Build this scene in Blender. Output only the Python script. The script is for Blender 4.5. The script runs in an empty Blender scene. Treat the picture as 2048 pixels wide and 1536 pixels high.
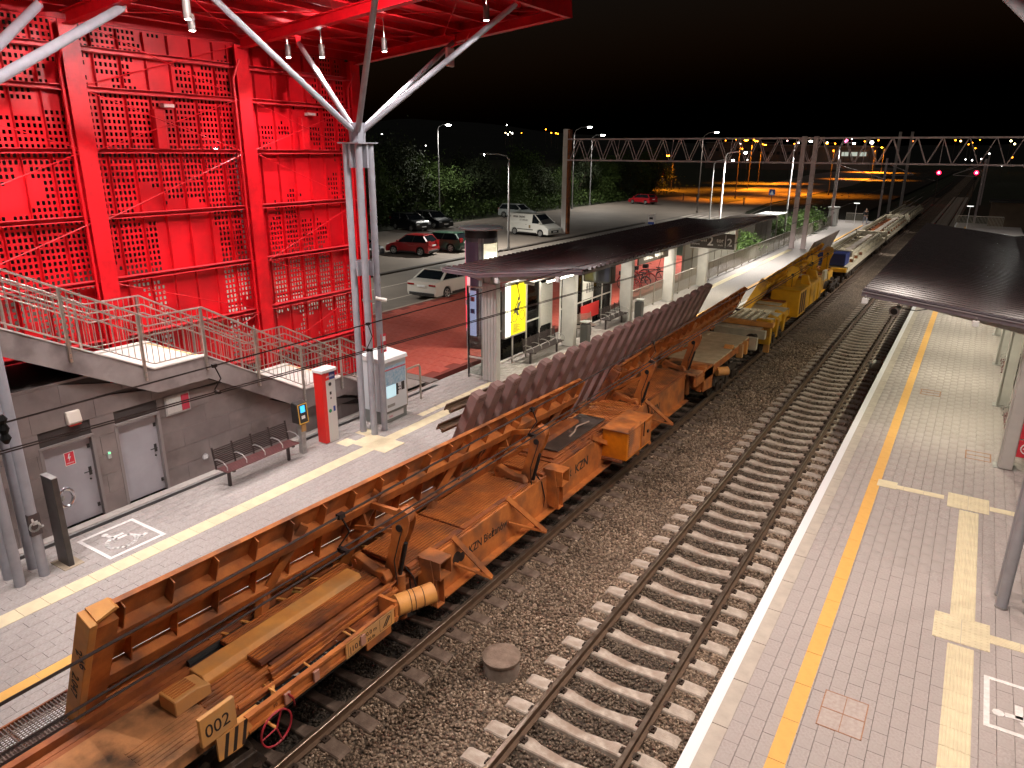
import bpy, math, random
import numpy as np
from mathutils import Vector, Matrix, noise

rnd = random.Random(11)
SC = bpy.context.scene
COL = SC.collection
R = math.radians

# ------------------------------------------------------------------ camera
def make_camera():
    pitch, yaw, roll = R(17.86), R(32.28), R(0.33)
    w = Vector((-math.sin(yaw)*math.cos(pitch), math.cos(yaw)*math.cos(pitch), -math.sin(pitch)))
    r = Vector((math.cos(yaw), math.sin(yaw), 0))
    u = r.cross(w)
    r2 = r*math.cos(roll) + u*math.sin(roll)
    u2 = -r*math.sin(roll) + u*math.cos(roll)
    cd = bpy.data.cameras.new('camera')
    co = bpy.data.objects.new('camera', cd)
    COL.objects.link(co)
    co.matrix_world = Matrix(((r2.x, u2.x, -w.x, 0), (r2.y, u2.y, -w.y, 0), (r2.z, u2.z, -w.z, 7.98), (0, 0, 0, 1)))
    cd.sensor_width = 36
    cd.lens = 1440/2048*36
    cd.clip_start = 0.05
    cd.clip_end = 6000
    SC.camera = co
make_camera()

# ------------------------------------------------------------------ night sky and exposure
wd = bpy.data.worlds.new('World')
SC.world = wd
wd.use_nodes = True
wn = wd.node_tree
wn.nodes.clear()
sky = wn.nodes.new('ShaderNodeTexSky')
sky.sky_type = 'NISHITA'
sky.sun_disc = False
sky.sun_elevation = R(-3)
sky.sun_rotation = R(200)
bgn = wn.nodes.new('ShaderNodeBackground')
bgn.inputs['Strength'].default_value = 0.10
wo = wn.nodes.new('ShaderNodeOutputWorld')
wn.links.new(sky.outputs[0], bgn.inputs['Color'])
wn.links.new(bgn.outputs[0], wo.inputs['Surface'])
# faint, very soft sun added as fill to lift the dark areas
sl = bpy.data.lights.new('fill_sun', 'SUN'); sl.energy = 0.20; sl.angle = R(70); sl.color = (1, .93, .84)
so = bpy.data.objects.new('fill_sun', sl); COL.objects.link(so)
so.rotation_euler = Vector((-.35, .45, -.85)).to_track_quat('-Z', 'Y').to_euler()
vs = SC.view_settings
vs.view_transform = 'Standard'
vs.look = 'None'
vs.exposure = 0.0
vs.gamma = 1.0
vs.use_curve_mapping = False
SC.cycles.max_bounces = 5
SC.cycles.diffuse_bounces = 3
SC.cycles.glossy_bounces = 2
SC.cycles.transmission_bounces = 4
SC.cycles.transparent_max_bounces = 8
SC.cycles.sample_clamp_indirect = 4
SC.cycles.use_light_tree = True
SC.cycles.use_denoising = True

# ------------------------------------------------------------------ materials
MATS = {}
def mat(name, c, rough=0.6, metal=0.0, c2=None, scale=3.0, bump=0.0, bscale=None, emit=None, es=1.0,
        detail=4, contrast=(0.35, 0.65), coat=0.0, alpha=1.0, spec=None, c3=None, scale3=0.4):
    """Principled paint: a base colour mixed with a second one (wear, dirt, grain) by noise, and fine relief."""
    if name in MATS:
        return MATS[name]
    m = bpy.data.materials.new(name)
    m.use_nodes = True
    nt = m.node_tree
    b = nt.nodes['Principled BSDF']
    b.inputs['Roughness'].default_value = rough
    b.inputs['Metallic'].default_value = metal
    if coat:
        b.inputs['Coat Weight'].default_value = coat
    if spec is not None:
        b.inputs['Specular IOR Level'].default_value = spec
    c = tuple(c) + (1,)
    b.inputs['Base Color'].default_value = c
    tc = None
    if c2 is not None or bump or c3 is not None:
        tc = nt.nodes.new('ShaderNodeTexCoord')
    col = None
    if c2 is not None:
        n = nt.nodes.new('ShaderNodeTexNoise')
        n.inputs['Scale'].default_value = scale
        n.inputs['Detail'].default_value = detail
        n.inputs['Roughness'].default_value = 0.6
        nt.links.new(tc.outputs['Object'], n.inputs['Vector'])
        rp = nt.nodes.new('ShaderNodeValToRGB')
        rp.color_ramp.elements[0].position = contrast[0]
        rp.color_ramp.elements[1].position = contrast[1]
        rp.color_ramp.elements[0].color = c
        rp.color_ramp.elements[1].color = tuple(c2) + (1,)
        nt.links.new(n.outputs['Fac'], rp.inputs['Fac'])
        col = rp.outputs['Color']
    if c3 is not None:
        n3 = nt.nodes.new('ShaderNodeTexNoise')
        n3.inputs['Scale'].default_value = scale3
        n3.inputs['Detail'].default_value = 5
        nt.links.new(tc.outputs['Object'], n3.inputs['Vector'])
        r3 = nt.nodes.new('ShaderNodeMapRange')
        r3.inputs['From Min'].default_value = 0.48
        r3.inputs['From Max'].default_value = 0.66
        nt.links.new(n3.outputs['Fac'], r3.inputs['Value'])
        mx = nt.nodes.new('ShaderNodeMix')
        mx.data_type = 'RGBA'
        nt.links.new(r3.outputs[0], mx.inputs['Factor'])
        if col is None:
            mx.inputs['A'].default_value = c
        else:
            nt.links.new(col, mx.inputs['A'])
        mx.inputs['B'].default_value = tuple(c3) + (1,)
        col = mx.outputs['Result']
    if col is not None:
        nt.links.new(col, b.inputs['Base Color'])
    if bump:
        n2 = nt.nodes.new('ShaderNodeTexNoise')
        n2.inputs['Scale'].default_value = bscale or scale*6
        n2.inputs['Detail'].default_value = 3
        nt.links.new(tc.outputs['Object'], n2.inputs['Vector'])
        bp = nt.nodes.new('ShaderNodeBump')
        bp.inputs['Strength'].default_value = bump
        bp.inputs['Distance'].default_value = 0.02
        nt.links.new(n2.outputs['Fac'], bp.inputs['Height'])
        nt.links.new(bp.outputs[0], b.inputs['Normal'])
    if emit is not None:
        b.inputs['Emission Color'].default_value = tuple(emit) + (1,)
        b.inputs['Emission Strength'].default_value = es
    MATS[name] = m
    return m

def glass_mat():
    m = bpy.data.materials.new('clear_glass')
    m.use_nodes = True
    nt = m.node_tree
    nt.nodes.clear()
    o = nt.nodes.new('ShaderNodeOutputMaterial')
    t = nt.nodes.new('ShaderNodeBsdfTransparent')
    t.inputs[0].default_value = (0.86, 0.9, 0.88, 1)
    g = nt.nodes.new('ShaderNodeBsdfGlossy')
    g.inputs['Roughness'].default_value = 0.03
    mx = nt.nodes.new('ShaderNodeMixShader')
    fr = nt.nodes.new('ShaderNodeFresnel')
    fr.inputs['IOR'].default_value = 1.5
    nt.links.new(fr.outputs[0], mx.inputs[0])
    nt.links.new(t.outputs[0], mx.inputs[1])
    nt.links.new(g.outputs[0], mx.inputs[2])
    nt.links.new(mx.outputs[0], o.inputs[0])
    return m
GLASS = glass_mat()

def gravel_mat(name, ca, cb, cc, scale=22.0, dim=1.0):
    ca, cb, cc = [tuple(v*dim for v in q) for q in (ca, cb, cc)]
    m = bpy.data.materials.new(name)
    m.use_nodes = True
    nt = m.node_tree
    b = nt.nodes['Principled BSDF']
    b.inputs['Roughness'].default_value = 0.9
    tc = nt.nodes.new('ShaderNodeTexCoord')
    v = nt.nodes.new('ShaderNodeTexVoronoi')
    v.inputs['Scale'].default_value = scale
    nt.links.new(tc.outputs['Object'], v.inputs['Vector'])
    rp = nt.nodes.new('ShaderNodeValToRGB')
    e = rp.color_ramp.elements
    e[0].position = 0.0; e[0].color = ca + (1,)
    e[1].position = 1.0; e[1].color = cc + (1,)
    x = e.new(0.5); x.color = cb + (1,)
    nt.links.new(v.outputs['Color'], rp.inputs['Fac'])
    # large brownish (rust dust) patches
    n = nt.nodes.new('ShaderNodeTexNoise')
    n.inputs['Scale'].default_value = 0.5
    nt.links.new(tc.outputs['Object'], n.inputs['Vector'])
    mr = nt.nodes.new('ShaderNodeMapRange')
    mr.inputs['From Min'].default_value = 0.3; mr.inputs['From Max'].default_value = 0.7
    mr.inputs['To Min'].default_value = 0.7; mr.inputs['To Max'].default_value = 1.15
    nt.links.new(n.outputs['Fac'], mr.inputs['Value'])
    # joints between stones are dark
    mul = nt.nodes.new('ShaderNodeMapRange')
    mul.inputs['From Min'].default_value = 0.15; mul.inputs['From Max'].default_value = 0.75
    mul.inputs['To Min'].default_value = 1.1; mul.inputs['To Max'].default_value = 0.25
    nt.links.new(v.outputs['Distance'], mul.inputs['Value'])
    mm = nt.nodes.new('ShaderNodeMath'); mm.operation = 'MULTIPLY'
    nt.links.new(mr.outputs[0], mm.inputs[0]); nt.links.new(mul.outputs[0], mm.inputs[1])
    mx = nt.nodes.new('ShaderNodeVectorMath'); mx.operation = 'SCALE'
    nt.links.new(rp.outputs['Color'], mx.inputs[0]); nt.links.new(mm.outputs[0], mx.inputs['Scale'])
    nt.links.new(mx.outputs[0], b.inputs['Base Color'])
    bp = nt.nodes.new('ShaderNodeBump')
    bp.invert = True
    bp.inputs['Strength'].default_value = 1.0
    bp.inputs['Distance'].default_value = 0.04
    nt.links.new(v.outputs['Distance'], bp.inputs['Height'])
    nt.links.new(bp.outputs[0], b.inputs['Normal'])
    return m

def emis(name, c, s):
    return mat(name, tuple(min(.8, q*.55) for q in c), 0.4, emit=c, es=s)

# ------------------------------------------------------------------ mesh building
class MB:
    def __init__(s):
        s.v = []; s.f = []
    def add(s, vs, fs):
        o = len(s.v)
        s.v.extend([tuple(p) for p in vs])
        s.f.extend([tuple(i+o for i in f) for f in fs])
        return s
    def box(s, x0, x1, y0, y1, z0, z1):
        if x0 > x1: x0, x1 = x1, x0
        if y0 > y1: y0, y1 = y1, y0
        if z0 > z1: z0, z1 = z1, z0
        return s.add([(x0,y0,z0),(x1,y0,z0),(x1,y1,z0),(x0,y1,z0),(x0,y0,z1),(x1,y0,z1),(x1,y1,z1),(x0,y1,z1)],
              [(0,3,2,1),(4,5,6,7),(0,1,5,4),(1,2,6,5),(2,3,7,6),(3,0,4,7)])
    def bar(s, p, q, w, h, up=(0,0,1), w2=None, h2=None):
        """rectangular beam p->q; h measured along up"""
        p = Vector(p); q = Vector(q); d = (q-p).normalized(); up = Vector(up)
        a = d.cross(up)
        if a.length < 1e-4: a = d.cross(Vector((1,0,0)))
        a.normalize(); b = a.cross(d)
        w2 = w if w2 is None else w2; h2 = h if h2 is None else h2
        vs = []
        for c, ww, hh in ((p, w, h), (q, w2, h2)):
            for i, j in ((-1,-1),(1,-1),(1,1),(-1,1)):
                vs.append(c + a*(ww/2*i) + b*(hh/2*j))
        return s.add(vs, [(0,1,2,3),(7,6,5,4),(0,4,5,1),(1,5,6,2),(2,6,7,3),(3,7,4,0)])
    def tube(s, p, q, r, n=8, r2=None, cap=True):
        p = Vector(p); q = Vector(q); d = (q-p).normalized()
        a = d.cross(Vector((0,0,1)))
        if a.length < 1e-3: a = Vector((1,0,0))
        a.normalize(); b = d.cross(a)
        r2 = r if r2 is None else r2
        vs = []
        for c, rr in ((p, r), (q, r2)):
            for i in range(n):
                t = 2*math.pi*i/n
                vs.append(c + a*(rr*math.cos(t)) + b*(rr*math.sin(t)))
        fs = [(i, (i+1) % n, n+(i+1) % n, n+i) for i in range(n)]
        if cap:
            fs += [tuple(range(n))[::-1], tuple(range(n, 2*n))]
        return s.add(vs, fs)
    def path(s, pts, r, n=6):
        pts = [Vector(p) for p in pts]
        m = len(pts); vs = []
        a = None
        for i, p in enumerate(pts):
            d = (pts[min(i+1, m-1)] - pts[max(i-1, 0)]).normalized()
            if a is None:
                a = d.cross(Vector((0,0,1)))
                if a.length < 1e-2: a = d.cross(Vector((1,0,0)))
            a = (a - d*a.dot(d)).normalized(); b = d.cross(a)
            for k in range(n):
                t = 2*math.pi*k/n
                vs.append(p + a*(r*math.cos(t)) + b*(r*math.sin(t)))
        fs = [(i*n+k, i*n+(k+1) % n, (i+1)*n+(k+1) % n, (i+1)*n+k) for i in range(m-1) for k in range(n)]
        fs += [tuple(range(n))[::-1], tuple(range((m-1)*n, m*n))]
        return s.add(vs, fs)
    def prism(s, poly, ax, a, b):
        """extrude a 2d polygon along axis ax from a to b. axis x: poly=(y,z); y: (x,z); z: (x,y)"""
        def P(p, t):
            return {'x': (t, p[0], p[1]), 'y': (p[0], t, p[1]), 'z': (p[0], p[1], t)}[ax]
        n = len(poly)
        vs = [P(p, a) for p in poly] + [P(p, b) for p in poly]
        return s.add(vs, [tuple(range(n))[::-1], tuple(range(n, 2*n))] + [(i, (i+1) % n, n+(i+1) % n, n+i) for i in range(n)])
    def sec(s, polyA, polyB):
        """loft between two equal-count 3d polygons, capped"""
        n = len(polyA)
        return s.add(list(polyA)+list(polyB), [tuple(range(n))[::-1], tuple(range(n, 2*n))] + [(i, (i+1) % n, n+(i+1) % n, n+i) for i in range(n)])
    def poly(s, pts):
        return s.add(pts, [tuple(range(len(pts)))])
    def lathe(s, prof, n=16, c=(0,0,0)):
        m = len(prof); vs = []
        for r_, z in prof:
            for k in range(n):
                t = 2*math.pi*k/n
                vs.append((c[0]+r_*math.cos(t), c[1]+r_*math.sin(t), c[2]+z))
        fs = [(i*n+k, i*n+(k+1) % n, (i+1)*n+(k+1) % n, (i+1)*n+k) for i in range(m-1) for k in range(n)]
        fs += [tuple(range(n))[::-1], tuple(range((m-1)*n, m*n))]
        return s.add(vs, fs)
    def xf(s, M):
        s.v = [tuple(M @ Vector(p)) for p in s.v]
        return s
    def mesh(s, name, m, smooth=False, angle=35):
        me = bpy.data.meshes.new(name)
        me.from_pydata(s.v, [], s.f)
        me.validate()
        if m is not None: me.materials.append(m)
        if smooth:
            me.shade_smooth()
            me.set_sharp_from_angle(angle=R(angle))
        return me
    def build(s, name, m, parent=None, smooth=False, bev=0, kind=None, label=None, seg=1):
        o = bpy.data.objects.new(name, s.mesh(name, m, smooth))
        COL.objects.link(o)
        adopt(o, parent)
        if bev:
            bm = o.modifiers.new('bevel', 'BEVEL'); bm.width = bev; bm.segments = seg; bm.limit_method = 'ANGLE'; bm.angle_limit = R(40)
            if seg > 1: o.data.shade_smooth(); o.data.set_sharp_from_angle(angle=R(50))
        if kind: o['kind'] = kind
        if label: o['label'] = label
        return o

def adopt(o, parent):
    if parent is not None:
        o.parent = parent
        M = Matrix.Identity(4); q = parent
        M = wmat(parent)
        o.matrix_parent_inverse = M.inverted()

WM = {}
def wmat(o):
    """world matrix without a depsgraph update"""
    L = o.matrix_basis
    if o.parent is None: return L.copy()
    return wmat(o.parent) @ o.matrix_parent_inverse @ L

def thing(name, label, cat, loc=(0,0,0), group=None, rz=0):
    o = bpy.data.objects.new(name, None)
    o.empty_display_size = 0.3
    COL.objects.link(o)
    o.location = loc; o.rotation_euler = (0,0,rz)
    o['label'] = label; o['category'] = cat
    if group: o['group'] = group
    return o
def tag(o, label, cat, group=None):
    o['label'] = label; o['category'] = cat
    if group: o['group'] = group
    return o
def struct(name, mb, m, smooth=False):
    o = mb.build(name, m, None, smooth); o['kind'] = 'structure'; return o
def dup(o, loc=None, rz=None, label=None, group=None, parent=None):
    c = o.copy(); COL.objects.link(c)
    if parent is not None: c.parent = parent
    if loc is not None: c.location = loc
    if rz is not None: c.rotation_euler = (0,0,rz)
    if label: c['label'] = label
    if group: c['group'] = group
    for ch in list(o.children):
        if ch.name in COL.objects: dup(ch, parent=c)
    return c
def inst(name, me, parent, loc, rot=(0,0,0), scale=(1,1,1)):
    """an object sharing mesh me, world location"""
    o = bpy.data.objects.new(name, me)
    COL.objects.link(o)
    o.location = loc; o.rotation_euler = rot; o.scale = scale
    adopt(o, parent)
    return o
def text(body, size, origin, xd, yd, m, parent=None, name='lettering', depth=0.002, align='LEFT', stretch=1.0, off=0.0):
    cu = bpy.data.curves.new('txt', 'FONT')
    cu.body = body; cu.size = size; cu.extrude = depth; cu.align_x = align; cu.resolution_u = 3; cu.offset = off
    ob = bpy.data.objects.new('txt', cu); COL.objects.link(ob)
    bpy.context.view_layer.update()
    me = bpy.data.meshes.new_from_object(ob.evaluated_get(bpy.context.evaluated_depsgraph_get()))
    bpy.data.objects.remove(ob); bpy.data.curves.remove(cu)
    me.materials.clear(); me.materials.append(m)
    xd = Vector(xd).normalized(); yd = Vector(yd).normalized(); zd = xd.cross(yd)
    M = Matrix(((xd.x*stretch, yd.x, zd.x, origin[0]), (xd.y*stretch, yd.y, zd.y, origin[1]), (xd.z*stretch, yd.z, zd.z, origin[2]), (0,0,0,1)))
    me.transform(M)
    o = bpy.data.objects.new(name, me); COL.objects.link(o)
    adopt(o, parent)
    return o
def lamp(kind, loc, power, color=(1,1,1), parent=None, size=0.1, spot=None, target=None, blend=0.6, sy=None):
    ld = bpy.data.lights.new('light', kind)
    ld.energy = power; ld.color = color
    if kind == 'AREA':
        ld.size = size
        if sy: ld.shape = 'RECTANGLE'; ld.size_y = sy
    else:
        ld.shadow_soft_size = size
    if kind == 'SPOT':
        ld.spot_size = R(spot or 90); ld.spot_blend = blend
    o = bpy.data.objects.new('lamp_light', ld); COL.objects.link(o)
    o.location = loc
    if target is not None:
        d = Vector(target) - Vector(loc)
        o.rotation_euler = d.to_track_quat('-Z', 'Y').to_euler()
    adopt(o, parent)
    return o

# ------------------------------------------------------------------ palette
M_GIRT = mat('highlit_red_steel', (0.78, 0.045, 0.055), 0.4, c2=(0.62, 0.02, 0.03), scale=3)  # pinkish highlights of the girts are put into this paler red
M_RED = mat('red_painted_steel', (0.70, 0.005, 0.012), 0.4, c2=(0.48, 0.003, 0.008), scale=2.5, bump=0.04, bscale=30)
M_REDP = mat('red_perforated_sheet', (0.72, 0.004, 0.012), 0.42, c2=(0.46, 0.003, 0.008), scale=.8)
M_TUBE = mat('pale_grey_painted_tube', (0.36, 0.36, 0.40), 0.45, c2=(0.30, 0.30, 0.33), scale=3)
M_STEEL = mat('brushed_stainless_steel', (0.55, 0.50, 0.44), 0.32, 0.85, c2=(0.45, 0.40, 0.36), scale=8)
M_GALV = mat('galvanised_steel', (0.42, 0.41, 0.40), 0.5, 0.5, c2=(0.30, 0.29, 0.28), scale=6)
M_DARK = mat('black_rubber', (0.012, 0.012, 0.013), 0.6)
M_BLK = mat('black_painted_metal', (0.018, 0.016, 0.017), 0.45, c2=(0.03, 0.026, 0.024), scale=5)
M_CONC = mat('sleeper_concrete', (0.52, 0.44, 0.37), 0.85, c2=(0.38, 0.31, 0.255), scale=9, bump=0.25, bscale=60, c3=(0.30,0.22,0.17), scale3=2.2)
M_WHITE = mat('white_paint', (0.80, 0.79, 0.78), 0.6, c2=(0.66, 0.64, 0.62), scale=6, contrast=(0.5,0.8))
M_GROUT = mat('paving_bed', (0.13, 0.115, 0.105), 0.95, c2=(0.10, 0.09, 0.08), scale=10)
# ================================================================== SETTING
gx = [(-3000, 0.5), (-14.7, 0.5), (-14.2, 0.3), (-9.4, -0.6), (-1.9, -0.6), (2.5, 0.3), (4.0, 0.5), (3000, 0.5)]
b = MB()
ys = [-60, 0, 40, 92, 200, 500, 3500]
for j, y in enumerate(ys):
    for x, z in gx: b.v.append((x, y, z))
n = len(gx)
for j in range(len(ys)-1):
    for i in range(n-1): b.f.append((j*n+i, j*n+i+1, (j+1)*n+i+1, (j+1)*n+i))
struct('ground', b, mat('rough_grass_ground', (0.02, 0.024, 0.01), 0.95, c2=(0.03, 0.035, 0.015), scale=0.6, bump=0.4, bscale=4))

# far wooded hills against the night sky
b = MB()
prev = None
N = 90
for i in range(N+1):
    x = -1500 + i*30
    h = 16 + 22*max(0, noise.noise(Vector((x*0.0021, 3.1, 0)))) + 7*noise.noise(Vector((x*0.011, 1.1, 0))) + 26*math.exp(-((x+760)/330)**2)
    b.v += [(x, 620, 0.4), (x, 760, h*0.72), (x, 900, h), (x, 1150, 0.4)]
for i in range(N):
    for k in range(3): b.f.append((i*4+k, (i+1)*4+k, (i+1)*4+k+1, i*4+k+1))
struct('hill', b, mat('dark_woodland_slope', (0.004, 0.005, 0.003), 0.95, c2=(0.007, 0.008, 0.004), scale=0.02))

# trackbed of ballast
NX, NY = 60, 300
b = MB()
ysq = [-4 + 46*j/(NY-1) for j in range(NY)] + [60, 100, 200, 600]
for y in ysq:
    for i in range(NX):
        x = -9.25 + 7.22*i/(NX-1)
        z = -0.235
        for c in (-7.6, -3.66):
            d = abs(x-c)
            if d < 0.55: z = -0.262
        z += 0.018*noise.noise(Vector((x*2.2, y*2.2, 0))) + 0.03*noise.noise(Vector((x*.5, y*.5, 7)))
        b.v.append((x, y, z))
for j in range(len(ysq)-1):
    for i in range(NX-1): b.f.append((j*NX+i, j*NX+i+1, (j+1)*NX+i+1, (j+1)*NX+i))
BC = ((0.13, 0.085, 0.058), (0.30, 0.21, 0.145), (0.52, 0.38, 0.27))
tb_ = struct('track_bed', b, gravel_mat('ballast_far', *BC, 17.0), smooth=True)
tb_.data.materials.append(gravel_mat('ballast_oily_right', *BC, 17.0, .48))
tb_.data.materials.append(gravel_mat('ballast_oily_shaded_left', *BC, 17.0, .16))  # train's shade put into the left ballast colour, on top of the oil
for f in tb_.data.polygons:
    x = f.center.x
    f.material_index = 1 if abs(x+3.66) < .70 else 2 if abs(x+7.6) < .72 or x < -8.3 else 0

def gravel_stones():
    rs = np.random.RandomState(5)
    pts = []
    # density falls off away from the camera
    for y0, y1, n, s in ((3.5, 12, 30000, 0.034), (12, 20, 22000, 0.036), (20, 34, 20000, 0.044)):
        x = rs.uniform(-9.2, -2.06, n); y = rs.uniform(y0, y1, n)
        keep = np.ones(n, bool)
        if y0 < 12: keep &= ~((x < -8.3))
        for x_, arr in ((x, 1),): pass
        pts.append(np.c_[x[keep], y[keep], np.full(keep.sum(), s)])
    P = np.concatenate(pts)
    x, y, s = P[:, 0], P[:, 1], P[:, 2]
    # no stones standing on sleepers or under the rails
    ok = np.ones(len(P), bool)
    for c, ph in ((-7.6, 0.25), (-3.66, 0.0)):
        inx = np.abs(x-c) < 1.30
        ry = (y-ph+0.3) % 0.6 - 0.3
        ok &= ~(inx & (np.abs(ry) < 0.145))
        ok &= ~(np.abs(np.abs(x-c)-0.753) < 0.085)
    P = P[ok]; x, y, s = P[:, 0], P[:, 1], P[:, 2]
    n = len(P)
    base = np.array([(-1,-1,-1),(1,-1,-1),(1,1,-1),(-1,1,-1),(-.7,-.7,1),(.7,-.7,1),(.7,.7,1),(-.7,.7,1)], float)*0.5
    sc = s[:, None]*rs.uniform(0.65, 1.5, (n, 3)); sc[:, 2] *= 0.8
    V = base[None]*sc[:, None, :]
    V += rs.uniform(-0.16, 0.16, V.shape)*s[:, None, None]
    # random rotation
    q = rs.normal(size=(n, 4)); q /= np.linalg.norm(q, axis=1)[:, None]
    w, a, b_, c_ = q.T
    M = np.empty((n, 3, 3))
    M[:,0,0]=1-2*(b_*b_+c_*c_); M[:,0,1]=2*(a*b_-c_*w); M[:,0,2]=2*(a*c_+b_*w)
    M[:,1,0]=2*(a*b_+c_*w); M[:,1,1]=1-2*(a*a+c_*c_); M[:,1,2]=2*(b_*c_-a*w)
    M[:,2,0]=2*(a*c_-b_*w); M[:,2,1]=2*(b_*c_+a*w); M[:,2,2]=1-2*(a*a+b_*b_)
    V = np.einsum('nij,nkj->nki', M, V)
    z = np.full(n, -0.222) + rs.uniform(-0.008, 0.018, n)
    for c in (-7.6, -3.66):
        z[np.abs(x-c) < 0.55] -= 0.028
    V += np.stack([x, y, z], 1)[:, None, :]
    F = np.array([(0,3,2,1),(4,5,6,7),(0,1,5,4),(1,2,6,5),(2,3,7,6),(3,0,4,7)])
    FF = (F[None] + (np.arange(n)*8)[:, None, None]).reshape(-1)
    me = bpy.data.meshes.new('gravel')
    me.vertices.add(n*8); me.vertices.foreach_set('co', V.reshape(-1).astype(np.float32))
    me.loops.add(len(FF)); me.loops.foreach_set('vertex_index', FF.astype(np.int32))
    me.polygons.add(n*6)
    me.polygons.foreach_set('loop_start', np.arange(0, n*24, 4, dtype=np.int32))
    me.polygons.foreach_set('loop_total', np.full(n*6, 4, dtype=np.int32))
    me.update(calc_edges=True)
    for gi, gd in enumerate((1.0, .5, .17)):  # second copy is oily, third also has the train's shade painted in
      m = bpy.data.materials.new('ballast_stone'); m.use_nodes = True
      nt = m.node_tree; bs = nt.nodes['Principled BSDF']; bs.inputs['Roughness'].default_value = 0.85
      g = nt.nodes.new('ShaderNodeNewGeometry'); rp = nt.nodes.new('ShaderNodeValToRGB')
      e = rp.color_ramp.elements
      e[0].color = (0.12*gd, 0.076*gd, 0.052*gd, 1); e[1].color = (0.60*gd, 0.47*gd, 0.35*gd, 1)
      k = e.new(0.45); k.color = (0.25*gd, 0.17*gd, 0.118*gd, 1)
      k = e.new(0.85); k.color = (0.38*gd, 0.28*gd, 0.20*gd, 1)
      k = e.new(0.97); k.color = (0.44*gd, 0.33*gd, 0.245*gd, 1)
      nt.links.new(g.outputs['Random Per Island'], rp.inputs[0])
      tc = nt.nodes.new('ShaderNodeTexCoord'); ns = nt.nodes.new('ShaderNodeTexNoise'); ns.inputs['Scale'].default_value = 0.55
      nt.links.new(tc.outputs['Object'], ns.inputs['Vector'])
      mr = nt.nodes.new('ShaderNodeMapRange'); mr.inputs['From Min'].default_value = .35; mr.inputs['From Max'].default_value = .65
      mr.inputs['To Min'].default_value = .75; mr.inputs['To Max'].default_value = 1.2
      nt.links.new(ns.outputs['Fac'], mr.inputs['Value'])
      sc_ = nt.nodes.new('ShaderNodeVectorMath'); sc_.operation = 'SCALE'
      nt.links.new(rp.outputs[0], sc_.inputs[0]); nt.links.new(mr.outputs[0], sc_.inputs['Scale'])
      nt.links.new(sc_.outputs[0], bs.inputs['Base Color'])
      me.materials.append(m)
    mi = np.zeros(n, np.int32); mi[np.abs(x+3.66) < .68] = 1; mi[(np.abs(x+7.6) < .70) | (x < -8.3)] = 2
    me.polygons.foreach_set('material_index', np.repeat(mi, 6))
    o = bpy.data.objects.new('gravel', me); COL.objects.link(o)
    o['kind'] = 'stuff'
    tag(o, 'loose brown and grey ballast stones filling the trackbed between the sleepers', 'gravel')
gravel_stones()

# ------------------------------------------------------------------ tracks
def sleeper_mesh():
    b = MB()
    st = [(-1.28, .120, -.215), (-1.22, .125, -.188), (-.98, .128, -.182), (-.52, .120, -.180), (-.40, .100, -.200), (0, .085, -.228),
          (.40, .100, -.200), (.52, .120, -.180), (.98, .128, -.182), (1.22, .125, -.188), (1.28, .120, -.215)]
    for x, w, z in st:
        b.v += [(x, -w-.03, -.42), (x, -w, z-.018), (x, -w+.015, z), (x, w-.015, z), (x, w, z-.018), (x, w+.03, -.42)]
    for i in range(len(st)-1):
        for k in range(5): b.f.append((i*6+k, (i+1)*6+k, (i+1)*6+k+1, i*6+k+1))
    b.f += [tuple(range(6))[::-1], tuple(range(len(st)*6-6, len(st)*6))]
    return b.mesh('sleeper', M_CONC)
SLM = sleeper_mesh()
M_RAIL = mat('rusty_rail_side', (0.11, 0.066, 0.042), 0.65, 0.3, c2=(0.15, 0.09, 0.055), scale=7)
M_RAILT = mat('worn_rail_top', (0.36, 0.28, 0.22), 0.35, 0.8, c2=(0.20, 0.14, 0.10), scale=4)
def rail(x, y0, y1, parent, z=0.0):
    p = [(-.075,-.172),(.075,-.172),(.075,-.160),(.012,-.145),(.010,-.045),(.036,-.035),(.036,-.006),(.028,0),(-.028,0),(-.036,-.006),(-.036,-.035),(-.010,-.045),(-.012,-.145),(-.075,-.160)]
    o = MB().prism([(x+a, z+c) for a, c in p], 'y', y0, y1).build('rail', M_RAIL, parent)
    o.data.materials.append(M_RAILT)
    for f in o.data.polygons:
        if f.normal.z*0 + o.data.vertices[f.vertices[0]].co.z > z-.0065 and all(o.data.vertices[v].co.z > z-.0065 for v in f.vertices) and len(f.vertices) == 4:
            f.material_index = 1
    return o
SLD = SLM.copy(); SLD.materials.clear(); SLD.materials.append(mat('grimy_shaded_sleeper_concrete', (0.21, 0.15, 0.115), 0.9, c2=(0.12, 0.08, 0.06), scale=6, bump=.25, bscale=60, c3=(.06,.04,.03), scale3=2))  # darkened for the shade under the train as well as grime
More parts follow.
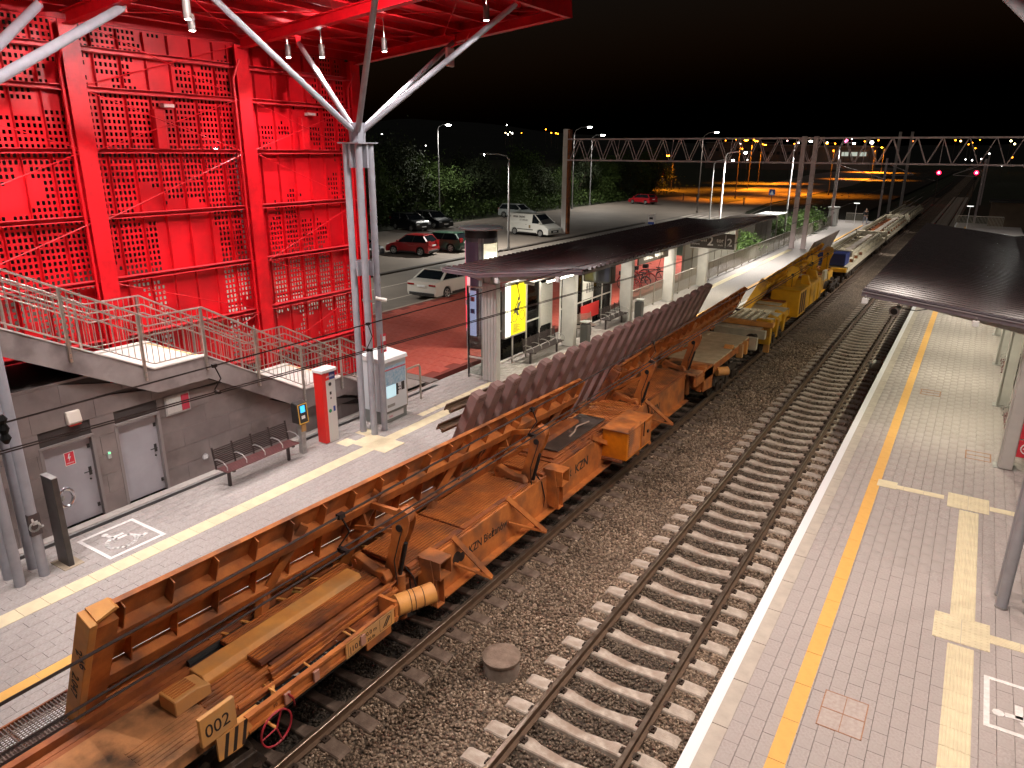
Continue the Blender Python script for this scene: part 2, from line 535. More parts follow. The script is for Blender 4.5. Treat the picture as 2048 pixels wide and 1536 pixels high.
def track(cx, ph, y0, y1, label, parent_name='railway_track'):
    t = thing(parent_name, label, 'track', (cx, y0, 0))
    for s in (-.753, .753): rail(cx+s, y0, y1, t)
    k0 = math.ceil((y0-ph)/.6)
    y = ph + k0*.6; i = 0; clips = MB()
    while y < min(y1, 175) and i < 290:
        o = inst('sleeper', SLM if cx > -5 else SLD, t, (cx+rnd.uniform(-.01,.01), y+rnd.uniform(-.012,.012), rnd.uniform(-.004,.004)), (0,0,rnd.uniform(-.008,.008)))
        if y < 60:
            for s in (-.753, .753):
                clips.box(cx+s-.09, cx+s+.09, y-.075, y+.075, -.183, -.174)
                for q in (-1, 1):
                    xx = cx+s+q*.10
                    clips.box(xx-.05, xx+.05, y-.055, y+.055, -.182, -.150)
                    clips.tube((xx, y-.04, -.14), (xx, y+.04, -.14), .012, 5)
                    clips.tube((xx+q*.02, y, -.15), (xx+q*.02, y, -.115), .016, 6)
        y += .6; i += 1
    o = clips.build('rail_clip', mat('oily_rail_clip', (0.045, 0.032, 0.026), .6, .3, c2=(.08,.05,.035), scale=20), t); o['kind'] = 'stuff'
    return t
track(-7.6, 0.25, -4, 260, 'left railway track on pale concrete sleepers running beneath the orange works train')
track(-3.66, 0.0, 2, 300, 'empty right-hand railway track on concrete sleepers beside the white platform edge')

# manhole between the tracks
t = thing('manhole', 'round concrete drainage manhole standing in the ballast between the two tracks', 'manhole', (-5.42, 8.3, -.2))
b = MB().lathe([(.30,-.12),(.30,.22),(.285,.235)], 28, (-5.42, 8.3, -.2)); b.build('ring', mat('manhole_ring', (.30,.24,.20), .9, c2=(.20,.15,.12), scale=6, bump=.3, bscale=40), t, True)
b = MB().lathe([(.315,.24),(.32,.25),(.32,.295),(.30,.31),(.22,.313),(.0,.315)], 28, (-5.42, 8.3, -.2)); b.build('lid', mat('manhole_lid', (.24,.17,.13), .9, c2=(.16,.11,.08), scale=7, bump=.4, bscale=40), t, True)
# small box on sleeper ends of the right track
t = thing('track_magnet', 'small pale box fixed beside the right rail under the right canopy', 'signal box', (-2.45, 31.2, -.15))
MB().box(-2.62,-2.32,31.0,31.5,-.17,.08).build('housing', mat('pale_box', (.5,.48,.42), .6), t, bev=.02)
MB().box(-2.70,-2.62,31.1,31.4,-.17,.0).build('bracket', M_GALV, t)

# ------------------------------------------------------------------ platforms
PZ = 0.76
M_PAV = mat('grey_paver', (0.44, 0.385, 0.365), 0.85, c2=(0.35, 0.30, 0.285), scale=26, bump=0.22, bscale=140, c3=(0.39,0.34,0.32), scale3=.8)
M_PAVB = mat('weathered_paver', (0.40, 0.36, 0.34), 0.85, c2=(0.31, 0.275, 0.26), scale=22, bump=0.22, bscale=140)
M_COP = mat('coping_concrete', (0.50, 0.435, 0.37), 0.85, c2=(0.42, 0.36, 0.31), scale=4, bump=0.12, bscale=80)
M_YEL = mat('yellow_line_slab', (0.74, 0.40, 0.10), 0.7, c2=(0.66, 0.35, 0.085), scale=5, contrast=(.45,.75))
M_CREAM = mat('cream_tactile_slab', (0.74, 0.64, 0.43), 0.75, c2=(0.66, 0.56, 0.38), scale=4)

def paver_mesh(m, w=.2, l=.4, gap=.005, ch=.0025, dz=.05):
    a = (w-gap)/2+gap*0; c = (l-gap)/2
    a = w/2-gap/2; c = l/2-.0015
    b = MB()
    b.v += [(-a,-c,-dz),(a,-c,-dz),(a,c,-dz),(-a,c,-dz),(-a,-c,-ch),(a,-c,-ch),(a,c,-ch),(-a,c,-ch),
            (-a+ch,-c+ch,0),(a-ch,-c+ch,0),(a-ch,c-ch,0),(-a+ch,c-ch,0)]
    b.f += [(0,1,5,4),(1,2,6,5),(2,3,7,6),(3,0,4,7),(4,5,9,8),(5,6,10,9),(6,7,11,10),(7,4,8,11),(8,9,10,11)]
    return b
def platform(name, label, edge, sgn, y0, y1, xb, near, pv_y, skip, m):
    """edge: x of the track edge, sgn: +1 when the platform lies to the right of it"""
    t = thing(name, label, 'platform', (edge, y0, 0))
    X = lambda d: edge + sgn*d
    MB().box(X(.08), xb, y0, y1, -.6, PZ-.05).build('platform_body', M_GROUT, t)
    MB().box(X(.03), X(.10), y0, y1, -.45, PZ-.13).build('edge_wall', mat('edge_wall_concrete', (.30,.26,.22), .9, c2=(.18,.15,.13), scale=3), t)
    # coping slabs with the white edge line
    cm = MB(); x0, x1 = sorted((0, sgn*.36))
    cm.box(x0, x1, .006, .994, -.11, 0)
    cme = cm.mesh('coping_slab', M_COP)
    y = math.ceil(y0)
    wl = MB(); i = 0
    while y < y1 and i < 110:
        inst('coping_slab', cme, t, (edge, y, PZ-.002+rnd.uniform(-.001,.001)))
        y += 1; i += 1
    xa, xb2 = sorted((X(-.004), X(.15)))
    MB().box(xa, xb2, y0, y1, PZ-.06, PZ+.003).build('white_line', mat('white_line_paint', (.80,.78,.80), .55), t)
    # yellow line slabs
    ym = MB().box(-.11, .11, .004, .796, -.03, .003).mesh('yellow_slab', M_YEL)
    y = y0; i = 0
    while y < y1 and i < 110:
        inst('yellow_slab', ym, t, (X(1.03), y, PZ+.001)); y += .8; i += 1
    # pavers
    W = .2
    cand = []
    nx = int(abs(xb-X(.36))/W)
    j = 0; y = pv_y[0]
    cam = Vector((0,0,7.98))
    while y < pv_y[1]:
        for i in range(nx):
            x = X(.36) + sgn*(i+.5)*W
            cand.append((x, y + (W if i % 2 else 0)))
        y += 2*W
    F = Vector((-.5083, .8046, -.3067))
    def key(c):
        d = Vector((c[0], c[1], PZ)) - cam
        return d.length + (50 if (d.normalized().dot(F) < .76) else 0)
    cand.sort(key=key)
    pm = paver_mesh(m).mesh('paver', m)
    for x, y in cand[:near]:
        inst('paver', pm, t, (x, y, PZ-.002+rnd.uniform(-.0015,.0015)), (rnd.uniform(-.004,.004), rnd.uniform(-.004,.004), 0))
    proto = paver_mesh(m)
    rest = cand[near:]
    if rest:
        pv = np.array(proto.v); n = len(rest)
        rs = np.random.RandomState(3)
        off = np.c_[np.array(rest), PZ-.002+rs.uniform(-.0015,.0015,n)]
        V = (pv[None] + off[:, None, :]).reshape(-1, 3)
        nf = len(proto.f)
        FF = (np.array(proto.f)[None] + (np.arange(n)*len(pv))[:, None, None]).reshape(-1)
        me = bpy.data.meshes.new('paver_field')
        me.vertices.add(len(V)); me.vertices.foreach_set('co', V.reshape(-1).astype(np.float32))
        me.loops.add(len(FF)); me.loops.foreach_set('vertex_index', FF.astype(np.int32))
        me.polygons.add(n*nf)
        me.polygons.foreach_set('loop_start', np.arange(0, n*nf*4, 4, dtype=np.int32))
        me.polygons.foreach_set('loop_total', np.full(n*nf, 4, dtype=np.int32))
        me.update(calc_edges=True); me.materials.append(m)
        o = bpy.data.objects.new('paver_field', me); COL.objects.link(o); adopt(o, t); o['kind'] = 'stuff'
    return t

def tactile_slab(w=.4, l=.4, n=8, along='y'):
    b = MB().box(-w/2+.003, w/2-.003, -l/2+.003, l/2-.003, -.04, 0)
    for i in range(n):
        c = -w/2 + (i+.5)*w/n
        h = w/n*.25
        p = [(c-h*1.3, 0), (c-h*.7, .006), (c+h*.7, .006), (c+h*1.3, 0)]
        if along == 'y': b.prism(p, 'y', -l/2+.004, l/2-.004)
        else: b.prism([(q[0], q[1]) for q in p], 'x', -l/2+.004, l/2-.004)
    return b
def stud_slab(w=.4, n=5):
    b = MB().box(-w/2+.003, w/2-.003, -w/2+.003, w/2-.003, -.04, 0)
    for i in range(n):
        for j in range(n):
            cx, cy = -w/2+(i+.5)*w/n, -w/2+(j+.5)*w/n
            k = w/n*.3
            b.add([(cx-k,cy-k,0),(cx+k,cy-k,0),(cx+k,cy+k,0),(cx-k,cy+k,0),(cx-k*.6,cy-k*.6,.006),(cx+k*.6,cy-k*.6,.006),(cx+k*.6,cy+k*.6,.006),(cx-k*.6,cy+k*.6,.006)],
                  [(0,1,5,4),(1,2,6,5),(2,3,7,6),(3,0,4,7),(4,5,6,7)])
    return b
def strip_r(x, y):
    return False
    return (.70 < x < 1.06 and y < 17) or (.47 < x < 1.25 and (11.7 < y < 12.45 or 16.95 < y < 17.55)) or (1.2 < x < 3 and 11.9 < y < 12.3)
def strip_l(x, y):
    return False
    return -12.32 < x < -11.98 and y < 17
pr = platform('right_platform', 'right-hand platform of grey pavers with a white edge, yellow line and cream tactile strip', -2.02, 1, 3.0, 96, 3.9, 290, (5.6, 42), strip_r, M_PAV)
pl = platform('left_platform', 'left-hand platform of grey pavers beyond the works train, in front of the grey station wall', -9.26, -1, -2.0, 92, -14.3, 290, (1.5, 30), strip_l, M_PAVB)
# platform surfaces beyond the individually laid pavers
MB().box(-1.66, 3.9, 42, 96, PZ-.05, PZ-.004).build('far_paving', M_PAV, pr)
MB().box(-14.3, -9.62, 30, 92, PZ-.05, PZ-.004).build('far_paving', M_PAVB, pl)
tm = tactile_slab(.36).mesh('tactile_slab', M_CREAM)
sm = stud_slab(.39).mesh('stud_slab', M_CREAM)
y = 5.0
while y < 16.9:
    if not (11.55 < y < 12.6): inst('tactile_slab', tm, pr, (.88, y, PZ+.004))
    y += .4
for i in range(2):
    for j in range(2): inst('stud_slab', sm, pr, (.68+.39*i, 11.87+.39*j, PZ+.005))
for i in range(2):
    for j in range(2): inst('stud_slab', sm, pr, (.66+.39*i, 17.06+.39*j, PZ+.005))
tx = tactile_slab(.24, .4, 6, 'y')
tx.xf(Matrix.Rotation(R(90), 4, 'Z')); txm = tx.mesh('tactile_slab', M_CREAM)
for i in range(4): inst('tactile_slab', txm, pr, (1.46+.4*i, 12.06, PZ+.004))
cm_ = MB().box(-.197,.197,-.11,.11,-.04,0).mesh('guide_slab', M_CREAM)
for i in range(8):
    x = -.60 + .4*i if i < 3 else 1.45+.4*(i-3)
    inst('guide_slab', cm_, pr, (x if i < 3 else x, 17.3 if i < 3 else 17.2, PZ+.004))
gm = MB().box(-.2,.2,-.2,.2,-.04,0).mesh('guide_slab', M_CREAM)
inst('guide_slab', gm, pr, (-.74, 17.35, PZ+.005))
inst('guide_slab', gm, pr, (2.55, 12.06, PZ+.006))
# left platform tactile strip
y = 1.2
while y < 60:
    inst('tactile_slab', tm, pl, (-12.15, y, PZ+.004), scale=(1, 1, 1)); y += .4
for i in range(3):
    for j in range(2): inst('stud_slab', sm, pl, (-12.2-.39*i+.4, 12.6+.39*j, PZ+.010))
for q in ((-12.9, 12.4), (-12.5, 13.0), (-13.0, 13.2)):
    inst('guide_slab', gm, pl, (q[0], q[1], PZ+.006))
y = 15.2
for i in range(9): inst('guide_slab', cm_, pl, (-12.6-.2*0, 15.2+.42*i, PZ+.006), (0,0,R(90)))

# wheelchair waiting marks
M_MARK = mat('worn_white_marking', (.80,.76,.74), .7, c2=(.66,.62,.60), scale=14)
def wheelchair(parent, O, ux, uy, s, lw):
    """flat painted wheelchair figure; O centre, ux/uy in-plane axes, s size"""
    ux = Vector(ux); uy = Vector(uy); O = Vector(O); b = MB(); up = ux.cross(uy)
    def P(a, c, h=0): return O + ux*(a*s) + uy*(c*s) + up*h
    def stroke(pts, w=lw):
        for i in range(len(pts)-1):
            p = Vector(pts[i]+(0,)); q = Vector(pts[i+1]+(0,)); d = (q-p).normalized(); nn = Vector((-d.y, d.x, 0))*w/2
            e = d*w*.25
            c = [p-nn-e, q-nn+e, q+nn+e, p+nn-e]
            vs = [P(k.x, k.y, 0) for k in c] + [P(k.x, k.y, .003) for k in c]
            b.add(vs, [(4,5,6,7),(0,1,5,4),(1,2,6,5),(2,3,7,6),(3,0,4,7)])
    a = [( -.08+.30*math.cos(R(t)), -.12+.30*math.sin(R(t))) for t in range(115, 375, 20)]
    stroke(a)
    stroke([(-.14,.34),(-.11,.06),(.18,.06),(.30,-.28),(.42,-.24)])
    stroke([(-.12,.20),(.12,.20)])
    hd = [(-.15+.075*math.cos(R(t)), .44+.075*math.sin(R(t))) for t in range(0, 360, 45)]
    b.add([P(x, y, .003) for x, y in hd], [tuple(range(8))])
    return b.build('wheelchair_mark', M_MARK, parent)
def frame_mark(parent, x0, x1, y0, y1, w=.07):
    b = MB(); z = PZ+.005
    for q in ((x0,x1,y0,y0+w),(x0,x1,y1-w,y1),(x0,x0+w,y0+w,y1-w),(x1-w,x1,y0+w,y1-w)):
        b.box(q[0],q[1],q[2],q[3],PZ-.004,z)
    return b.build('waiting_frame', M_MARK, parent)
frame_mark(pl, -13.66, -12.5, 5.9, 7.03)
wheelchair(pl, (-13.07, 6.47, PZ+.001), (0,1,0), (-1,0,0), .86, .085)
frame_mark(pr, 1.19, 2.5, 9.9, 11.05)
wheelchair(pr, (1.80, 10.42, PZ+.002), (0,1,0), (-1,0,0), 1.0, .09)

# inspection cover with rusty frame in the right platform
t = thing('access_cover', 'square paved access cover with a rusty frame in the right platform beside the yellow line', 'manhole cover', (-.42, 9.1, PZ))
MR = mat('rusty_frame', (.30,.13,.07), .8, c2=(.42,.24,.15), scale=30)
b = MB()
x0, x1, y0, y1 = -.70, -.14, 8.72, 9.48
for q in ((x0,x1,y0,y0+.016),(x0,x1,y1-.016,y1),(x0,x0+.016,y0,y1),(x1-.016,x1,y0,y1),(x0,x1,9.09,9.106),(-.423,-.413,y0,y1)):
    b.box(q[0],q[1],q[2],q[3],PZ-.01,PZ+.004)
b.build('frame', MR, t)
for (xa,xb_) in ((x0+.016,-.425),(-.411,x1-.016)):
    for (ya,yb) in ((y0+.016,9.088),(9.108,y1-.016)):
        MB().box(xa,xb_,ya,yb,PZ-.01,PZ+.0025).build('infill_slab', mat('cover_infill', (.47,.40,.365), .85, c2=(.40,.32,.29), scale=20), t)
# two smaller covers further away
for lab, x, y in (('small stained access cover in the right platform near the bench', 1.0, 20.4), ('small square access cover in the far part of the right platform', -.35, 25.5)):
    t = thing('access_cover', lab, 'manhole cover', (x, y, PZ))
    b = MB()
    for q in ((x-.28,x+.28,y-.3,y-.27),(x-.28,x+.28,y+.27,y+.3),(x-.28,x-.25,y-.3,y+.3),(x+.25,x+.28,y-.3,y+.3),(x-.28,x+.28,y-.01,y+.02)):
        b.box(q[0],q[1],q[2],q[3],PZ-.01,PZ+.004)
    b.build('frame', MR, t)

# drainage channel and strip along the left wall
t = thing('drain_channel', 'dark slotted drainage channel in the left platform along the foot of the grey wall', 'drain', (-13.95, 2, PZ))
MB().box(-14.0,-13.88,2,17.5,PZ-.02,PZ+.004).build('grate', M_BLK, t)
MB().box(-14.06,-14.0,2,17.5,PZ-.02,PZ+.006).build('edge_rail', M_GALV, t)
# ================================================================== LEFT STATION BUILDING
M_TILE = mat('grey_wall_cladding', (0.165, 0.135, 0.13), 0.45, c2=(0.235, 0.195, 0.185), scale=1.1, bump=0.06, bscale=25, c3=(0.12,0.095,0.09), scale3=.9)
M_DOOR = mat('grey_door_paint', (0.36, 0.345, 0.375), 0.5, c2=(0.32, 0.305, 0.33), scale=2)
WX = -14.3
t = thing('station_wall', 'dark grey tiled station wall with two light grey doors under the stairs', 'building', (WX, 8, PZ))
M_JOINT = mat('cladding_joint', (0.05, 0.04, 0.038), 0.9)
DOORS = ((5.88, 6.86, 2.52), (7.34, 8.28, 2.55))
def wall_top(y):
    """underside of the stairs"""
    if y < 7.1: return 3.75
    return max(PZ, stair_z(y) - .50)
FL = [(-2.0, 8.98), (8.25, 3.58), (9.5, 3.58), (12.2, 2.03), (13.6, 2.03), (15.9, .77), (40, .77)]
def stair_z(y):
    for (a, za), (c, zc) in zip(FL, FL[1:]):
        if a <= y <= c: return za + (zc-za)*(y-a)/(c-a)
    return FL[0][1]
bk = MB()
segs = [(-2.0, 5.88), (6.86, 7.34), (8.28, 15.3)]
for a, c in segs:
    yy = a
    while yy < c-1e-4:
        y2 = min(yy+.4, c)
        bk.prism([(yy, PZ-.1), (y2, PZ-.1), (y2, wall_top(y2)), (yy, wall_top(yy))], 'x', WX-.35, WX-.03)
        yy = y2
for a, c, z in DOORS:
    bk.box(WX-.35, WX-.03, a, c, z, wall_top((a+c)/2)-.0)
    bk.box(WX-.4, WX-.3, a, c, PZ-.1, z)
bk.build('wall_core', M_JOINT, t)
TH, TW = .42, 1.2
for r_ in range(8):
    z0 = PZ + r_*TH + .004; z1 = z0 + TH - .006
    y = -2.0 + (.6 if r_ % 2 else 0)
    while y < 15.2:
        spans = [(y+.003, min(y+TW-.003, 15.28))]
        for a, c, zd in DOORS:
            ns = []
            for s in spans:
                if z0 >= zd-.02 or s[1] <= a or s[0] >= c: ns.append(s); continue
                if s[0] < a-.03: ns.append((s[0], a))
                if s[1] > c+.03: ns.append((c, s[1]))
            spans = ns
        for s in spans:
            ta, tb = min(z1, wall_top(s[0])), min(z1, wall_top(s[1]))
            if ta <= z0+.02: continue
            b = MB()
            if tb <= z0+.01:
                # clip where the stair underside crosses the tile's bottom
                k = (ta-z0)/max(1e-5, (wall_top(s[0])-wall_top(s[1])))
                yb = min(s[1], s[0]+(s[1]-s[0])*k)
                b.prism([(s[0], z0), (yb, z0), (s[0], ta)], 'x', WX-.03, WX+rnd.uniform(-.002,.002))
            else:
                b.prism([(s[0], z0), (s[1], z0), (s[1], tb), (s[0], ta)], 'x', WX-.03, WX+rnd.uniform(-.002,.002))
            b.build('wall_tile', M_TILE, t)
        y += TW
for a, c, zd in DOORS:
    d = MB().box(WX-.14, WX-.09, a+.03, c-.03, PZ+.01, zd-.02).build('door', M_DOOR, t, bev=.004)
    f = MB()
    f.box(WX-.30, WX+.012, a-.03, a+.03, PZ, zd); f.box(WX-.30, WX+.012, c-.03, c+.03, PZ, zd); f.box(WX-.30, WX+.012, a-.03, c+.03, zd-.02, zd+.04)
    f.build('door_frame', mat('door_frame_grey', (.22,.19,.185), .5), t)
    h = MB().tube((WX-.09, c-.12, 1.78), (WX-.03, c-.12, 1.78), .014, 8).tube((WX-.035, c-.12, 1.78), (WX-.035, c-.26, 1.78), .011, 8)
    h.box(WX-.09, WX-.082, c-.15, c-.09, 1.68, 1.86)
    h.build('door_handle', M_BLK, d)
    for zz in (1.0, 2.3): MB().box(WX-.088, WX-.07, c-.10, c-.05, zz-.04, zz+.04).build('hinge', M_BLK, d)
    MB().tube((WX-.088, c-.14, 1.60), (WX-.07, c-.14, 1.60), .02, 10).build('lock', M_BLK, d)
o = MB().box(WX-.088, WX-.084, 6.30, 6.50, 2.02, 2.30).build('danger_sign', mat('red_sign', (.62,.03,.05), .5), t, label='red danger sign with a white lightning bolt')
b = MB().box(WX-.0842, WX-.083, 6.30, 6.312, 2.02, 2.30).box(WX-.0842, WX-.083, 6.488, 6.5, 2.02, 2.30).box(WX-.0842, WX-.083, 6.312, 6.488, 2.02, 2.03).box(WX-.0842, WX-.083, 6.312, 6.488, 2.29, 2.30)
b.prism([(6.39,2.26),(6.42,2.26),(6.395,2.2),(6.43,2.205),(6.375,2.10),(6.39,2.17),(6.365,2.165)], 'x', WX-.084, WX-.082)
b.box(WX-.0842, WX-.083, 6.33, 6.47, 2.06, 2.066).box(WX-.0842, WX-.083, 6.33, 6.47, 2.075, 2.08)
b.build('sign_print', M_WHITE, t)
# stone strip at the wall's foot
MB().box(WX+.005, WX+.22, -2, 15.2, PZ-.02, PZ+.012).build('plinth_strip', mat('plinth_stone', (.40,.36,.33), .8, c2=(.33,.29,.27), scale=8), t)
# round vent, board, siren, card reader on the wall
v = thing('wall_vent', 'small round white vent grille low on the grey wall beside the bench', 'vent', (WX, 9.27, 1.05))
MB().tube((WX+.003, 9.25, 1.18), (WX+.02, 9.25, 1.18), .075, 20).build('grille', mat('vent_grille', (.35,.33,.34), .5), v)
for i in range(5): MB().box(WX+.021, WX+.028, 9.2, 9.3, 1.135+.02*i, 1.143+.02*i).build('slat', M_WHITE, v)
v = thing('notice_board', 'framed white notice board with a red panel on the grey wall under the stairs', 'notice board', (WX, 8.7, 2.55))
MB().box(WX+.003, WX+.03, 8.45, 9.05, 2.42, 2.86).build('frame', M_GALV, v, bev=.005)
MB().box(WX+.031, WX+.036, 8.49, 8.83, 2.46, 2.82).build('paper', mat('notice_paper', (.55,.53,.50), .7, c2=(.35,.33,.32), scale=60, contrast=(.5,.7)), v)
MB().box(WX+.031, WX+.037, 8.84, 9.02, 2.46, 2.82).build('red_panel', mat('board_red', (.45,.03,.06), .5), v)
v = thing('siren', 'cream square alarm siren with a red lower edge above the left grey door', 'siren', (WX, 6.6, 2.95))
b = MB().prism([(WX+.003,2.88),(WX+.10,2.88),(WX+.12,2.93),(WX+.07,3.14),(WX+.003,3.14)], 'y', 6.42, 6.68); b.build('housing', mat('cream_plastic', (.68,.60,.52), .5), v, bev=.012)
MB().box(WX+.01, WX+.10, 6.44, 6.66, 2.855, 2.878).build('red_lens', mat('red_lens', (.5,.03,.02), .3), v)
v = thing('card_reader', 'small card reader with a green light between the two doors', 'card reader', (WX, 7.1, 2.0))
MB().box(WX+.003, WX+.045, 7.07, 7.14, 1.93, 2.08).build('housing', mat('reader_grey', (.4,.4,.4), .4), v, bev=.006)
MB().box(WX+.046, WX+.049, 7.085, 7.125, 2.04, 2.065).build('green_light', emis('green_led', (.1,1,.3), 3), v)

# ------------------------------------------------------------------ stairs
M_STR = mat('stair_concrete', (0.21, 0.17, 0.165), 0.6, c2=(0.28, 0.235, 0.225), scale=1.4, bump=.08, bscale=30, c3=(.15,.12,.115), scale3=1.6)
M_LAND = mat('landing_stone', (0.62, 0.57, 0.52), 0.7, c2=(0.54, 0.49, 0.45), scale=6)
SX0, SX1 = -16.45, -14.12
t = thing('staircase', 'grey staircase with two pale landings and stainless railings in front of the red screen', 'stairs', (SX1, 9, PZ))
for (a, za), (c, zc) in zip(FL[:5], FL[1:6]):
    if a < 2: za = za + (zc-za)*(2-a)/(c-a); a = 2
    flat = abs(za-zc) < .01
    for side, (xa, xb) in (('stringer', (SX1-.14, SX1)), ('stringer', (SX0, SX0+.14))):
        zb0, zb1 = za-.52, zc-.52
        if c > 15.8: zb1 = PZ-.02; zb0 = za-.52
        MB().prism([(a, zb0), (c, zb1), (c, zc), (a, za)], 'x', xa, xb).build('stringer', M_STR, t)
        MB().prism([(a, za+.001), (c, zc+.001), (c, zc+.03), (a, za+.03)], 'x', xa-.015, xb+.02).build('stringer_cap', M_LAND, t)
    if flat:
        MB().box(SX0+.14, SX1-.14, a, c, za-.22, za-.01).build('landing', M_LAND, t)
        MB().box(SX0+.14, SX1-.14, c-.08, c-.03, za-.009, za-.004).build('nosing_strip', M_YEL, t)
    else:
        n = max(2, int(abs(zc-za)/.155)); sm_ = None
        for i in range(n):
            y0 = a+(c-a)*i/n; z0 = za+(zc-za)*(i+1)/n
            if sm_ is None: sm_ = MB().box(SX0+.14, SX1-.14, 0, (c-a)/n, -.17, 0).mesh('step', M_LAND)
            inst('step', sm_, t, (0, y0, z0-.005))
            MB().prism([(y0, z0-.33), (y0+(c-a)/n, z0-.33+(zc-za)/n), (y0+(c-a)/n, z0-.15+(zc-za)/n*0), (y0, z0-.15)], 'x', SX0+.14, SX1-.14).build('stair_soffit', M_STR, t) if i % 3 == 0 else None
# railings: rails as polylines following the stair profile
def off_line(x, h, y0=2.2, y1=15.9):
    ys = [y0] + [p[0] for p in FL if y0 < p[0] < y1] + [y1]
    return [(x, y, stair_z(y)+h) for y in ys]
for x, out in ((SX1+.03, 1), (SX0-.03, -1)):
    b = MB().path(off_line(x, 1.12), .022, 8); b.build('top_rail', M_STEEL, t, True)
    b = MB().path(off_line(x, .13), .014, 6); b.build('bottom_rail', M_STEEL, t, True)
    for h in (.92, .72):
        b = MB().path(off_line(x-out*.10, h, 3.0, 15.6), .019, 8); b.build('handrail', M_STEEL, t, True)
    for y in (3.9, 5.2, 6.62, 8.02, 9.45, 10.8, 12.15, 13.5, 15.0):
        z = stair_z(y)
        MB().bar((x+out*.02, y, z-.30), (x+out*.02, y, z+1.13), .05, .05, (0,1,0)).build('post', M_STEEL, t)
        MB().tube((x+out*.0, y, z-.22), (x+out*.06, y, z-.22), .013, 8).tube((x, y, z-.12), (x+out*.06, y, z-.12), .013, 8).build('bolt', M_GALV, t)
        MB().bar((x, y, z+.82), (x-out*.1, y, z+.82), .02, .02).build('rail_bracket', M_STEEL, t)
    bm_ = MB().tube((0,0,0), (0,0,.99), .008, 5).mesh('baluster', M_STEEL)
    y = 3.0
    while y < 15.7:
        inst('baluster', bm_, t, (x, y, stair_z(y)+.13)); y += .125
# dark box standing in for the shade in the void under the upper flight
MB().box(SX0, WX-.4, 0, 7.6, PZ-.1, 3.7).build('under_stair_shade', mat('under_stair', (.05,.04,.04), .9), t)

# ================================================================== RED HALL
RX = -17.0
CY = [.45, 4.72, 9.02, 13.33, 17.42]
GZ = [2.25, 3.65, 5.05, 6.5, 7.95, 9.24, 10.05]
def roof_z(x): return 10.60 + (x-RX)*.095
t = thing('red_steel_hall', 'tall red steel hall with a perforated screen wall and a red ribbed canopy roof', 'building', (RX, 9, PZ))
for y in CY:
    b = MB()
    b.box(RX-.06, RX-.03, y-.20, y+.20, .3, roof_z(RX)-.05); b.box(RX+.27, RX+.30, y-.20, y+.20, .3, roof_z(RX)-.05); b.box(RX-.03, RX+.27, y-.012, y+.012, .3, roof_z(RX)-.05)
    b.build('column', M_RED, t)
    bb = MB()
    for z in GZ: bb.box(RX-.02, RX+.26, y-.19, y-.015, z-.02, z+.0).box(RX-.02, RX+.26, y+.015, y+.19, z-.02, z+.0)
    bb.build('column_stiffener', M_RED, t)
    MB().path([(RX+.34, y-.12, 10.2), (RX+.20, y-.25, 9.75), (RX+.20, y-.25, 9.2), (RX+.20, y-.25, .8)], .035, 8).build('downpipe', M_RED, t, True)
for i in range(4):
    a, c = CY[i]+.2, CY[i+1]-.2
    for z in GZ:
        b = MB().box(RX-.02, RX+.16, a, c, z-.05, z-.035).box(RX-.02, RX+.0, a, c, z-.035, z+.05).box(RX-.02, RX+.16, a, c, z+.05, z+.062)
        b.build('girt', M_GIRT, t)
def holes(y, z):
    n = noise.noise(Vector((y*.42, z*.42, 2.7))) + .55*noise.noise(Vector((y*1.1+5, z*1.1, 8.1))) + .25*noise.noise(Vector((y*2.7, z*2.7, 1.1)))
    if 10.6 < y < 12.3 and z < 6.9 and (z < 6.0 or (y-11.45)**2 + (z-6.0)**2 < .72): return False
    if z > 8.6 and n < .12: return False
    return n > -.24
def panel(y0, y1, z0, z1):
    b = MB(); x = RX-.10
    nx = max(3, round((y1-y0-.05)/.114)); nz = max(3, round((z1-z0-.04)/.140))
    dy = (y1-y0-.05)/nx; dz = (z1-z0-.04)/nz
    Y0, Z0 = y0+.025, z0+.02
    # border
    b.poly([(x,y0,z0),(x,y1,z0),(x,y1,Z0),(x,y0,Z0)]); b.poly([(x,y0,z1-.02),(x,y1,z1-.02),(x,y1,z1),(x,y0,z1)])
    b.poly([(x,y0,Z0),(x,Y0,Z0),(x,Y0,z1-.02),(x,y0,z1-.02)]); b.poly([(x,y1-.025,Z0),(x,y1,Z0),(x,y1,z1-.02),(x,y1-.025,z1-.02)])
    d = .012
    for i in range(nx):
        j = 0
        while j < nz:
            ya, yb = Y0+i*dy, Y0+(i+1)*dy; za, zb = Z0+j*dz, Z0+(j+1)*dz
            if not holes((ya+yb)/2, (za+zb)/2):
                j2 = j
                while j2+1 < nz and not holes((ya+yb)/2, Z0+(j2+1.5)*dz): j2 += 1
                b.poly([(x,ya,za),(x,yb,za),(x,yb,Z0+(j2+1)*dz),(x,ya,Z0+(j2+1)*dz)])
                j = j2+1; continue
            h = dy*.22; k = dz*.20
            p = [(ya,za),(yb,za),(yb,zb),(ya,zb)]; q = [(ya+h,za+k),(yb-h,za+k),(yb-h,zb-k),(ya+h,zb-k)]
            o = len(b.v)
            b.v += [(x,)+u for u in p] + [(x,)+u for u in q] + [(x-d,)+u for u in q]
            for m_ in range(4):
                n_ = (m_+1) % 4
                b.f.append((o+m_, o+n_, o+4+n_, o+4+m_)); b.f.append((o+4+m_, o+4+n_, o+8+n_, o+8+m_))
            j += 1
    return b
ROWS = [.8] + GZ + [10.62]
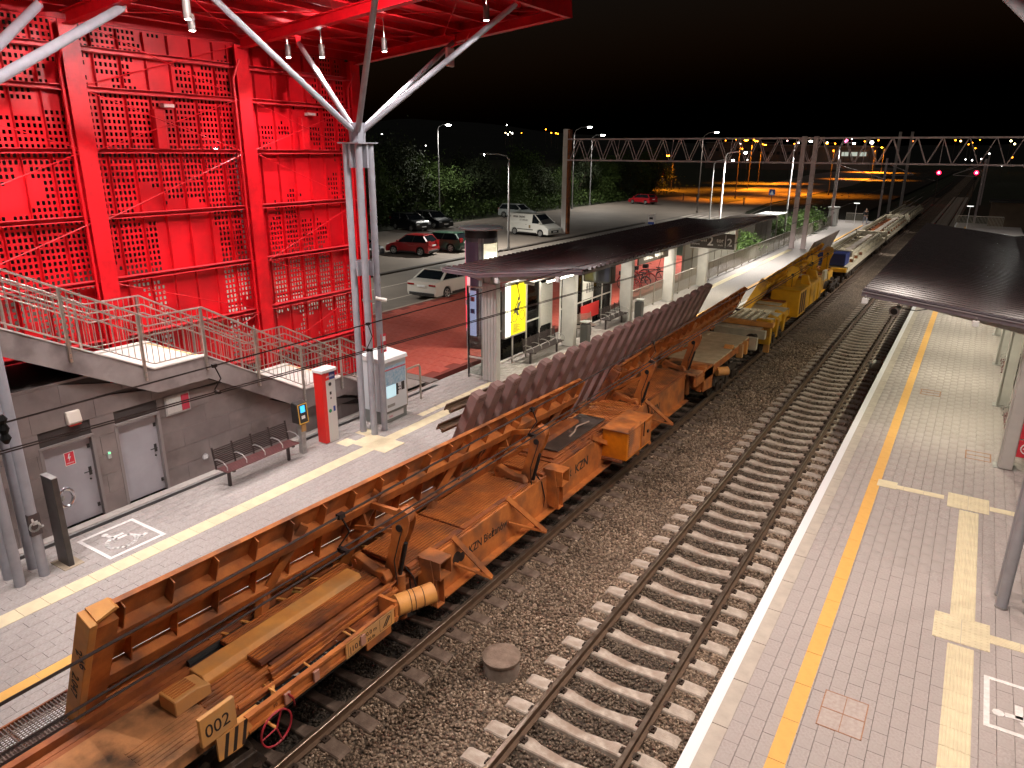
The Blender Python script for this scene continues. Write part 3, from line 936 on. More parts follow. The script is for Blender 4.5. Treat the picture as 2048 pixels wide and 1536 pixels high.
for i in range(1, 4):
    a, c = CY[i]-.0, CY[i+1]+.0
    n = 7; w = (c-a)/n
    for k in range(n):
        for z0, z1 in zip(ROWS, ROWS[1:]):
            panel(a+k*w, a+(k+1)*w-.004, z0+.003, z1-.003).build('perforated_panel', M_REDP, t)
        if k: 
            for z0, z1 in zip(ROWS, ROWS[1:]):
                MB().box(RX-.095, RX+.0, a+k*w-.006, a+k*w+.004, z0+.06, z1-.06).build('stiffener_fin', M_RED, t)
MB().box(RX-.11, RX-.10, CY[0], CY[4]+.2, 10.625, 11.0).build('top_panel', M_REDP, t)
# blind panels of the first bay, out of the picture on the left
MB().box(RX-.11, RX-.10, CY[0], CY[1], .8, 10.6).build('blind_panel', M_REDP, t)
# cable trays and small boxes on the girts
for y, z in ((10.9, 7.95), (15.4, 7.95)):
    MB().box(RX+.02, RX+.20, y-.13, y+.13, z+.06, z+.95).build('cable_box', M_RED, t, bev=.01)
    MB().box(RX+.03, RX+.19, y+.14, y+.42, z+1.0, z+1.08).build('light_bar', mat('pinkish_box', (.7,.45,.42), .5), t)
for (ya, za, yb, zb) in ((9.2,6.45,13.15,7.9),(9.2,5.0,13.15,3.7),(9.2,9.2,13.15,7.95),(9.2,7.95,13.15,9.24),(13.55,5.0,17.2,6.4),(13.55,7.9,17.2,6.5),(13.55,8.0,17.2,9.2),(13.55,9.24,17.2,8.0),
                         (13.55,2.3,17.2,3.6),(13.55,5.05,17.2,3.7),(4.9,6.45,8.85,7.9),(4.9,9.2,8.85,8.0),(4.9,5.05,8.85,6.4),(9.2,2.3,13.15,3.6),(9.2,10.6,13.15,9.3),(9.2,9.3,13.15,10.5)):
    MB().tube((RX+.22, ya, za), (RX+.22, yb, zb), .012, 5).build('tie_rod', M_RED, t)
# roof
RXE, RYE, RY0 = -9.4, 17.55, -1.0
M_DECK = mat('red_roof_deck', (0.62, 0.006, 0.014), 0.38, c2=(0.50, 0.005, 0.012), scale=1.5)
nsh = 8
for i in range(nsh):
    xa = RX-.2 + (RXE-RX+.2)*i/nsh; xb = RX-.2 + (RXE-RX+.2)*(i+1)/nsh - .01
    MB().sec([(xa,RY0,roof_z(xa)+.30),(xb,RY0,roof_z(xb)+.30),(xb,RY0,roof_z(xb)+.34),(xa,RY0,roof_z(xa)+.34)],
             [(xa,RYE,roof_z(xa)+.30),(xb,RYE,roof_z(xb)+.30),(xb,RYE,roof_z(xb)+.34),(xa,RYE,roof_z(xa)+.34)]).build('roof_sheet', M_DECK, t)
x = RX+.5
while x < RXE-.3:
    z = roof_z(x)
    MB().box(x-.05, x-.035, RY0, RYE, z+.12, z+.285).box(x-.035, x+.05, RY0, RYE, z+.12, z+.135).build('purlin', M_RED, t); x += .93
for y in CY[1:4]+[RYE-.07]:
    for dz, hh in ((-.06, .02), (.12-.02, .02)): pass
    b = MB()
    b.bar((RX+.3, y, roof_z(RX)-.13), (RXE-.02, y, roof_z(RXE)-.13), .22, .022)
    b.bar((RX+.3, y, roof_z(RX)+.10), (RXE-.02, y, roof_z(RXE)+.10), .22, .022)
    b.bar((RX+.3, y, roof_z(RX)-.015), (RXE-.02, y, roof_z(RXE)-.015), .016, .21)
    b.build('roof_beam', M_RED, t)
MB().box(RXE-.02, RXE, RY0, RYE, roof_z(RXE)-.16, roof_z(RXE)+.42).box(RXE-.14, RXE-.02, RY0, RYE, roof_z(RXE)-.16, roof_z(RXE)-.14).build('fascia', M_RED, t)
MB().bar((RX-.1, RYE+.01, roof_z(RX)+.10), (RXE, RYE+.01, roof_z(RXE)+.10), .02, .5).build('fascia', M_RED, t)
for k, (xa, ya, xb, yb) in enumerate(((-16.6,9.2,-13.4,13.2),(-16.6,13.2,-13.4,9.2),(-13.2,9.2,-9.7,13.2),(-13.2,13.2,-9.7,9.2),(-16.6,13.5,-13.4,17.3),(-13.2,17.3,-9.7,13.5),(-13.4,13.5,-9.9,17.3),(-16.6,5,-13.4,9),(-13.2,9,-9.7,5))):
    MB().tube((xa, ya, roof_z(xa)+.06), (xb, yb, roof_z(xb)+.06), .012, 5).build('tie_rod', M_RED, t)
# camera hanging under the roof corner
c_ = thing('security_camera', 'white security camera hanging under the red roof edge near its far corner', 'camera', (-12.6, 16.9, 10.3))
MB().box(-12.72,-12.62,16.7,17.0,10.15,10.62).build('body', mat('camera_white', (.75,.6,.6), .4), c_, bev=.02)
MB().path([(-12.67,16.85,10.6),(-12.5,16.9,10.68),(-12.2,16.9,10.72),(-12.1,16.95,10.95)], .02, 6).build('arm', M_RED, c_)

# ------------------------------------------------------------------ tree columns
def tree_column(cx, cy, label, far=True, targets=(), sr=.070):
    t = thing('tree_column', label, 'column', (cx, cy, PZ), 'branching grey columns carrying the red roof')
    for i, j in ((-1,-1),(1,-1),(1,1),(-1,1)):
        MB().tube((cx+.20*i, cy+.20*j, PZ), (cx+.20*i, cy+.20*j, 8.15), .085, 18).build('tube', M_TUBE, t, True)
    for z in (5.0,):
        b = MB()
        b.box(cx-.28, cx+.28, cy-.02, cy+.02, z, z+.36); b.box(cx-.02, cx+.02, cy-.28, cy+.28, z, z+.36)
        b.build('tie_plate', M_TUBE, t)
    MB().box(cx-.34, cx+.34, cy-.34, cy+.34, 8.15, 8.18).build('head_plate', M_TUBE, t)
    b = MB()
    b.box(cx-.30, cx+.30, cy-.03, cy+.03, 7.6, 8.15).box(cx-.03, cx+.03, cy-.30, cy+.30, 7.6, 8.15)
    b.build('gusset', M_TUBE, t)
    b = MB()
    for i in range(8):
        a = R(45*i+22.5)
        b.bar((cx+.16*math.cos(a), cy+.16*math.sin(a), 8.18), (cx+.19*math.cos(a), cy+.19*math.sin(a), 8.62), .13, .03, (math.cos(a), math.sin(a), 0))
    b.tube((cx, cy, 8.18), (cx, cy, 8.55), .14, 12)
    b.build('head', M_TUBE, t)
    for (x, y) in targets:
        z = roof_z(x)-.14
        d = Vector((x-cx, y-cy, z-8.3)).normalized()
        s = Vector((cx, cy, 8.35)) + d*.18
        MB().tube(s, (x, y, z), sr, 14, sr*.9).build('strut', M_TUBE, t, True)
        MB().box(x-.09, x+.09, y-.02, y+.02, z-.10, z+.16).box(x-.14, x+.14, y-.14, y+.14, z+.161, z+.18).build('strut_bracket', M_RED, t)
    MB().box(cx-.24, cx-.12, cy-.245, cy-.12, 2.9, 2.91).build('clamp', M_GALV, t)
    return t
tc = tree_column(-12.88, 13.4, 'grey four-tube column with spreading struts beside the ticket machine', targets=((-15.5,14.2),(-13.0,17.45),(-9.6,15.3),(-12.75,9.4),(-9.6,10.8)))
tc2 = tree_column(-13.2, 4.8, 'grey four-tube column with a wheelchair sign at the left edge, beside the doors', targets=((-15.7,8.0),(-14.9,9.2),(-10.3,4.7),(-13.2,.6)), sr=.092)
for (x, y, z, w) in ((-12.9, 5.0, 1.78, .2),):
    pass
o = MB().box(-12.925, -12.915, 4.91, 5.09, 1.58, 1.98).box(-13.0, -12.92, 4.905, 4.915, 1.58, 1.98).build('wheelchair_sign', mat('dark_sign', (.06,.045,.045), .5), tc2)
wc_ = wheelchair(tc2, (-12.913, 5.0, 1.78), (0,1,0), (0,0,1), .26, .14)
wc_.data.materials.clear(); wc_.data.materials.append(M_WHITE)
o = MB().box(-12.90+.29, -12.90+.30, 13.55, 13.75, 2.95, 3.45).build('no_smoking_sign', mat('red_sign', (.62,.03,.05), .5), tc)
MB().box(-12.60, -12.598, 13.58, 13.72, 3.25, 3.38).box(-12.60, -12.598, 13.59, 13.71, 3.02, 3.14).build('sign_print', M_WHITE, tc)
c_ = thing('security_camera', 'white tubular security camera clamped on the grey column beside the ticket machine', 'camera', (-12.7, 13.6, 4.3))
MB().tube((-12.62,13.45,4.42),(-12.40,13.62,4.36),.05,12).build('body', mat('camera_cream', (.72,.68,.62), .4), c_, True)
MB().box(-12.9,-12.6,13.25,13.30,4.34,4.40).build('clamp_arm', M_GALV, c_)
MB().path([(-12.68,13.3,4.34),(-12.72,13.32,4.1),(-12.68,13.32,4.0),(-12.7,13.3,3.8)], .015, 5).build('cable', M_BLK, c_)

# ------------------------------------------------------------------ downlights
M_LAMPB = mat('downlight_housing', (.22,.19,.18), .45, .3)
M_LED = emis('white_led', (1,.96,.93), 60)
DL_G = 'white downlights hanging under the red roof'
def downlight(x, y, z, label, power, col=(1,.93,.90), up=0.0, top=None, spot=125):
    t = thing('downlight', label, 'lamp', (x, y, z), DL_G)
    MB().tube((x,y,z),(x,y,z+.30),.07,16).build('housing', M_LAMPB, t, True)
    MB().tube((x,y,z-.004),(x,y,z-.001),.055,16).build('led_lens', M_LED, t)
    tz = top or roof_z(x)+.1
    MB().tube((x,y,z+.30),(x,y,tz),.010,5).build('rod', M_LAMPB, t)
    lamp('SPOT', (x,y,z-.03), power, col, t, .06, spot, (x,y,0), .8)
    if up: lamp('SPOT', (x,y,z+.32), up, col, t, .05, 165, (x,y,20), .8)
    return t
LP = 1750
for (x, y, z, lab, up) in ((-12.5,8.9,10.2,'downlight under the red roof, upper one of the near pair in front of the screen',60),(-13.6,9.75,10.2,'downlight under the red roof, lower one of the near pair in front of the screen',60),
    (-14.5,14.0,10.2,'small bright downlight hanging close to the red screen beside the thin strut',90),(-12.97,14.6,10.3,'downlight hanging just left of the spreading strut near the far roof edge',60),(-9.95,14.6,10.75,'unlit-looking downlight hanging near the red roof corner',30),
    (-15.6,13.9,10.25,'downlight behind the thin strut close to the red screen',60)):
    downlight(x, y, z, lab, LP*.5, up=up)
for (x, y, w_) in ((-12.6,4.2,'over the left tubes'),(-10.4,6.3,'nearer the tracks, inner'),(-10.4,1.5,'nearest the camera'),(-15.4,6.6,'above the stairs')):
    downlight(x, y, roof_z(x)-.65, 'downlight under the near part of the red roof, '+w_, LP*.55, up=50)
for i, y in enumerate((2.5, 7.6, 12.2)):  # floodlights added to brighten the red screen
    f_ = thing('fill_floodlight', 'floodlight added on the red roof edge, aimed at the perforated screen, %s from the near side' % ('first','second','third')[i], 'lamp', (-9.75, y, 11.0), 'added floodlights along the roof edge')
    MB().box(-9.82,-9.68,y-.15,y+.15,11.22,11.42).build('housing', M_LAMPB, f_); MB().box(-9.825,-9.821,y-.13,y+.13,11.24,11.40).build('lens', M_LED, f_)  # housing and lens of the added floodlight
    MB().box(-9.78,-9.72,y-.02,y+.02,11.421,11.55).build('bracket', M_LAMPB, f_)
    lamp('SPOT', (-9.85, y, 11.3), 1700, (1,.93,.90), f_, .12, 105, (RX, y+.8, 6.6), .7)
# ================================================================== WORKS TRAIN
M_ORA = mat('orange_wagon_paint', (0.58, 0.19, 0.042), 0.58, c2=(0.40, 0.112, 0.026), scale=3.2, bump=.15, bscale=40, c3=(0.21,0.08,0.035), scale3=1.7, detail=8)
M_ORL = mat('light_orange_paint', (0.78, 0.36, 0.09), 0.6, c2=(0.62, 0.26, 0.07), scale=2.5, bump=.08, bscale=40, c3=(0.5,0.27,0.11), scale3=1.1)
M_RUS = mat('rust_stained_steel', (0.40, 0.12, 0.032), 0.7, c2=(0.26, 0.07, 0.02), scale=3, bump=.2, bscale=40, c3=(.14,.05,.028), scale3=2)
M_DUST = mat('sandy_orange_deck', (0.60, 0.26, 0.10), 0.9, c2=(0.30, 0.14, 0.06), scale=2.2, bump=.15, bscale=60, c3=(0.07,0.04,0.024), scale3=1.7)
M_YELW = mat('yellow_wagon_paint', (0.85, 0.46, 0.02), 0.5, c2=(0.70, 0.33, 0.02), scale=2, bump=.1, bscale=30, c3=(0.36,0.17,0.04), scale3=1.2)
M_BEI = mat('dusty_beige_steel', (0.62, 0.54, 0.40), 0.85, c2=(0.46, 0.39, 0.28), scale=2.5, bump=.15, bscale=30)
M_BOG = mat('greasy_bogie_steel', (0.035, 0.026, 0.022), 0.6, .2, c2=(0.07, 0.045, 0.03), scale=8, bump=.15, bscale=40)
M_PANC = mat('panel_sleeper_concrete', (0.26, 0.155, 0.14), 0.8, c2=(0.20, 0.12, 0.105), scale=2, bump=.1, bscale=60)
M_TXT = mat('dark_stencil_paint', (0.03, 0.018, 0.014), .7)

class Tilt:
    """a steep table leaning towards the tracks; s runs up the slope, t out of its lower face, y along the wagon"""
    def __init__(s, y0, b0, t0, y1, b1, t1):
        s.y0, s.y1 = y0, y1; s.b0, s.t0, s.b1, s.t1 = map(Vector, (b0, t0, b1, t1))
    def P(s, a, t, y):
        k = (y-s.y0)/(s.y1-s.y0)
        b = s.b0.lerp(s.b1, k); tt = s.t0.lerp(s.t1, k); d = (tt-b).normalized(); n = Vector((d.y, -d.x))
        p = b + d*a + n*t
        return (p.x, y, p.y)
    def mem(s, mb, a0, a1, t0, t1, y0=None, y1=None):
        y0 = s.y0 if y0 is None else y0; y1 = s.y1 if y1 is None else y1
        q = [(a0,t0),(a1,t0),(a1,t1),(a0,t1)]
        return mb.sec([s.P(a, t, y0) for a, t in q], [s.P(a, t, y1) for a, t in q])
def tilt_table(T, par, m, ml, L=2.19, step=.62, hose=True):
    y0, y1 = T.y0, T.y1
    b = MB(); T.mem(b, L-.40, L-.02, -.015, 0); b.build('upper_web', m, par)
    b = MB(); T.mem(b, L-.02, L, -.03, .035); b.build('top_flange', m, par)
    b = MB(); T.mem(b, L-.62, L-.40, -.02, .17); b.build('upper_chord', m, par, bev=.008)
    b = MB(); T.mem(b, .92, L-.58, -.05, -.03); b.build('middle_web', m, par)
    b = MB(); T.mem(b, .70, .93, -.02, .17); b.build('middle_chord', m, par, bev=.008)
    for a, t_ in ((.385,.02),(.415,.05),(.56,.03),(.655,.04)):  # lighter colour of the lower bars paints in highlights on the long members
        b = MB(); T.mem(b, a, a+.022, -.03, t_); b.build('long_angle', ml if a < .5 else m, par)
    b = MB(); T.mem(b, .42, .68, -.08, -.05); b.build('lower_web', M_RUS, par)
    b = MB(); T.mem(b, .02, .36, -.02, .12); b.build('lower_chord', m, par, bev=.008)
    for a in (.45, .53, .61):
        b = MB(); T.mem(b, a, a+.018, -.045, -.01); b.build('cable_pipe', M_BLK if a > .5 else M_RUS, par)
    y = y0 + .35; rib = None
    while y < y1-.2:
        b = MB(); b.sec([T.P(L-.40,.0,y),T.P(L-.03,.0,y),T.P(L-.03,.13,y),T.P(L-.40,.16,y)], [T.P(L-.40,.0,y+.014),T.P(L-.03,.0,y+.014),T.P(L-.03,.13,y+.014),T.P(L-.40,.16,y+.014)])
        b.build('upper_rib', m, par)
        y2 = y+.21
        b = MB(); b.sec([T.P(.94,-.04,y2),T.P(L-.64,-.04,y2),T.P(L-.64,.02,y2),T.P(.94,.14,y2)], [T.P(.94,-.04,y2+.014),T.P(L-.64,-.04,y2+.014),T.P(L-.64,.02,y2+.014),T.P(.94,.14,y2+.014)])
        b.build('middle_rib', m, par)
        if int((y-y0)/step) % 2 == 0:
            b = MB(); b.sec([T.P(L-.70,-.03,y2+.2),T.P(L-.64,-.03,y2+.2),T.P(L-.64,-.03,y2+.34)], [T.P(L-.70,.1,y2+.2),T.P(L-.64,.1,y2+.2),T.P(L-.64,.1,y2+.34)]); b.build('gusset', m, par)
        b = MB(); T.mem(b, .40, .68, -.05, -.035, y+.02, y+.035+.05); b.build('lower_rib', M_RUS, par)
        y += step
    b = MB(); T.mem(b, 0, L+.01, -.06, .20, y0-.09, y0); b.build('end_plate', ml, par, bev=.006)
    b = MB(); T.mem(b, .3, L-.1, .0, .18, y0, y0+.26); b.build('end_web', m, par)
    b = MB(); T.mem(b, 0, L, -.02, .15, y1, y1+.03); b.build('end_plate', m, par)
    # sloped cap at the near top corner
    b = MB(); b.sec([T.P(L-.02,-.06,y0),T.P(L-.02,.17,y0),T.P(L-.02,.10,y0+.30),T.P(L-.02,-.06,y0+.30)], [T.P(L+.03,-.06,y0),T.P(L+.03,.17,y0),T.P(L+.03,.10,y0+.25),T.P(L+.03,-.06,y0+.25)])
    b.build('top_cap', ml, par)
def arm(par, T, y, m, xb=-7.18, zb=1.35, s=1.0, w=.34, xt=-6.84, zt=2.55):
    """hydraulic support arm: twin tapered plates standing on the deck hinge, linked back to the table"""
    top = Vector((xt, y, zt)); base = Vector((xb, y, zb))
    d = (top-base).normalized(); n = Vector((d.z, 0, -d.x))
    for dy in (-.08, .08):
        b = MB(); pr = []
        for k, ww in ((-.05, w*.6), (.12, w*.72), (.55, w*.66), (.80, w*.95), (.97, w*.92), (1.07, w*.45)):
            c = base.lerp(top, k); pr.append((c - n*ww/2, c + n*ww/2))
        loop = [p[0] for p in pr] + [p[1] for p in reversed(pr)]
        b.sec([(p.x, y+dy-.012, p.z) for p in loop], [(p.x, y+dy+.012, p.z) for p in loop]); b.build('arm_plate', m, par)
    c = base.lerp(top, .80)
    MB().tube((c.x, y-.12, c.z), (c.x, y-.093, c.z), .06, 16).build('arm_pin', M_DARK, par)
    c = base.lerp(top, .97)
    MB().tube((c.x, y-.075, c.z), (c.x, y+.075, c.z), .13, 16).build('arm_boss', m, par, True)
    MB().bar(base.lerp(top, .1), base.lerp(top, .75), .13, .10, (0,1,0)).build('arm_web', M_RUS, par)
    p = Vector(T.P(s+.75, .14, y+.1)); MB().bar(c, p, .07, .10).build('link_bar', m, par)
    p2 = Vector(T.P(s+.35, .16, y-.12)); MB().bar(base.lerp(top, .7), p2, .05, .07).build('link_bar', m, par)
    MB().bar(Vector(T.P(s+.95, .10, y+.25)), Vector(T.P(.05, .16, y-.1)), .10, .15).build('table_rib', m, par)
    MB().sec([T.P(s+.75,.0,y-.02),T.P(s+.45,.3,y-.02),T.P(s+.05,.0,y-.02)], [T.P(s+.75,.0,y+.02),T.P(s+.45,.3,y+.02),T.P(s+.05,.0,y+.02)]).build('lug_plate', m, par)
    b = MB().prism([(xb-.62,zb+.06),(xb-.66,zb+.20),(xb-.56,zb+.30),(xb-.44,zb+.26),(xb-.14,zb+.16),(xb+.06,zb+.18),(xb+.13,zb+.06),(xb+.10,zb-.02),(xb-.02,zb-.02),(xb-.05,zb+.05),(xb-.30,zb+.08),(xb-.40,zb+.10),(xb-.45,zb+.03),(xb-.58,zb+.0)], 'y', y-.30, y-.14)
    b.build('rocker_foot', m, par, bev=.01)
    MB().tube((xb-.55, y-.32, zb+.19), (xb-.55, y-.10, zb+.19), .045, 12).build('foot_pin', M_RUS, par)
    MB().tube((xb+.06, y-.31, zb+.08), (xb+.06, y-.13, zb+.08), .04, 12).build('foot_pin', M_RUS, par)
    MB().tube((xb+.14, y+.02, zb-.80), (xb+.14, y+.02, zb+.02), .085, 14).build('cylinder', M_ORA, par, True)
    MB().tube((xb+.14, y+.02, zb+.02), tuple(base.lerp(top, .55)+Vector((.12,0,0))), .035, 10).build('piston_rod', M_DARK, par, True)
    MB().path([(xb+.14,y+.14,zb+.1),(xb+.24,y+.22,zb-.1),(xb+.28,y+.3,zb-.5),(xb+.24,y+.3,zb-.75),(xb+.16,y+.25,zb-.5),(xb+.18,y+.2,zb-.15)], .013, 5).build('hose', M_DARK, par)
    MB().path([tuple(c),(c.x-.02,y-.12,c.z-.3),(xb+.16,y-.13,zb+.35),(xb+.18,y-.1,zb-.1)], .011, 5).build('hose', M_DARK, par)
def bracket(par, y, m, x0=-7.05, x1=-6.58, z1=1.47, z0=1.13, pb=.60):
    """outrigger: open box beam with a tapered post reaching down beside the rail"""
    b = MB(); tk = .025
    b.box(x0, x1, y, y+.34, z1-tk, z1).box(x0, x1, y, y+.34, z0, z0+tk).box(x0, x1, y, y+tk, z0+tk, z1-tk).box(x0, x1, y+.34-tk, y+.34, z0+tk, z1-tk)
    b.build('outrigger_box', m, par)
    MB().prism([(x0+.05, z0-.02+.36),(x1-.18, z0+.36),(x1-.12, z0-.02),(x1-.17, pb),(x1-.33, pb+.05),(x0+.0, z0-.30)], 'y', y-.03, y-.008).build('post_plate', m, par)
    b = MB().box(x1-.19, x1-.17, y-.01, y+.20, pb, z0-.002).box(x1-.17, x1-.07, y-.01, y+.005, pb, z0-.002).box(x1-.17, x1-.07, y+.185, y+.20, pb, z0-.002)
    b.box(x1-.15, x1-.06, y+.0, y+.19, pb-.02, pb)
    b.build('post_channel', m, par)
def side_brace(par, ya, xa=-6.98, za=1.42, yf=None, xf=-6.45, zf=.52, m=None, full=True):
    yf = ya+.55 if yf is None else yf
    MB().bar((xa, ya, za), (xf, yf, zf), .10, .035, (1,0,0)).build('side_brace', m or M_ORA, par)
    if full: MB().bar((xa+.05, ya-.05, .92), (xf, yf, zf), .08, .035).build('brace_strut', m or M_ORA, par)
def wheelset(par, y, cx=-7.6):
    for s in (-1, 1):
        x = cx+s*.75
        b = MB()
        prof = [(.46, -.068),(.48,-.06),(.46,-.04),(.455,.065),(.40,.07),(.38,.02),(.16,.03),(.12,.09),(.06,.09)]
        b.lathe([(r_, z*s) for r_, z in prof], 28); b.xf(Matrix.Translation((x, y, .46)) @ Matrix.Rotation(R(90), 4, 'Y')); b.build('wheel', M_BOG, par, True)
    MB().tube((cx-.74, y, .46), (cx+.74, y, .46), .08, 12).build('axle', M_BOG, par, True)
def bogie(par, yc, cx=-7.6, m=M_BOG, wb=1.8):
    for dy in (-wb/2, wb/2): wheelset(par, yc+dy, cx)
    for s in (-1, 1):
        x = cx+s*1.0
        MB().prism([(yc-wb/2-.45,.52),(yc-wb/2-.30,.78),(yc-.45,.86),(yc-.25,.70),(yc+.25,.70),(yc+.45,.86),(yc+wb/2+.30,.78),(yc+wb/2+.45,.52),(yc+wb/2+.30,.50),(yc+wb/2-.15,.62),(yc+.35,.40),(yc-.35,.40),(yc-wb/2+.15,.62),(yc-wb/2-.30,.50)], 'x', x-.05, x+.05).build('bogie_frame', m, par, bev=.012)
        for dy in (-wb/2, wb/2):
            MB().box(x-.10, x+.14, yc+dy-.16, yc+dy+.16, .32, .60).build('axle_box', m, par, bev=.02)
            MB().tube((x+s*.0+.14*s, yc+dy, .46), (x+s*.20, yc+dy, .46), .11, 14).build('box_cover', m, par, True)
            for q in (-.26, .26): MB().tube((x+s*.08, yc+dy+q, .30), (x+s*.08, yc+dy+q, .62), .055, 10).build('spring', m, par)
        MB().box(x-.05, x+.10, yc-.14, yc+.14, .30, .62).build('brake_gear', m, par, bev=.01)
    MB().box(cx-.95, cx+.95, yc-.25, yc+.25, .55, .85).build('bolster', m, par)
def buffer(par, x, y, z=1.05, d=-1):
    MB().tube((x, y, z), (x, y+d*.38, z), .10, 14).build('buffer_sleeve', M_BOG, par, True)
    MB().tube((x, y+d*.38, z), (x, y+d*.60, z), .07, 12).build('buffer_plunger', M_BOG, par, True)
    MB().tube((x, y+d*.60, z), (x, y+d*.64, z), .23, 20).build('buffer_head', M_BOG, par, True)
def grooved(mb, x0, x1, y0, y1, z, pitch=.062, h=.012, skip=()):
    n = int((x1-x0)/pitch)
    for i in range(n):
        x = x0+i*pitch
        mb.box(x, x+pitch*.55, y0, y1, z, z+h)
    return mb

# ------------------------------------------------------------------ wagon 1
W = thing('turnout_wagon', 'rust-stained orange wagon nearest the camera with two steeply tilted ribbed tables', 'railway wagon', (-7.6, 14, 0), 'tilting-table wagons of the works train')
T1 = Tilt(3.28, (-8.62,1.08), (-7.72,2.93), 15.05, (-8.44,.72), (-7.60,2.60))
tilt_table(T1, W, M_ORA, M_ORL)
T2 = Tilt(17.5, (-8.52,.74), (-7.70,2.40), 30.8, (-8.62,1.0), (-7.95,2.42))
tilt_table(T2, W, M_ORA, M_RUS, L=1.78)
for T, (s, y, L) in ((T1,(1.30,4.2,'-9.47')), (T1,(1.45,13.0,'77')), (T2,(1.35,20.0,'77'))):
    p = Vector(T.P(s-.42, .175, y)); d = Vector(T.P(s-.42, .175, y+1))-p; u = Vector(T.P(s, .175, y))-p
text('246', .20, T1.P(.74,.175,6.4), Vector(T1.P(.74,.175,7.4))-Vector(T1.P(.74,.175,6.4)), Vector(T1.P(1.0,.17,6.4))-Vector(T1.P(.74,.17,6.4)), M_TXT, W)
text('77', .26, T1.P(1.45,.18,10.9), Vector(T1.P(.74,.175,7.4))-Vector(T1.P(.74,.175,6.4)), Vector(T1.P(1.0,.17,6.4))-Vector(T1.P(.74,.17,6.4)), M_TXT, W)
text('246', .19, T1.P(1.62,-.0,3.185), Vector((.05,0,-1)), Vector((.97,0,.12)), M_TXT, W)
text('2.047', .19, T1.P(1.18,.0,3.185), Vector((-.42,0,-.9)), Vector((.9,0,-.42)), M_TXT, W)

# central spine and ribbed decks
MB().prism([(-8.2,.50),(-6.78,.50),(-6.78,.53),(-6.93,.53),(-6.95,1.32),(-8.2,1.32)], 'y', 8.6, 21.2).build('spine_beam', M_ORA, W)
MB().prism([(-8.0,.62),(-7.1,.62),(-7.1,1.25),(-8.0,1.25)], 'y', 5.2, 8.6).build('spine_beam', M_RUS, W)
def deck(y0, y1, x0, x1, m=M_RUS, z=1.385):
    MB().box(x0, x1, y0, y1, z-.06, z).build('deck_plate', m, W)
    b = MB(); grooved(b, x0+.02, x1-.02, y0+.01, y1-.01, z)
    b.build('deck_grooves', M_ORA, W)
for y0, y1, x0, x1 in ((5.05,7.45,-8.05,-7.18),(7.95,9.45,-8.1,-7.02),(9.5,11.75,-8.1,-7.02),(12.3,14.6,-8.05,-6.98),(14.7,17.6,-8.05,-6.98),(18.2,21.3,-8.0,-6.95)):
    deck(y0, y1, x0, x1)
for y0, y1 in ((5.05,7.45),(7.95,11.75),(12.3,17.6),(18.2,21.3)):
    for k, (dx, dz) in enumerate(((0,-.03),(.03,-.09),(.05,-.15))):
        MB().box(-7.0+dx-.05, -7.0+dx, y0, y1, 1.385+dz-.045, 1.385+dz).build('side_rail', M_ORA if k != 1 else M_RUS, W)
    MB().box(-8.42,-8.30,y0,y1,1.20,1.30).build('inner_sill', M_RUS, W)
    y = y0+.2
    while y < y1-.2:
        MB().bar((-8.32,y,1.27),(-8.08,y,1.33),.05,.03).build('deck_rung', M_ORL, W); y += .34
for y in (9.0, 10.0, 10.9, 13.6, 15.0, 16.3):   # slotted edge of the grating by the table
    MB().prism([(-8.30,1.33),(-8.12,1.33),(-8.16,1.52),(-8.24,1.56)], 'y', y, y+.5).build('deck_bracket', M_ORA, W)
for y, T in ((7.72, T1), (11.98, T1), (17.9, T2), (21.7, T2)): arm(W, T, y, M_ORA, s=.95 if T is T1 else .7)
for y in (5.9, 9.9, 14.0, 19.5, 24.0):
    T = T1 if y < 16 else T2
    p = Vector(T.P(.75,.15,y)); MB().bar(p, (-8.05, y-.25, .95), .12, .18).build('table_leg', M_ORA, W)
    MB().bar(Vector(T.P(1.95 if T is T1 else 1.6,.08,y+.5)), p, .08, .12).build('table_rib', M_ORA, W)
bracket(W, 8.2, M_ORA); bracket(W, 12.45, M_ORA); bracket(W, 21.9, M_ORA, pb=.65)
MB().prism([(22.0,.62),(22.9,.55),(22.9,1.35),(22.0,1.45)], 'x', -6.62, -6.58).build('side_plate', M_ORA, W)
side_brace(W, 9.1, yf=9.55); side_brace(W, 10.9, yf=11.55); side_brace(W, 14.7, yf=16.4, full=False); side_brace(W, 18.0, yf=18.9); side_brace(W, 16.5, yf=17.2, full=False)
text('KZN Bieżanów', .235, (-6.94, 9.52, .86), (0,1,0), (0,0,1), M_TXT, W, stretch=.88, off=.004)
text('KZN', .33, (-6.94, 13.75, .84), (0,1,0), (0,0,1), M_TXT, W, off=.008)
text('BK', .24, (-6.94, 13.3, .86), (0,1,0), (0,0,1), M_TXT, W)
text('KZN', .33, (-6.94, 18.4, .84), (0,1,0), (0,0,1), M_TXT, W)
b = MB().tube((-6.945,9.15,.98),(-6.935,9.15,.98),.12,20).tube((-6.945,9.30,.93),(-6.936,9.30,.93),.09,16); b.build('emblem', M_TXT, W)
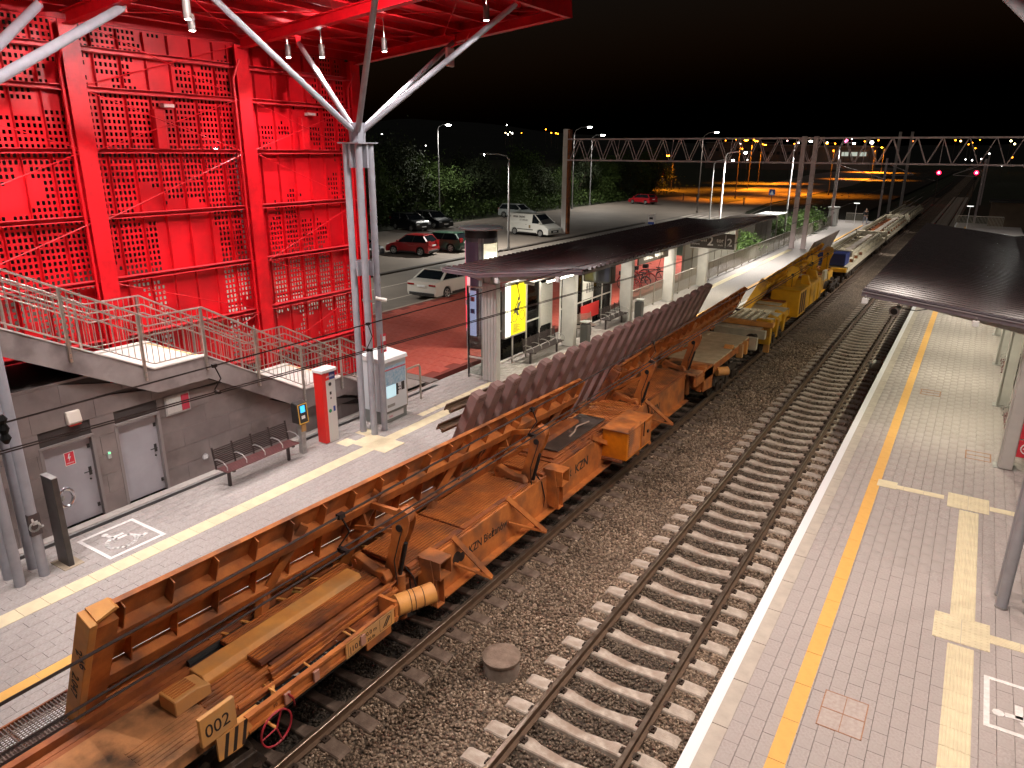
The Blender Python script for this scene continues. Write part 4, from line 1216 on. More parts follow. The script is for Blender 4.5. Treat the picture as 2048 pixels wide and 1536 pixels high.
# stack of dark plates on the deck
for i, (x0, x1, y0, y1, dz) in enumerate(((-7.98,-7.06,12.9,15.9,0),(-7.94,-7.10,13.0,15.7,.05),(-7.9,-7.16,13.3,15.8,.10))):
    MB().box(x0,x1,y0,y1,1.40+dz,1.43+dz).build('steel_plate', M_RUS if i < 2 else mat('dark_steel_plate', (.075,.058,.052), .45, .3, c2=(.12,.09,.075), scale=3), W, bev=.008)
MB().prism([(-7.95,1.535),(-7.6,1.535),(-7.66,1.60),(-7.9,1.60)], 'y', 13.5, 15.2).build('steel_plate', M_RUS, W)
MB().path([(-7.35,14.2,1.54),(-7.32,14.4,1.60),(-7.42,14.7,1.62),(-7.38,15.3,1.57)], .02, 6).build('lashing', mat('pale_strap', (.5,.35,.28), .7), W)
# generator cabinet
x0, x1, y0, y1, z0, z1 = -6.95, -6.28, 15.2, 16.75, .78, 1.50
MB().box(x0,x1,y0,y1,z0,z1).build('cabinet', mat('cabinet_orange', (.74,.22,.006), .45, c2=(.55,.15,.006), scale=3, c3=(.36,.11,.015), scale3=1.5), W, bev=.012)
MB().box(x0-.03,x1+.03,y0-.03,y1+.03,z1+.001,z1+.03).build('cabinet_roof', M_ORA, W, bev=.006)
for i in range(15):
    z = z0+.10+i*.05
    MB().prism([(x1+.002,z),(x1+.022,z-.008),(x1+.022,z-.002),(x1+.002,z+.018)], 'y', y0+.08, y0+.78).build('louvre', M_ORA, W)
MB().box(x1+.001,x1+.014,y0+.88,y1-.06,z0+.06,z1-.06).build('cabinet_door', M_ORA, W, bev=.004)
MB().tube((x1+.02,y1-.30,z0+.4),(x1+.05,y1-.30,z0+.4),.045,12).build('dial', M_DARK, W)
MB().bar((x1+.03,y0+.98,z0+.35),(x1+.03,y0+.98,z0+.75),.02,.02,(1,0,0)).build('cabinet_handle', M_DARK, W)
MB().box(x0-.02,x1-.1,y0-.05,y1+.05,z0-.06,z0-.001).build('cabinet_tray', M_RUS, W)
for i in range(6): MB().tube((x0-.06, y0+.15+.1*i, 1.0), (x0-.06, y0+.15+.1*i, 1.45), .022, 6).build('hydraulic_valve', M_DARK, W)
# near end: sandy deck plate, gratings, light box beam, tray with gravel
MB().prism([(-7.88,1.15),(-6.72,1.15),(-6.72,1.33),(-7.88,1.33)], 'y', 1.0, 4.15).build('end_deck', M_DUST, W)
b = MB(); grooved(b, -7.30, -6.8, 3.2, 4.1, 1.331, .07, .008); b.build('deck_grooves', M_DUST, W)
b = MB().prism([(3.86,1.345),(4.36,1.345),(4.36,1.50),(4.18,1.56),(3.86,1.56)], 'x', -7.62, -7.28); b.build('step_block', M_ORL, W, bev=.012)
b = MB(); grooved(b, -7.60, -7.30, 3.9, 4.2, 1.561, .045, .008); b.build('tread', M_ORA, W)
b = MB().prism([(-7.80,1.20),(-7.50,1.20),(-7.46,1.38),(-7.52,1.46),(-7.80,1.46)], 'y', 4.4, 7.3); b.build('box_beam', M_ORL, W, bev=.01)
b = MB().prism([(-7.50,1.28),(-7.02,1.10),(-7.02,1.13),(-7.50,1.32)], 'y', 4.2, 8.0); b.build('sloped_deck', M_ORA, W)
b = MB()
for i in range(7):
    x = -7.47+i*.062; z = 1.315-(x+7.5)*.40
    b.box(x, x+.035, 4.22, 7.9, z, z+.012)
b.build('deck_grooves', M_ORA, W)
MB().box(-6.66,-6.58,4.35,7.15,1.06,1.10).box(-6.66,-6.58,4.35,7.15,1.26,1.30).box(-6.64,-6.62,4.35,7.15,1.10,1.26).build('side_sill', M_ORA, W)
MB().box(-7.04,-6.98,4.35,7.15,1.04,1.12).build('inner_sill', M_RUS, W)
MB().box(-7.0,-6.62,4.5,6.3,.98,1.01).build('tray_floor', M_DARK, W)
for y in (4.95, 5.55, 6.35, 6.45): MB().tube((-7.04,y,1.17),(-6.62,y,1.13),.016,6).build('crossbar', M_ORL, W)
for k in range(3): MB().path([(-6.98,4.5,1.12+.03*k),(-6.93,5.2,1.15+.02*k),(-6.95,6.0,1.17),(-6.99,7.0,1.24),(-7.05,7.7,1.30)], .018, 6).build('pipe', M_ORA if k else M_RUS, W)
MB().path([(-6.9,4.3,1.12),(-6.75,4.5,1.05),(-6.8,4.9,1.08),(-6.98,5.05,1.16)], .028, 7).build('bent_pipe', M_ORL, W)
g = MB(); rs_ = random.Random(4)
for i in range(420):
    y = rs_.choice([4.75, 5.15, 5.75, 5.95])+rs_.gauss(0,.16); x = -6.80+rs_.gauss(0,.075)
    if not (-6.97 < x < -6.65 and 4.45 < y < 6.35): continue
    s_ = rs_.uniform(.015,.035) if rs_.random() < .97 else .09
    z = 1.02+rs_.uniform(0,.07)
    pts = [(x+s_*rs_.uniform(-1,1)*.9, y+s_*rs_.uniform(-1,1)*.9, z+s_*rs_.uniform(-.7,.9)) for _ in range(4)]
    g.add(pts, [(0,1,2),(0,2,3),(0,3,1),(1,3,2)])
o = g.build('gravel_debris', mat('debris_stone', (.30,.25,.21), .9, c2=(.12,.10,.09), scale=30), W); o['kind'] = 'stuff'
for (y, x, s_) in ((5.35,-6.72,.09),(4.85,-6.75,.08),(4.7,-6.7,.06)):
    MB().lathe([(0,-.3*s_),(s_,-.2*s_),(s_*1.1,.2*s_),(s_*.5,.6*s_),(0,.6*s_)], 6, (x, y, 1.08)).build('broken_stone', mat('pale_stone', (.50,.42,.35), .9), W)
for y in (4.9, 5.4, 6.3):
    MB().box(-6.585,-6.55,y,y+.10,1.09,1.26).build('latch', mat('worn_pink_metal', (.45,.22,.16), .6), W, bev=.008)
MB().path([(-6.56,4.95,1.25),(-6.52,5.0,1.16),(-6.54,5.03,1.05),(-6.58,5.05,.98)], .014, 6).build('red_lever', mat('red_lever_paint', (.35,.02,.03), .5), W)
MB().box(-6.60,-6.575,6.02,7.05,1.04,1.30).build('data_plate', M_ORL, W, bev=.004)
MB().box(-6.62,-6.59,6.45,6.98,.90,1.035).build('lower_plate', M_ORA, W)
text('20.0 m', .10, (-6.573, 6.38, 1.17), (0,1,0), (0,0,1), M_TXT, W)
text('20.0t', .08, (-6.573, 6.45, 1.07), (0,1,0), (0,0,1), M_TXT, W)
text('|101|', .13, (-6.573, 6.09, 1.11), (0,1,0), (0,0,1), M_TXT, W)
text('10', .07, (-6.61, 4.75, 1.14), (0,1,0), (0,0,1), M_TXT, W)
b = MB()
for q in ((6.06,6.34,1.06,1.065),(6.06,6.34,1.275,1.28),(6.06,6.065,1.06,1.28),(6.335,6.34,1.06,1.28),(6.72,6.98,1.07,1.075),(6.72,6.98,1.275,1.28),(6.72,6.725,1.07,1.28),(6.975,6.98,1.07,1.28)):
    b.box(-6.575,-6.573,q[0],q[1],q[2],q[3])
b.prism([(6.78,1.10),(6.81,1.10),(6.93,1.25),(6.90,1.25)], 'x', -6.575, -6.572).prism([(6.83,1.10),(6.86,1.10),(6.96,1.22),(6.94,1.24)], 'x', -6.575, -6.572)
b.build('plate_print', M_TXT, W)
# drum, bracket plates beside the second outrigger
MB().tube((-6.72,7.25,1.17),(-6.46,7.85,1.17),.17,22).build('air_reservoir', M_ORL, W, True)
MB().box(-6.95,-6.6,7.1,7.16,1.0,1.36).build('reservoir_bracket', M_ORA, W)
for i, y in enumerate((7.45,7.52,7.66)): MB().tube((-6.63+.26*(y-7.45)/.6,y,1.17),(-6.625+.26*(y-7.45)/.6,y+.008,1.17),.176,22).build('band', M_TXT, W)
MB().lathe([(.24,0),(.24,.03),(.10,.05),(.03,.10)], 16, (-6.86,6.75,1.02)).build('valve_cover', M_RUS, W, True)
# number plate 002, chevron board
MB().box(-6.66,-6.60,3.74,4.22,1.32,1.72).build('number_plate', M_ORL, W, bev=.006)
text('002', .25, (-6.598, 3.79, 1.42), (0,1,0), (0,0,1), M_TXT, W, stretch=.92)
MB().prism([(3.92,.98),(4.24,.95),(4.42,1.12),(4.34,1.30),(3.92,1.31)], 'x', -6.63, -6.60).build('chevron_board', M_ORL, W)
for i in range(3):
    y = 3.98+i*.13
    MB().prism([(y,.975-.0),(y+.05,.972),(y+.12,1.29),(y+.07,1.295)], 'x', -6.5995, -6.597).build('chevron_stripe', M_TXT, W)
MB().box(-6.75,-6.64,4.2,4.6,1.10,1.26).build('step_bracket', M_ORL, W, bev=.01)
# red hand wheel
hw = Vector((-6.38, 4.60, 1.06))
ring = [(hw.x, hw.y+.235*math.cos(R(a)), hw.z+.235*math.sin(R(a))) for a in range(0, 361, 12)]
M_HW = mat('hand_wheel_red', (.42,.02,.035), .5, c2=(.30,.02,.03), scale=10)
hwo = MB().path(ring, .014, 7).build('hand_wheel', M_HW, W, True)
for a in (65, 185, 285): MB().tube((hw.x, hw.y, hw.z), (hw.x, hw.y+.23*math.cos(R(a)), hw.z+.23*math.sin(R(a))), .011, 6).build('spoke', M_HW, hwo)
MB().tube((-6.62, hw.y, hw.z), (hw.x, hw.y, hw.z), .02, 8).build('wheel_shaft', M_ORL, W)
# frame, gratings and dark longitudinal beams at the left of the near end
gr = MB(); x0, x1 = -9.0, -8.36
y = .6
while y < 6.0: gr.box(x0, x1, y, y+.005, 1.235, 1.262); y += .042
x = x0
while x < x1: gr.box(x, x+.004, .6, 6.0, 1.24, 1.258); x += .042
gr.build('deck_grating', mat('grating_steel', (.30,.23,.20), .5, .6), W)
b = MB().box(-9.02,-8.99,.6,6.0,1.16,1.27).box(-8.36,-8.33,.6,6.0,1.16,1.27)
for y in (.6, 2.7, 4.4): b.box(-8.99,-8.36,y-.02,y+.02,1.16,1.232)
b.build('grating_frame', M_RUS, W)
for i, (a, c, z) in enumerate(((-8.32,-8.24,1.28),(-8.20,-8.12,1.20),(-8.04,-7.96,1.26))): MB().box(a,c,.6,6.0,1.05,z).build('longitudinal_beam', M_RUS, W)
MB().box(-8.33,-8.04,.6,6.0,.98,1.04).build('beam_floor', M_DARK, W)
MB().box(-8.9,-6.9,.9,8.4,.70,.80).build('under_floor', M_BOG, W)
for k in range(3): MB().path([(-8.15,4.6,1.15+.05*k),(-8.10,5.3,1.22+.04*k),(-8.16,6.2,1.18+.03*k),(-8.05,7.1,1.1)], .05, 8).build('hose_bundle', M_DARK, W, True)
MB().path([(-8.02,4.75,1.05),(-8.0,5.0,1.22),(-8.02,5.35,1.28),(-8.05,5.6,1.15)], .03, 8).build('polished_hook', mat('polished_steel', (.5,.5,.55), .2, .9), W, True)
for y in (5.35, 5.75): MB().tube((-8.35,y-.1,1.10),(-7.95,y,1.30),.016,6).build('crossbar', M_ORL, W)
MB().path([(-7.95,6.5,1.36),(-8.02,6.45,1.40),(-8.1,6.4,1.40)], .02, 6).build('tap', mat('brass', (.6,.4,.12), .3, .8), W)
bogie(W, 3.2); bogie(W, 24.4)
# far end over the second bogie
MB().prism([(21.2,1.0),(22.9,1.0),(23.5,1.08),(25.6,1.08),(26.2,.95),(27.3,.95),(27.3,1.30),(21.2,1.30)], 'x', -6.66, -6.58).build('side_sill', M_ORA, W)
MB().box(-8.6,-6.6,22.9,27.3,1.30,1.345).build('end_deck', mat('tan_deck', (.62,.48,.30), .85, c2=(.48,.36,.22), scale=3, bump=.1), W)
MB().prism([(21.3,1.31),(22.9,1.31),(22.9,1.35),(21.3,1.38)], 'x', -8.0, -6.6).build('end_deck', M_DUST, W)
MB().box(-8.9,-6.3,27.3,27.5,.85,1.32).build('headstock', M_BEI, W, bev=.01)
MB().tube((-6.58,23.3,.98),(-6.30,23.6,.98),.15,16).build('air_reservoir', M_ORL, W, True)
MB().tube((-6.9,25.2,1.36),(-6.6,25.2,1.36),.12,14).build('roller', M_ORL, W, True)
for y in (25.9, 26.5): MB().box(-6.66,-6.45,y,y+.18,.85,1.34).build('step_bracket', M_ORL, W, bev=.01)
buffer(W, -6.72, 27.5, d=1); buffer(W, -8.48, 27.5, d=1)

# ------------------------------------------------------------------ turnout panel carried on the tables
PL = thing('switch_load', 'row of brown concrete sleepers with rails, a switch panel leaning on the orange tilted tables', 'track panel', (-8.4, 17, 1))
def psleeper(L):
    b = MB()
    b.prism([(-.17,0),(.17,0),(.14,.20),(.11,.22),(-.11,.22),(-.14,.20)], 'x', .06, L-.06)
    b.sec([(.0,-.13,.02),(.0,.13,.02),(.0,.11,.16),(.0,.08,.18),(.0,-.08,.18),(.0,-.11,.16)], [(.06,-.17,0),(.06,.17,0),(.06,.13,.20),(.06,.10,.22),(.06,-.10,.22),(.06,-.13,.20)])
    b.sec([(L-.06,-.17,0),(L-.06,.17,0),(L-.06,.13,.20),(L-.06,.10,.22),(L-.06,-.10,.22),(L-.06,-.13,.20)], [(L,-.13,.02),(L,.13,.02),(L,.11,.16),(L,.08,.18),(L,-.08,.18),(L,-.11,.16)])
    return b
dots = MB()
PSL = {}
y = 11.15; k = 0
while y < 25.0:
    T = T1 if y < 16.4 else T2
    tt = Tilt(3.28, (-8.62,1.08), (-7.72,2.93), 15.5, (-8.44,.72), (-7.60,2.60))
    L = round((2.66 + .60*(y-11.1)/13.6)/.05)*.05
    if L not in PSL: PSL[L] = psleeper(L).mesh('panel_sleeper', M_PANC)
    a = Vector(tt.P(-.02, -.34, min(y, 22))); a.y = y
    e = Vector(tt.P(1.0, -.34, min(y, 22))); e.y = y
    d = (e-a).normalized(); n = Vector((d.z, 0, -d.x))   # towards the camera side
    # local x -> up the slope, y -> along the wagon, z -> away from the tables (upper face)
    zz = -n
    M = Matrix(((d.x, 0, zz.x), (d.y, 1, zz.y), (d.z, 0, zz.z)))
    o = inst('panel_sleeper', PSL[L], PL, a, M.to_euler())
    for i in range(3):
        for j in range(2):
            p = a + d*(L-.09-.06*j) + n*.003 + Vector((0,-.07+.07*i,0))
            dots.add([p+Vector((0,-.014,0))-d*.014, p+Vector((0,.014,0))-d*.014, p+Vector((0,.014,0))+d*.014, p+Vector((0,-.014,0))+d*.014], [(0,1,2,3)])
    y += .64; k += 1
o = dots.build('bolt_hole', M_DARK, PL); o['kind'] = 'stuff'
for s in (.25, 1.75, 2.25):
    A = []
    q0 = Vector(T1.P(s, -.58, 10.55)); q1 = Vector(T1.P(s, -.58, 15.5)); q2 = Vector((q1.x, 25.2, q1.z))
    for u, v in ((q0, q1), (q1, q2)):
        MB().bar(u, v, .075, .05, (-.9,0,.43)).bar(u+Vector((-.06,0,.03)), v+Vector((-.06,0,.03)), .015, .12, (-.9,0,.43)).bar(u+Vector((-.12,0,.06)), v+Vector((-.12,0,.06)), .14, .02, (-.9,0,.43)).build('panel_rail', M_RAIL, PL)

# ------------------------------------------------------------------ wagon 2 (yellow)
W2 = thing('turnout_wagon', 'yellow wagon behind the orange one, with a tilted yellow table and a box cabinet', 'railway wagon', (-7.6, 38, 0), 'tilting-table wagons of the works train')
T3 = Tilt(33.2, (-8.5,.92), (-7.72,2.50), 47.5, (-8.5,1.2), (-7.72,2.92))
tilt_table(T3, W2, M_YELW, M_YELW, L=1.78, step=.9)
b = MB(); T3.mem(b, -.1, 1.9, -.08, .26, 32.9, 33.3); b.build('end_post', M_YELW, W2, bev=.02)
for y in (36.3, 41.0, 45.5): arm(W2, T3, y, M_YELW, s=.7, w=.55, xt=-7.0, zt=2.75)
MB().prism([(-8.2,.50),(-6.78,.50),(-6.78,.53),(-6.93,.53),(-6.95,1.32),(-8.2,1.32)], 'y', 34.0, 47.5).build('spine_beam', M_YELW, W2)
MB().box(-8.9,-6.35,28.75,29.0,.95,1.28).build('headstock', M_BEI, W2, bev=.01)
MB().box(-8.7,-6.2,29.3,29.55,1.32,1.52).build('cross_beam', M_ORL, W2, bev=.02)
MB().box(-8.6,-6.6,29.0,34.0,1.18,1.30).build('end_deck', M_BEI, W2)
for i in range(5): MB().box(-8.3+.3*i,-8.2+.3*i,29.6,32.4,1.301,1.38).build('deck_slat', mat('pale_timber', (.62,.55,.42), .8, c2=(.5,.42,.3), scale=5), W2)
MB().box(-6.66,-6.56,29.0,34.0,.98,1.28).build('side_sill', M_YELW, W2)
MB().box(-6.9,-6.3,29.4,29.7,.6,1.6).build('outrigger_post', M_YELW, W2, bev=.02)
MB().box(-6.62,-6.40,29.9,30.05,.15,1.3).build('outrigger_leg', M_ORL, W2)
for y in (31.4, 32.6): MB().prism([(-7.1,.5),(-6.5,.45),(-6.45,1.25),(-6.9,1.4)], 'y', y, y+.35).build('plough_plate', M_YELW, W2, bev=.02)
MB().box(-7.75,-6.42,35.3,36.9,.62,1.86).build('cabinet', mat('cabinet_yellow', (.80,.42,.015), .5, c2=(.66,.32,.015), scale=2), W2, bev=.03)
MB().box(-7.80,-6.38,35.25,36.95,1.861,1.90).build('cabinet_roof', M_YELW, W2, bev=.01)
MB().box(-7.35,-6.95,35.27,35.298,.70,1.15).build('cabinet_opening', M_DARK, W2)
for i in range(3): MB().box(-6.418,-6.40,35.5+.45*i,35.75+.45*i,.75,1.75).build('cabinet_slot', mat('slot_brown', (.10,.04,.03), .6), W2)
MB().box(-7.4,-6.5,37.4,41.4,.62,1.75).build('tank', M_YELW, W2, bev=.05)
for y in (38.2, 40.2): MB().prism([(-7.0,.7),(-6.45,.7),(-6.45,1.5),(-6.7,2.2),(-7.0,2.2)], 'y', y, y+.25).build('side_bracket', M_YELW, W2, bev=.02)
for i in range(14):
    y = 34+i*.95
    MB().box(-8.1,-7.02,y,y+.55,1.33,1.37).build('deck_plate', M_RUS if i % 2 else M_BEI, W2)
MB().prism([(-8.4,1.9),(-7.9,3.05),(-7.75,3.1),(-8.2,1.9)], 'y', 45.5, 53.5).build('grey_tarpaulin', mat('grey_tarpaulin', (.16,.12,.10), .8, c2=(.22,.17,.14), scale=2, bump=.3, bscale=8), W2)
MB().box(-6.75,-6.6,42.5,43.3,1.35,1.85).build('data_plate', mat('cream_plate', (.7,.62,.45), .6), W2)
bogie(W2, 31.2); bogie(W2, 46.0)
buffer(W2, -6.72, 28.75); buffer(W2, -8.48, 28.75)

# ------------------------------------------------------------------ beige wagons with concrete beams
def flat_wagon(y0, L, label, blue=False):
    W3 = thing('flat_wagon', label, 'railway wagon', (-7.6, y0, 0), 'dusty beige wagons at the far end of the works train')
    y1 = y0+L
    MB().box(-8.95,-6.35,y0,y1,1.10,1.25).build('floor', M_BEI, W3)
    for x in (-6.42, -8.9): MB().box(x-.04,x+.04,y0,y1,.90,1.10).build('side_sill', M_BEI, W3)
    MB().box(-8.0,-7.2,y0+2,y1-2,.60,1.10).build('spine_beam', M_BEI, W3)
    for x, z, w in ((-8.55,1.5,.3),(-7.5,1.5,.42),(-6.8,1.5,.3)):
        MB().box(x-w/2,x+w/2,y0+1.6,y1-.5,1.26,z).build('long_beam', M_BEI if w < .4 else M_CONC, W3, bev=.03)
    for x in (-8.55, -6.8): MB().tube((x,y0+2.0,1.62),(x,y1-1.0,1.62),.12,12).build('tube_load', mat('pale_tube', (.55,.48,.36), .7, c2=(.42,.36,.26), scale=1), W3, True)
    y = y0+2.5
    while y < y1-1:
        MB().box(-8.85,-6.45,y,y+.16,1.26,1.44).build('cross_member', M_RUS if int(y) % 2 else M_BEI, W3)
        MB().box(-6.46,-6.40,y,y+.08,.86,1.75).build('stake', M_BEI, W3)
        MB().bar((-6.42,y,.95),(-6.42,y+1.2,1.08),.05,.05).build('truss_brace', M_BEI, W3); y += 2.1
    if blue:
        MB().box(-8.55,-6.55,y0-.1,y0+1.5,1.30,2.05).build('blue_housing', mat('dark_blue_paint', (.014,.025,.12), .5, c2=(.02,.035,.16), scale=2), W3, bev=.03)
        MB().box(-8.7,-6.4,y0+1.55,y0+1.8,1.7,2.12).build('cross_beam', M_BEI, W3, bev=.03)
        MB().box(-7.3,-6.4,y0-.35,y0-.1,.95,1.20).build('yellow_step', M_YELW, W3, bev=.02)
        MB().box(-8.6,-7.35,y0-.35,y0-.1,.98,1.2).build('buffer_beam', M_RUS, W3)
        text('PGR', .16, (-7.9, y0-.112, 1.62), (1,0,0), (0,0,1), M_WHITE, W3)
    else:
        MB().box(-8.9,-6.4,y0,y0+.25,1.26,1.62).build('cross_beam', M_BEI, W3, bev=.03)
    bogie(W3, y0+2.6); bogie(W3, y1-2.6)
    return W3
flat_wagon(49.2, 20, 'dusty beige wagon with a dark blue housing at its near end behind the yellow wagon', True)
flat_wagon(70.5, 20, 'beige wagon loaded with pale tubes and beams, between two others of the train')
flat_wagon(91.8, 20, 'farthest beige wagon of the works train, fading into the dark beyond the platforms')
# ================================================================== mirrored red canopy over the right platform
MX = lambda x: -11.3 - x
t = thing('red_canopy', 'red ribbed canopy above the right platform, just outside the top of the picture', 'canopy', (1.6, 13, 8))
for i in range(6):
    xa = -9.4 - 7.6*i/6; xb = -9.4 - 7.6*(i+1)/6 + .01
    MB().sec([(MX(xa),RY0,roof_z(xa)+.30),(MX(xb),RY0,roof_z(xb)+.30),(MX(xb),RY0,roof_z(xb)+.34),(MX(xa),RY0,roof_z(xa)+.34)],
             [(MX(xa),RYE,roof_z(xa)+.30),(MX(xb),RYE,roof_z(xb)+.30),(MX(xb),RYE,roof_z(xb)+.34),(MX(xa),RYE,roof_z(xa)+.34)]).build('roof_sheet', M_DECK, t)
for y in CY[1:4]+[RYE-.07]:
    MB().bar((MX(RX+.3), y, roof_z(RX)-.0), (MX(RXE-.02), y, roof_z(RXE)-.0), .14, .26).build('roof_beam', M_RED, t)
MB().box(MX(RXE)-.02, MX(RXE), RY0, RYE, roof_z(RXE)-.16, roof_z(RXE)+.42).build('fascia', M_RED, t)
def tree_column_r(cx, cy, label, targets):
    t = thing('tree_column', label, 'column', (cx, cy, PZ), 'branching grey columns carrying the red roof')
    for i, j in ((-1,-1),(1,-1),(1,1),(-1,1)):
        MB().tube((cx+.20*i, cy+.20*j, PZ), (cx+.20*i, cy+.20*j, 8.15), .085, 18).build('tube', M_TUBE, t, True)
        MB().tube((cx+.20*i, cy+.20*j, PZ+.001), (cx+.20*i, cy+.20*j, PZ+.03), .10, 18).build('base_ring', M_GALV, t)
    MB().box(cx-.34, cx+.34, cy-.34, cy+.34, 8.15, 8.40).build('head', M_TUBE, t)
    for (x, z) in targets:
        MB().tube((cx, cy, 8.40), (x, cy, z), .085, 14).build('strut', M_TUBE, t, True)
tree_column_r(1.62, 13.35, 'grey tube column standing on the right platform at the right edge of the picture', ((-1.35, 11.25), (4.4, 10.9)))
M_LEDR = M_LED
def downlight_r(x, y, label):
    z = roof_z(MX(x))-.55
    tt = thing('downlight', label, 'lamp', (x, y, z), DL_G)
    MB().tube((x,y,z),(x,y,z+.30),.07,16).build('housing', M_LAMPB, tt, True)
    MB().tube((x,y,z-.004),(x,y,z-.001),.055,16).build('led_lens', M_LED, tt)
    MB().tube((x,y,z+.30),(x,y,z+.8),.010,5).build('rod', M_LAMPB, tt)
    lamp('SPOT', (x,y,z-.03), RLP*(1.5 if x < 0 else .8), RCOL, tt, .06, 130, (x,y,0), .8)
RLP = 860; RCOL = (1,.87,.77)
for (x, y, w_) in ((-1.3,4.5,'track side, nearest'),(-1.3,8.5,'track side, second'),(-1.0,12.5,'track side, third'),(-1.0,15.8,'track side, farthest'),(1.6,6.5,'middle, nearest'),(1.8,10.0,'middle, second'),(2.6,15.0,'middle, farthest')):
    downlight_r(x, y, 'downlight under the canopy over the right platform: '+w_)

# ================================================================== STREET SIDE
M_ASPH = mat('street_asphalt', (0.165, 0.135, 0.11), 0.75, c2=(0.13, 0.108, 0.09), scale=1.2, bump=.15, bscale=50, c3=(.20,.17,.14), scale3=.15)
M_PARK = mat('parking_asphalt', (0.19, 0.155, 0.125), 0.75, c2=(0.16, 0.13, 0.105), scale=.5, bump=.15, bscale=50)
def sheet(name, pts, z, m):
    b = MB().poly([(x, y, z) for x, y in pts]); o = b.build(name, m); o['kind'] = 'structure'; return o
sheet('parking_lot', [(-48.5,-10),(-31.2,-10),(-31.0,90),(-30.5,108),(-37,122),(-46,131),(-48.5,110)], .585, M_PARK)
sheet('street', [(-30.8,-10),(-23,-10),(-23,84),(-26.3,100),(-28.0,118),(-27.6,150),(-27.5,200),(-33,300),(-43,470),(-58,470),(-56,300),(-47,200),(-43.5,150),(-37,122),(-30.4,108),(-30.8,90)], .60, M_ASPH)
b = MB()
for y0, y1 in ((-10,47),(47.4,76)): b.box(-31.2,-30.85,y0,y1,.5,.70)
b.build('street_kerb', mat('kerb_dark', (.07,.055,.045), .8, c2=(.05,.04,.033), scale=4)); bpy.data.objects['street_kerb']['kind'] = 'structure'
M_REDP2 = mat('red_paving', (0.46, 0.085, 0.055), 0.8, c2=(0.38, 0.06, 0.04), scale=3, bump=.1, bscale=60, c3=(.46,.11,.08), scale3=2.5)
pz = thing('red_plaza', 'dark red paved footway between the street and the glass shelter', 'pavement', (-18.7, 30, .7)); 
MB().box(-23,-14.6,18.05,52,.45,.735).build('paving_bed', mat('red_paving_joint', (.20,.035,.025), .9), pz)
slb = {}
rp_ = random.Random(2)
i = 0
for r_ in range(0, 30):
    y = 18.1 + r_*.6
    for c in range(0, 14):
        x = -22.85 + c*.6 + (.3 if r_ % 2 else 0)
        if x+.58 > -14.65 or i >= 295: continue
        if 'a' not in slb: slb['a'] = MB().box(0,.588,0,.588,-.03,0).mesh('red_slab', M_REDP2)
        inst('red_slab', slb['a'], pz, (x, y, .748+rp_.uniform(-.002,.002)), (rp_.uniform(-.003,.003),0,0)); i += 1
MB().box(-23,-14.65,18.1+.6*21.2,52,.70,.748).build('red_paving', M_REDP2, pz)
sm_ = MB().box(-23.0,-14.3,17.6,18.04,.5,.757).build('grey_border', mat('border_stone', (.20,.17,.155), .8, c2=(.16,.135,.12), scale=5), pz)
MB().box(-23.2,-23.0,-10,84,.5,.745).build('white_kerb', mat('pale_kerb', (.36,.29,.24), .8, c2=(.28,.22,.18), scale=3), pz)
sheet('hall_floor', [(-23,-10),(-14.5,-10),(-14.5,17.6),(-23,17.6)], .74, mat('hall_floor_stone', (.28,.24,.22), .8, c2=(.22,.19,.17), scale=2))
b = MB()
b.box(-28.0,-27.88,22,36.5,.60,.606); b.box(-25.3,-25.2,18,36,.60,.606); b.box(-28.0,-27.88,40,52,.60,.606)
for i in range(7): b.box(-30.6+1.1*i, -30.1+1.1*i, 86, 90.5, .60,.607)
b.path([(-24.3,92,.60),(-25.5,103,.60),(-26.6,116,.60),(-26.5,128,.60)], .06, 4)
o = b.build('road_marking', mat('road_paint', (.48,.42,.36), .7, c2=(.35,.3,.26), scale=8)); o['kind'] = 'structure'
for i, x in enumerate(range(0)): pass
b = MB()
for y in (42, 44.6, 47.2, 49.8): b.box(-36.5,-31.6,y,y+.1,.586,.592)
for y in (56,58.6,61.2,63.8,66.4): b.box(-48.3,-43.4,y,y+.1,.586,.592)
o = b.build('parking_marking', mat('faded_paint', (.30,.25,.21), .7)); o['kind'] = 'structure'
# grass verge and roundabout island
sheet('verge', [(-34.4,112),(-33.0,124),(-36,136),(-40,126)], .66, mat('verge_grass', (.06,.07,.02), .95, c2=(.09,.08,.03), scale=2))
sheet('road_side', [(-13,92),(-24,90),(-25.5,110),(-26,140),(-25,200),(-30,300),(-40,470),(-12,470)], .55, mat('dark_verge', (.012,.011,.006), .95, c2=(.018,.015,.008), scale=.7, bump=.3, bscale=5))

